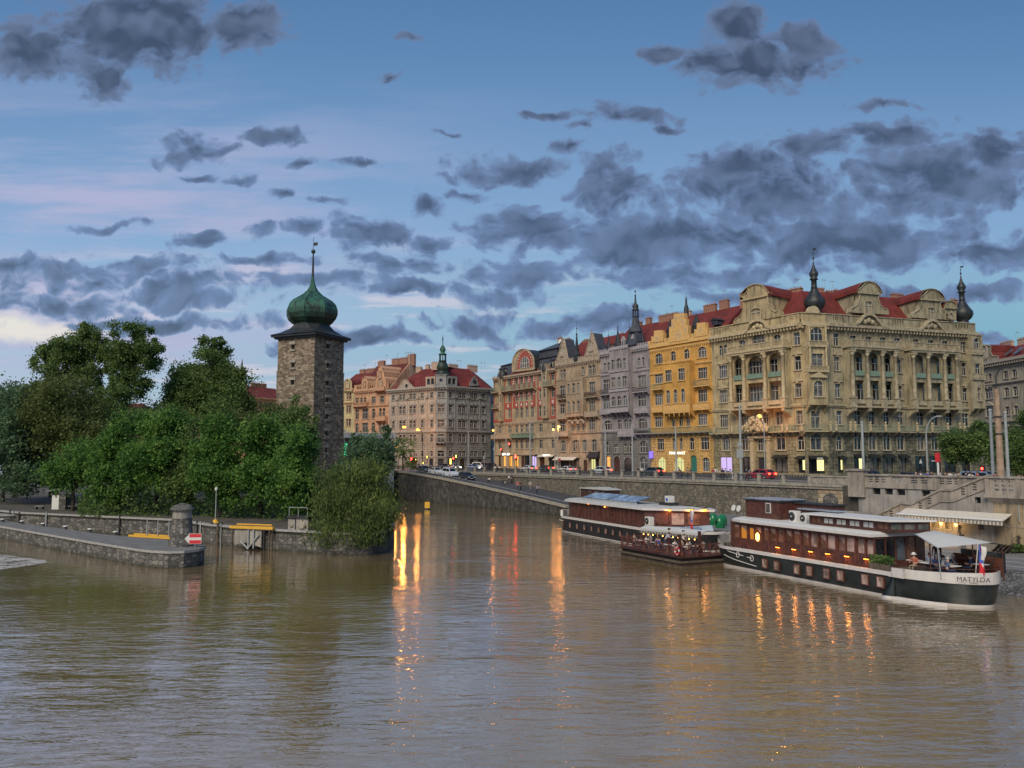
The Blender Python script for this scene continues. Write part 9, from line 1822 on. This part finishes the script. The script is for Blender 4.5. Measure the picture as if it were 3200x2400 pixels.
# ---------------------------------------------------------------- lamps, poles, signals
def lightat(parent, p, col, e, r=.3): l = bpy.data.lights.new('lamp_light', 'POINT'); l.energy = e; l.color = (1, .34, .06); l.shadow_soft_size = r; l.specular_factor = .3; link('lamp_light', l, parent, p)
def street_lamp(label, px, n, ztop_py, arm=0.0, lit=None, glow=0, col='iron', r=.09, head=.55, grp='street lamps', base_n=None):
    t = tt(px, n, 1470); o = thing('street_lamp', label, 'street lamp', nt(n, t, STREET), QA, grp); ff = Frame(nt(n, t, STREET), QA); zt_ = ff.xz(px, ztop_py)[1]
    m = MB(); pts = [(0, 0, 0), (0, 0, zt_*.72)]
    for k in range(1, 7): q = k/6*math.pi/2; pts.append((arm*(1-math.cos(q)), 0, zt_*.72+zt_*.28*math.sin(q)))
    if arm == 0: pts = [(0, 0, 0), (0, 0, zt_)]
    m.path(pts, r, M[col], 7); m.lathe((0, 0, 0), [(r*2, 0), (r*1.8, .9), (r, 1.2)], M[col], 8); m.build('pole', o)
    m = MB(); m.box(arm-head*(1 if arm < 0 else .2), arm+head*(.2 if arm < 0 else 1), -.14, .14, zt_-.05, zt_+.12, M[col]); m.build('lamp_head', o)
    if lit: m = MB(); c = arm+(head*.4 if arm >= 0 else -head*.4); m.ball((c, 0, zt_-.14), (head*.6, .34, .28), M[lit], 10, 6); m.build('bulb', o); lightat(o, (c, 0, zt_-.7), (1, .42, .10), glow)
    return o
M['bulb_big'] = emis('bright_sodium_lamp', (1, .30, .03), 7)
street_lamp('left of the two big curved lamps glowing orange', 1246, 90, 1334, 2.6, 'bulb_big', 1300, head=1.5); street_lamp('right of the two big curved lamps glowing orange', 1320, 91, 1340, -2.2, 'bulb_big', 350, head=1.5)
street_lamp('small orange lamp at the left of the white gallery roof', 1097, 93, 1342, .3, 'lampb', 500, head=.5); street_lamp('small orange lamp low beside the leafy tree by the gallery', 1240, 89, 1396, -.2, 'lampb', 500, head=.5)
street_lamp('orange globe lamp at the side street corner', 1545, 112, 1343, -.3, 'lamp', 160, head=.7, col='steel'); street_lamp('lower orange lamp before the pair of pointed gables', 1734, 113.5, 1340, -.3, 'lampb', 120, head=.5, col='steel'); street_lamp('higher orange lamp before the pair of pointed gables', 1744, 112.5, 1331, .2, 'lampb', 200, head=.5, col='steel'); street_lamp('orange lamp lighting the carved figures of the corner house', 2391, 112, 1296, -.6, 'lamp', 420, head=.6, col='steel')
street_lamp('unlit lamp with thin curved arm before the right loggia', 2899, 100, 1303, 1.6, None, 0, col='steel', head=.5)
street_lamp('grey lamp pole with two unlit heads before the grey corner house', 1463, 92, 1350, 0, None, 0, col='steel', r=.12, head=.6); street_lamp('grey lamp pole before the red and beige house', 1657, 90, 1320, 0, None, 0, col='steel', r=.14, head=.9)
def pole(px, n, top_py, label, r=.13, name='tram_pole', boxes=()):
    t = tt(px, n, 1470); o = thing(name, label, 'pole', nt(n, t, STREET), QA, 'tram wire poles'); zt_ = Frame(nt(n, t, STREET), QA).xz(px, top_py)[1]; m = MB(); m.tube((0, 0, 0), (0, 0, zt_), r*1.15, r*.8, M['steel'], 8); m.tube((0, 0, 0), (0, 0, 1.1), r*1.5, r*1.4, M['steel'], 8); m.build('shaft', o); m = MB(); m.ball((0, 0, zt_), r*1.1, M['steel'], 8, 5); m.build('cap', o)
    for z, w, h in boxes: m = MB(); m.box(-w/2, w/2, -.2, -.12, z, z+h, M['steel']); m.build('sign_plate', o)
    return o
PL = [(1582, 91, 1372, 'slim grey pole before the lit orange shop'), (1892.5, 90, 1334, 'grey pole before the left arches of the spired house'), (1977, 90, 1328, 'grey pole before the right arches of the spired house'), (2113.5, 90, 1337, 'grey pole before the lit sign of the yellow house'), (2316, 90, 1268, 'tall grey pole with sign plates before the carved portal'), (2699, 92, 1320, 'pale pole beside the balustrade pedestal'), (3103, 88, 1282, 'pale green pole left of the tall brown column'), (3150, 87, 1290, 'pale pole right of the tall brown column')]
for px, n, py, lb in PL: pole(px, n, py, lb, .17 if px > 2300 else .13, boxes=((3.2, 1.2, 1.2), (4.8, .9, .5)) if px == 2316 else ())
t = tt(3127, 85.5, 1470); o = thing('brown_column', 'tall thick brown column carrying a thin curved lamp arm', 'lamp column', nt(85.5, t, STREET), QA); ff = Frame(nt(85.5, t, STREET), QA); z1 = ff.xz(3122, 1215)[1]; z2 = ff.xz(3122, 1150)[1]
M['browncol'] = plain('rust_brown_concrete', (.33, .23, .16), .9, .2, 1.5); m = MB(); m.lathe((0, 0, 0), [(.5, 0), (.48, .5), (.36, .8), (.24, z1)], M['browncol'], 10); m.build('shaft', o); m = MB(); m.path([(0, 0, z1-.3), (0, 0, z2-.9), (.2, 0, z2-.35), (.6, 0, z2), (2.0, 0, z2+.05)], .07, M['iron'], 6); m.box(1.6, 2.5, -.15, .15, z2-.02, z2+.16, M['iron']); m.build('lamp_arm', o)
m = MB()
for z in (z1*.55, z1*.72): m.lathe((0, 0, z), [(.5, 0), (.5, .12)], M['iron'], 10)
m.build('bands', o) if False else [(lambda q2: (q2.lathe((0, 0, z), [(.38, 0), (.38, .12)], M['iron'], 10), q2.build('clamp', o)))(MB()) for z in (z1*.55, z1*.72)]
t = tt(2932, 86.5, 1470); z1 = Frame(nt(86.5, t, STREET), QA).xz(2932, 1415)[1]; o = thing('striped_post', 'red and white post behind the pale balustrade', 'post', nt(86.5, t, STREET), QA); m = MB(); m.tube((0, 0, 0), (0, 0, z1-1.0), .12, .12, M['white'], 8); m.build('white_shaft', o); m = MB(); m.box(-.22, .22, -.14, .14, z1-1.0, z1, M['signred']); m.build('red_head', o)
def signal(px, py, n, label, lit='redl', s=.2, name='traffic_light', cat='traffic light', hood=True):
    t = tt(px, n, 1470); o = thing(name, label, cat, nt(n, t, STREET), QA, 'traffic signals'); z = Frame(nt(n, t, STREET), QA).xz(px, py)[1]; m = MB(); m.tube((0, .12, 0), (0, .12, z), .07, .07, M['iron'], 6); m.build('post', o); m = MB(); m.box(-.2, .2, -.02, .2, z-.75, z+.35, M['black']); m.build('housing', o); m = MB(); m.ball((0, -.08, z), (s, .08, s), M[lit], 10, 6); m.build('lens', o); return o
signal(1286, 1434, 91, 'big glowing red signal under the right double lamp', s=.42); signal(1417, 1432, 92, 'red signal above the headlights of the white car', s=.26); signal(1592, 1387, 92, 'red signal hanging before the red and beige house', s=.2); signal(1567, 1404, 93, 'small red signal at the side street corner', s=.15); signal(1612, 1427, 92, 'bright red signal beside the third orange window', s=.36); signal(3070, 1464, 89.5, 'red signal above the silver blue car', s=.13)
for px, py, w, h, lb in ((1299, 1436, .35, .3, 'small yellow display right of the big red signal'), (1334, 1428, .4, .55, 'yellow framed display before the lamplit corner wall'), (1322, 1447, .6, .35, 'low yellow display near the people at the ramp head'), (1425, 1426, .5, .6, 'yellow display above the headlit white car'), (1408, 1442, .75, 1.3, 'tall lit advertising panel left of the red signal')):
    n = 92.5; t = tt(px, n, 1470); o = thing('lit_display', lb, 'display', nt(n, t, STREET), QA, 'lit displays by the crossing'); z = Frame(nt(n, t, STREET), QA).xz(px, py)[1]; m = MB(); m.box(-w/2-.1, w/2+.1, 0, .2, z-h/2-.1, z+h/2+.1, M['black']); m.build('case', o); m = MB(); m.box(-w/2, w/2, -.02, -.001, z-h/2, z+h/2, M['yell']); m.build('screen', o); m = MB(); m.tube((0, .1, 0), (0, .1, z-h/2-.1), .05, .05, M['iron'], 6); m.build('post', o)
for px, py, lb in ((1749, 1438, 'round road sign on a thin post before the cream awning'), (1513, 1430, 'white road sign before the black car'), (1543, 1403, 'square pale sign under the corner globe lamp')):
    n = 92; t = tt(px, n, 1470); o = thing('road_sign', lb, 'road sign', nt(n, t, STREET), QA, 'road signs'); z = Frame(nt(n, t, STREET), QA).xz(px, py)[1]; m = MB(); m.tube((0, .06, 0), (0, .06, z), .04, .04, M['steel'], 6); m.build('post', o); m = MB(); m.M = Matrix.Translation((0, 0, z)) @ Matrix.Rotation(R(90), 4, 'X'); m.lathe((0, 0, 0), [(.38, 0), (.38, .04)], M['steel' if px != 1749 else 'redw'], 12 if px != 1543 else 4); m.M = None; m.build('disc', o)
p = onz(1335, 1592, 0); o = thing('orange_buoy', 'orange marker board floating before the dark ramp wall', 'buoy', p, 0); m = MB(); m.box(-.45, .45, -.1, .1, .25, 1.35, M['yellow']); m.build('board', o); m = MB(); m.lathe((0, 0, -.2), [(.6, 0), (.65, .3), (.3, .45)], M['iron'], 12); m.build('float', o)
for k, (px, py) in enumerate(((3113, 1722), (3126, 1724), (3139, 1726), (3152, 1728))):
    p = onz(px, py+4, LOWQ); o = thing('folded_table', ['first', 'second', 'third', 'fourth'][k]+' dark folded table along the foot of the pale stair wall', 'folded table', p, QA, 'folded tables on the quay'); m = MB(); m.add([(-.5, 0, 0), (.2, 0, .7), (.24, 0, .66), (-.42, 0, 0), (-.5, .7, 0), (.2, .7, .7), (.24, .7, .66), (-.42, .7, 0)], [(0, 1, 5, 4), (1, 2, 6, 5), (3, 7, 6, 2), (0, 3, 2, 1), (4, 5, 6, 7)], M['timber']); m.build('top', o); m = MB(); m.tube((.1, .35, .6), (.4, .35, 0), .03, .03, M['iron'], 5); m.build('strut', o)
for k, (n, h, lb) in enumerate(((97, 6.4, 'lower tram wire over the embankment street'), (103, 6.9, 'upper tram wire over the embankment street'))):
    o = thing('tram_wire', lb, 'wire', nt(n, 0, STREET), QA, 'tram wires'); m = MB(); m.path([(t, 0, h-.25*(i % 2)) for i, t in enumerate(range(-230, 20, 18))], .022, M['iron'], 4); m.build('cable', o)
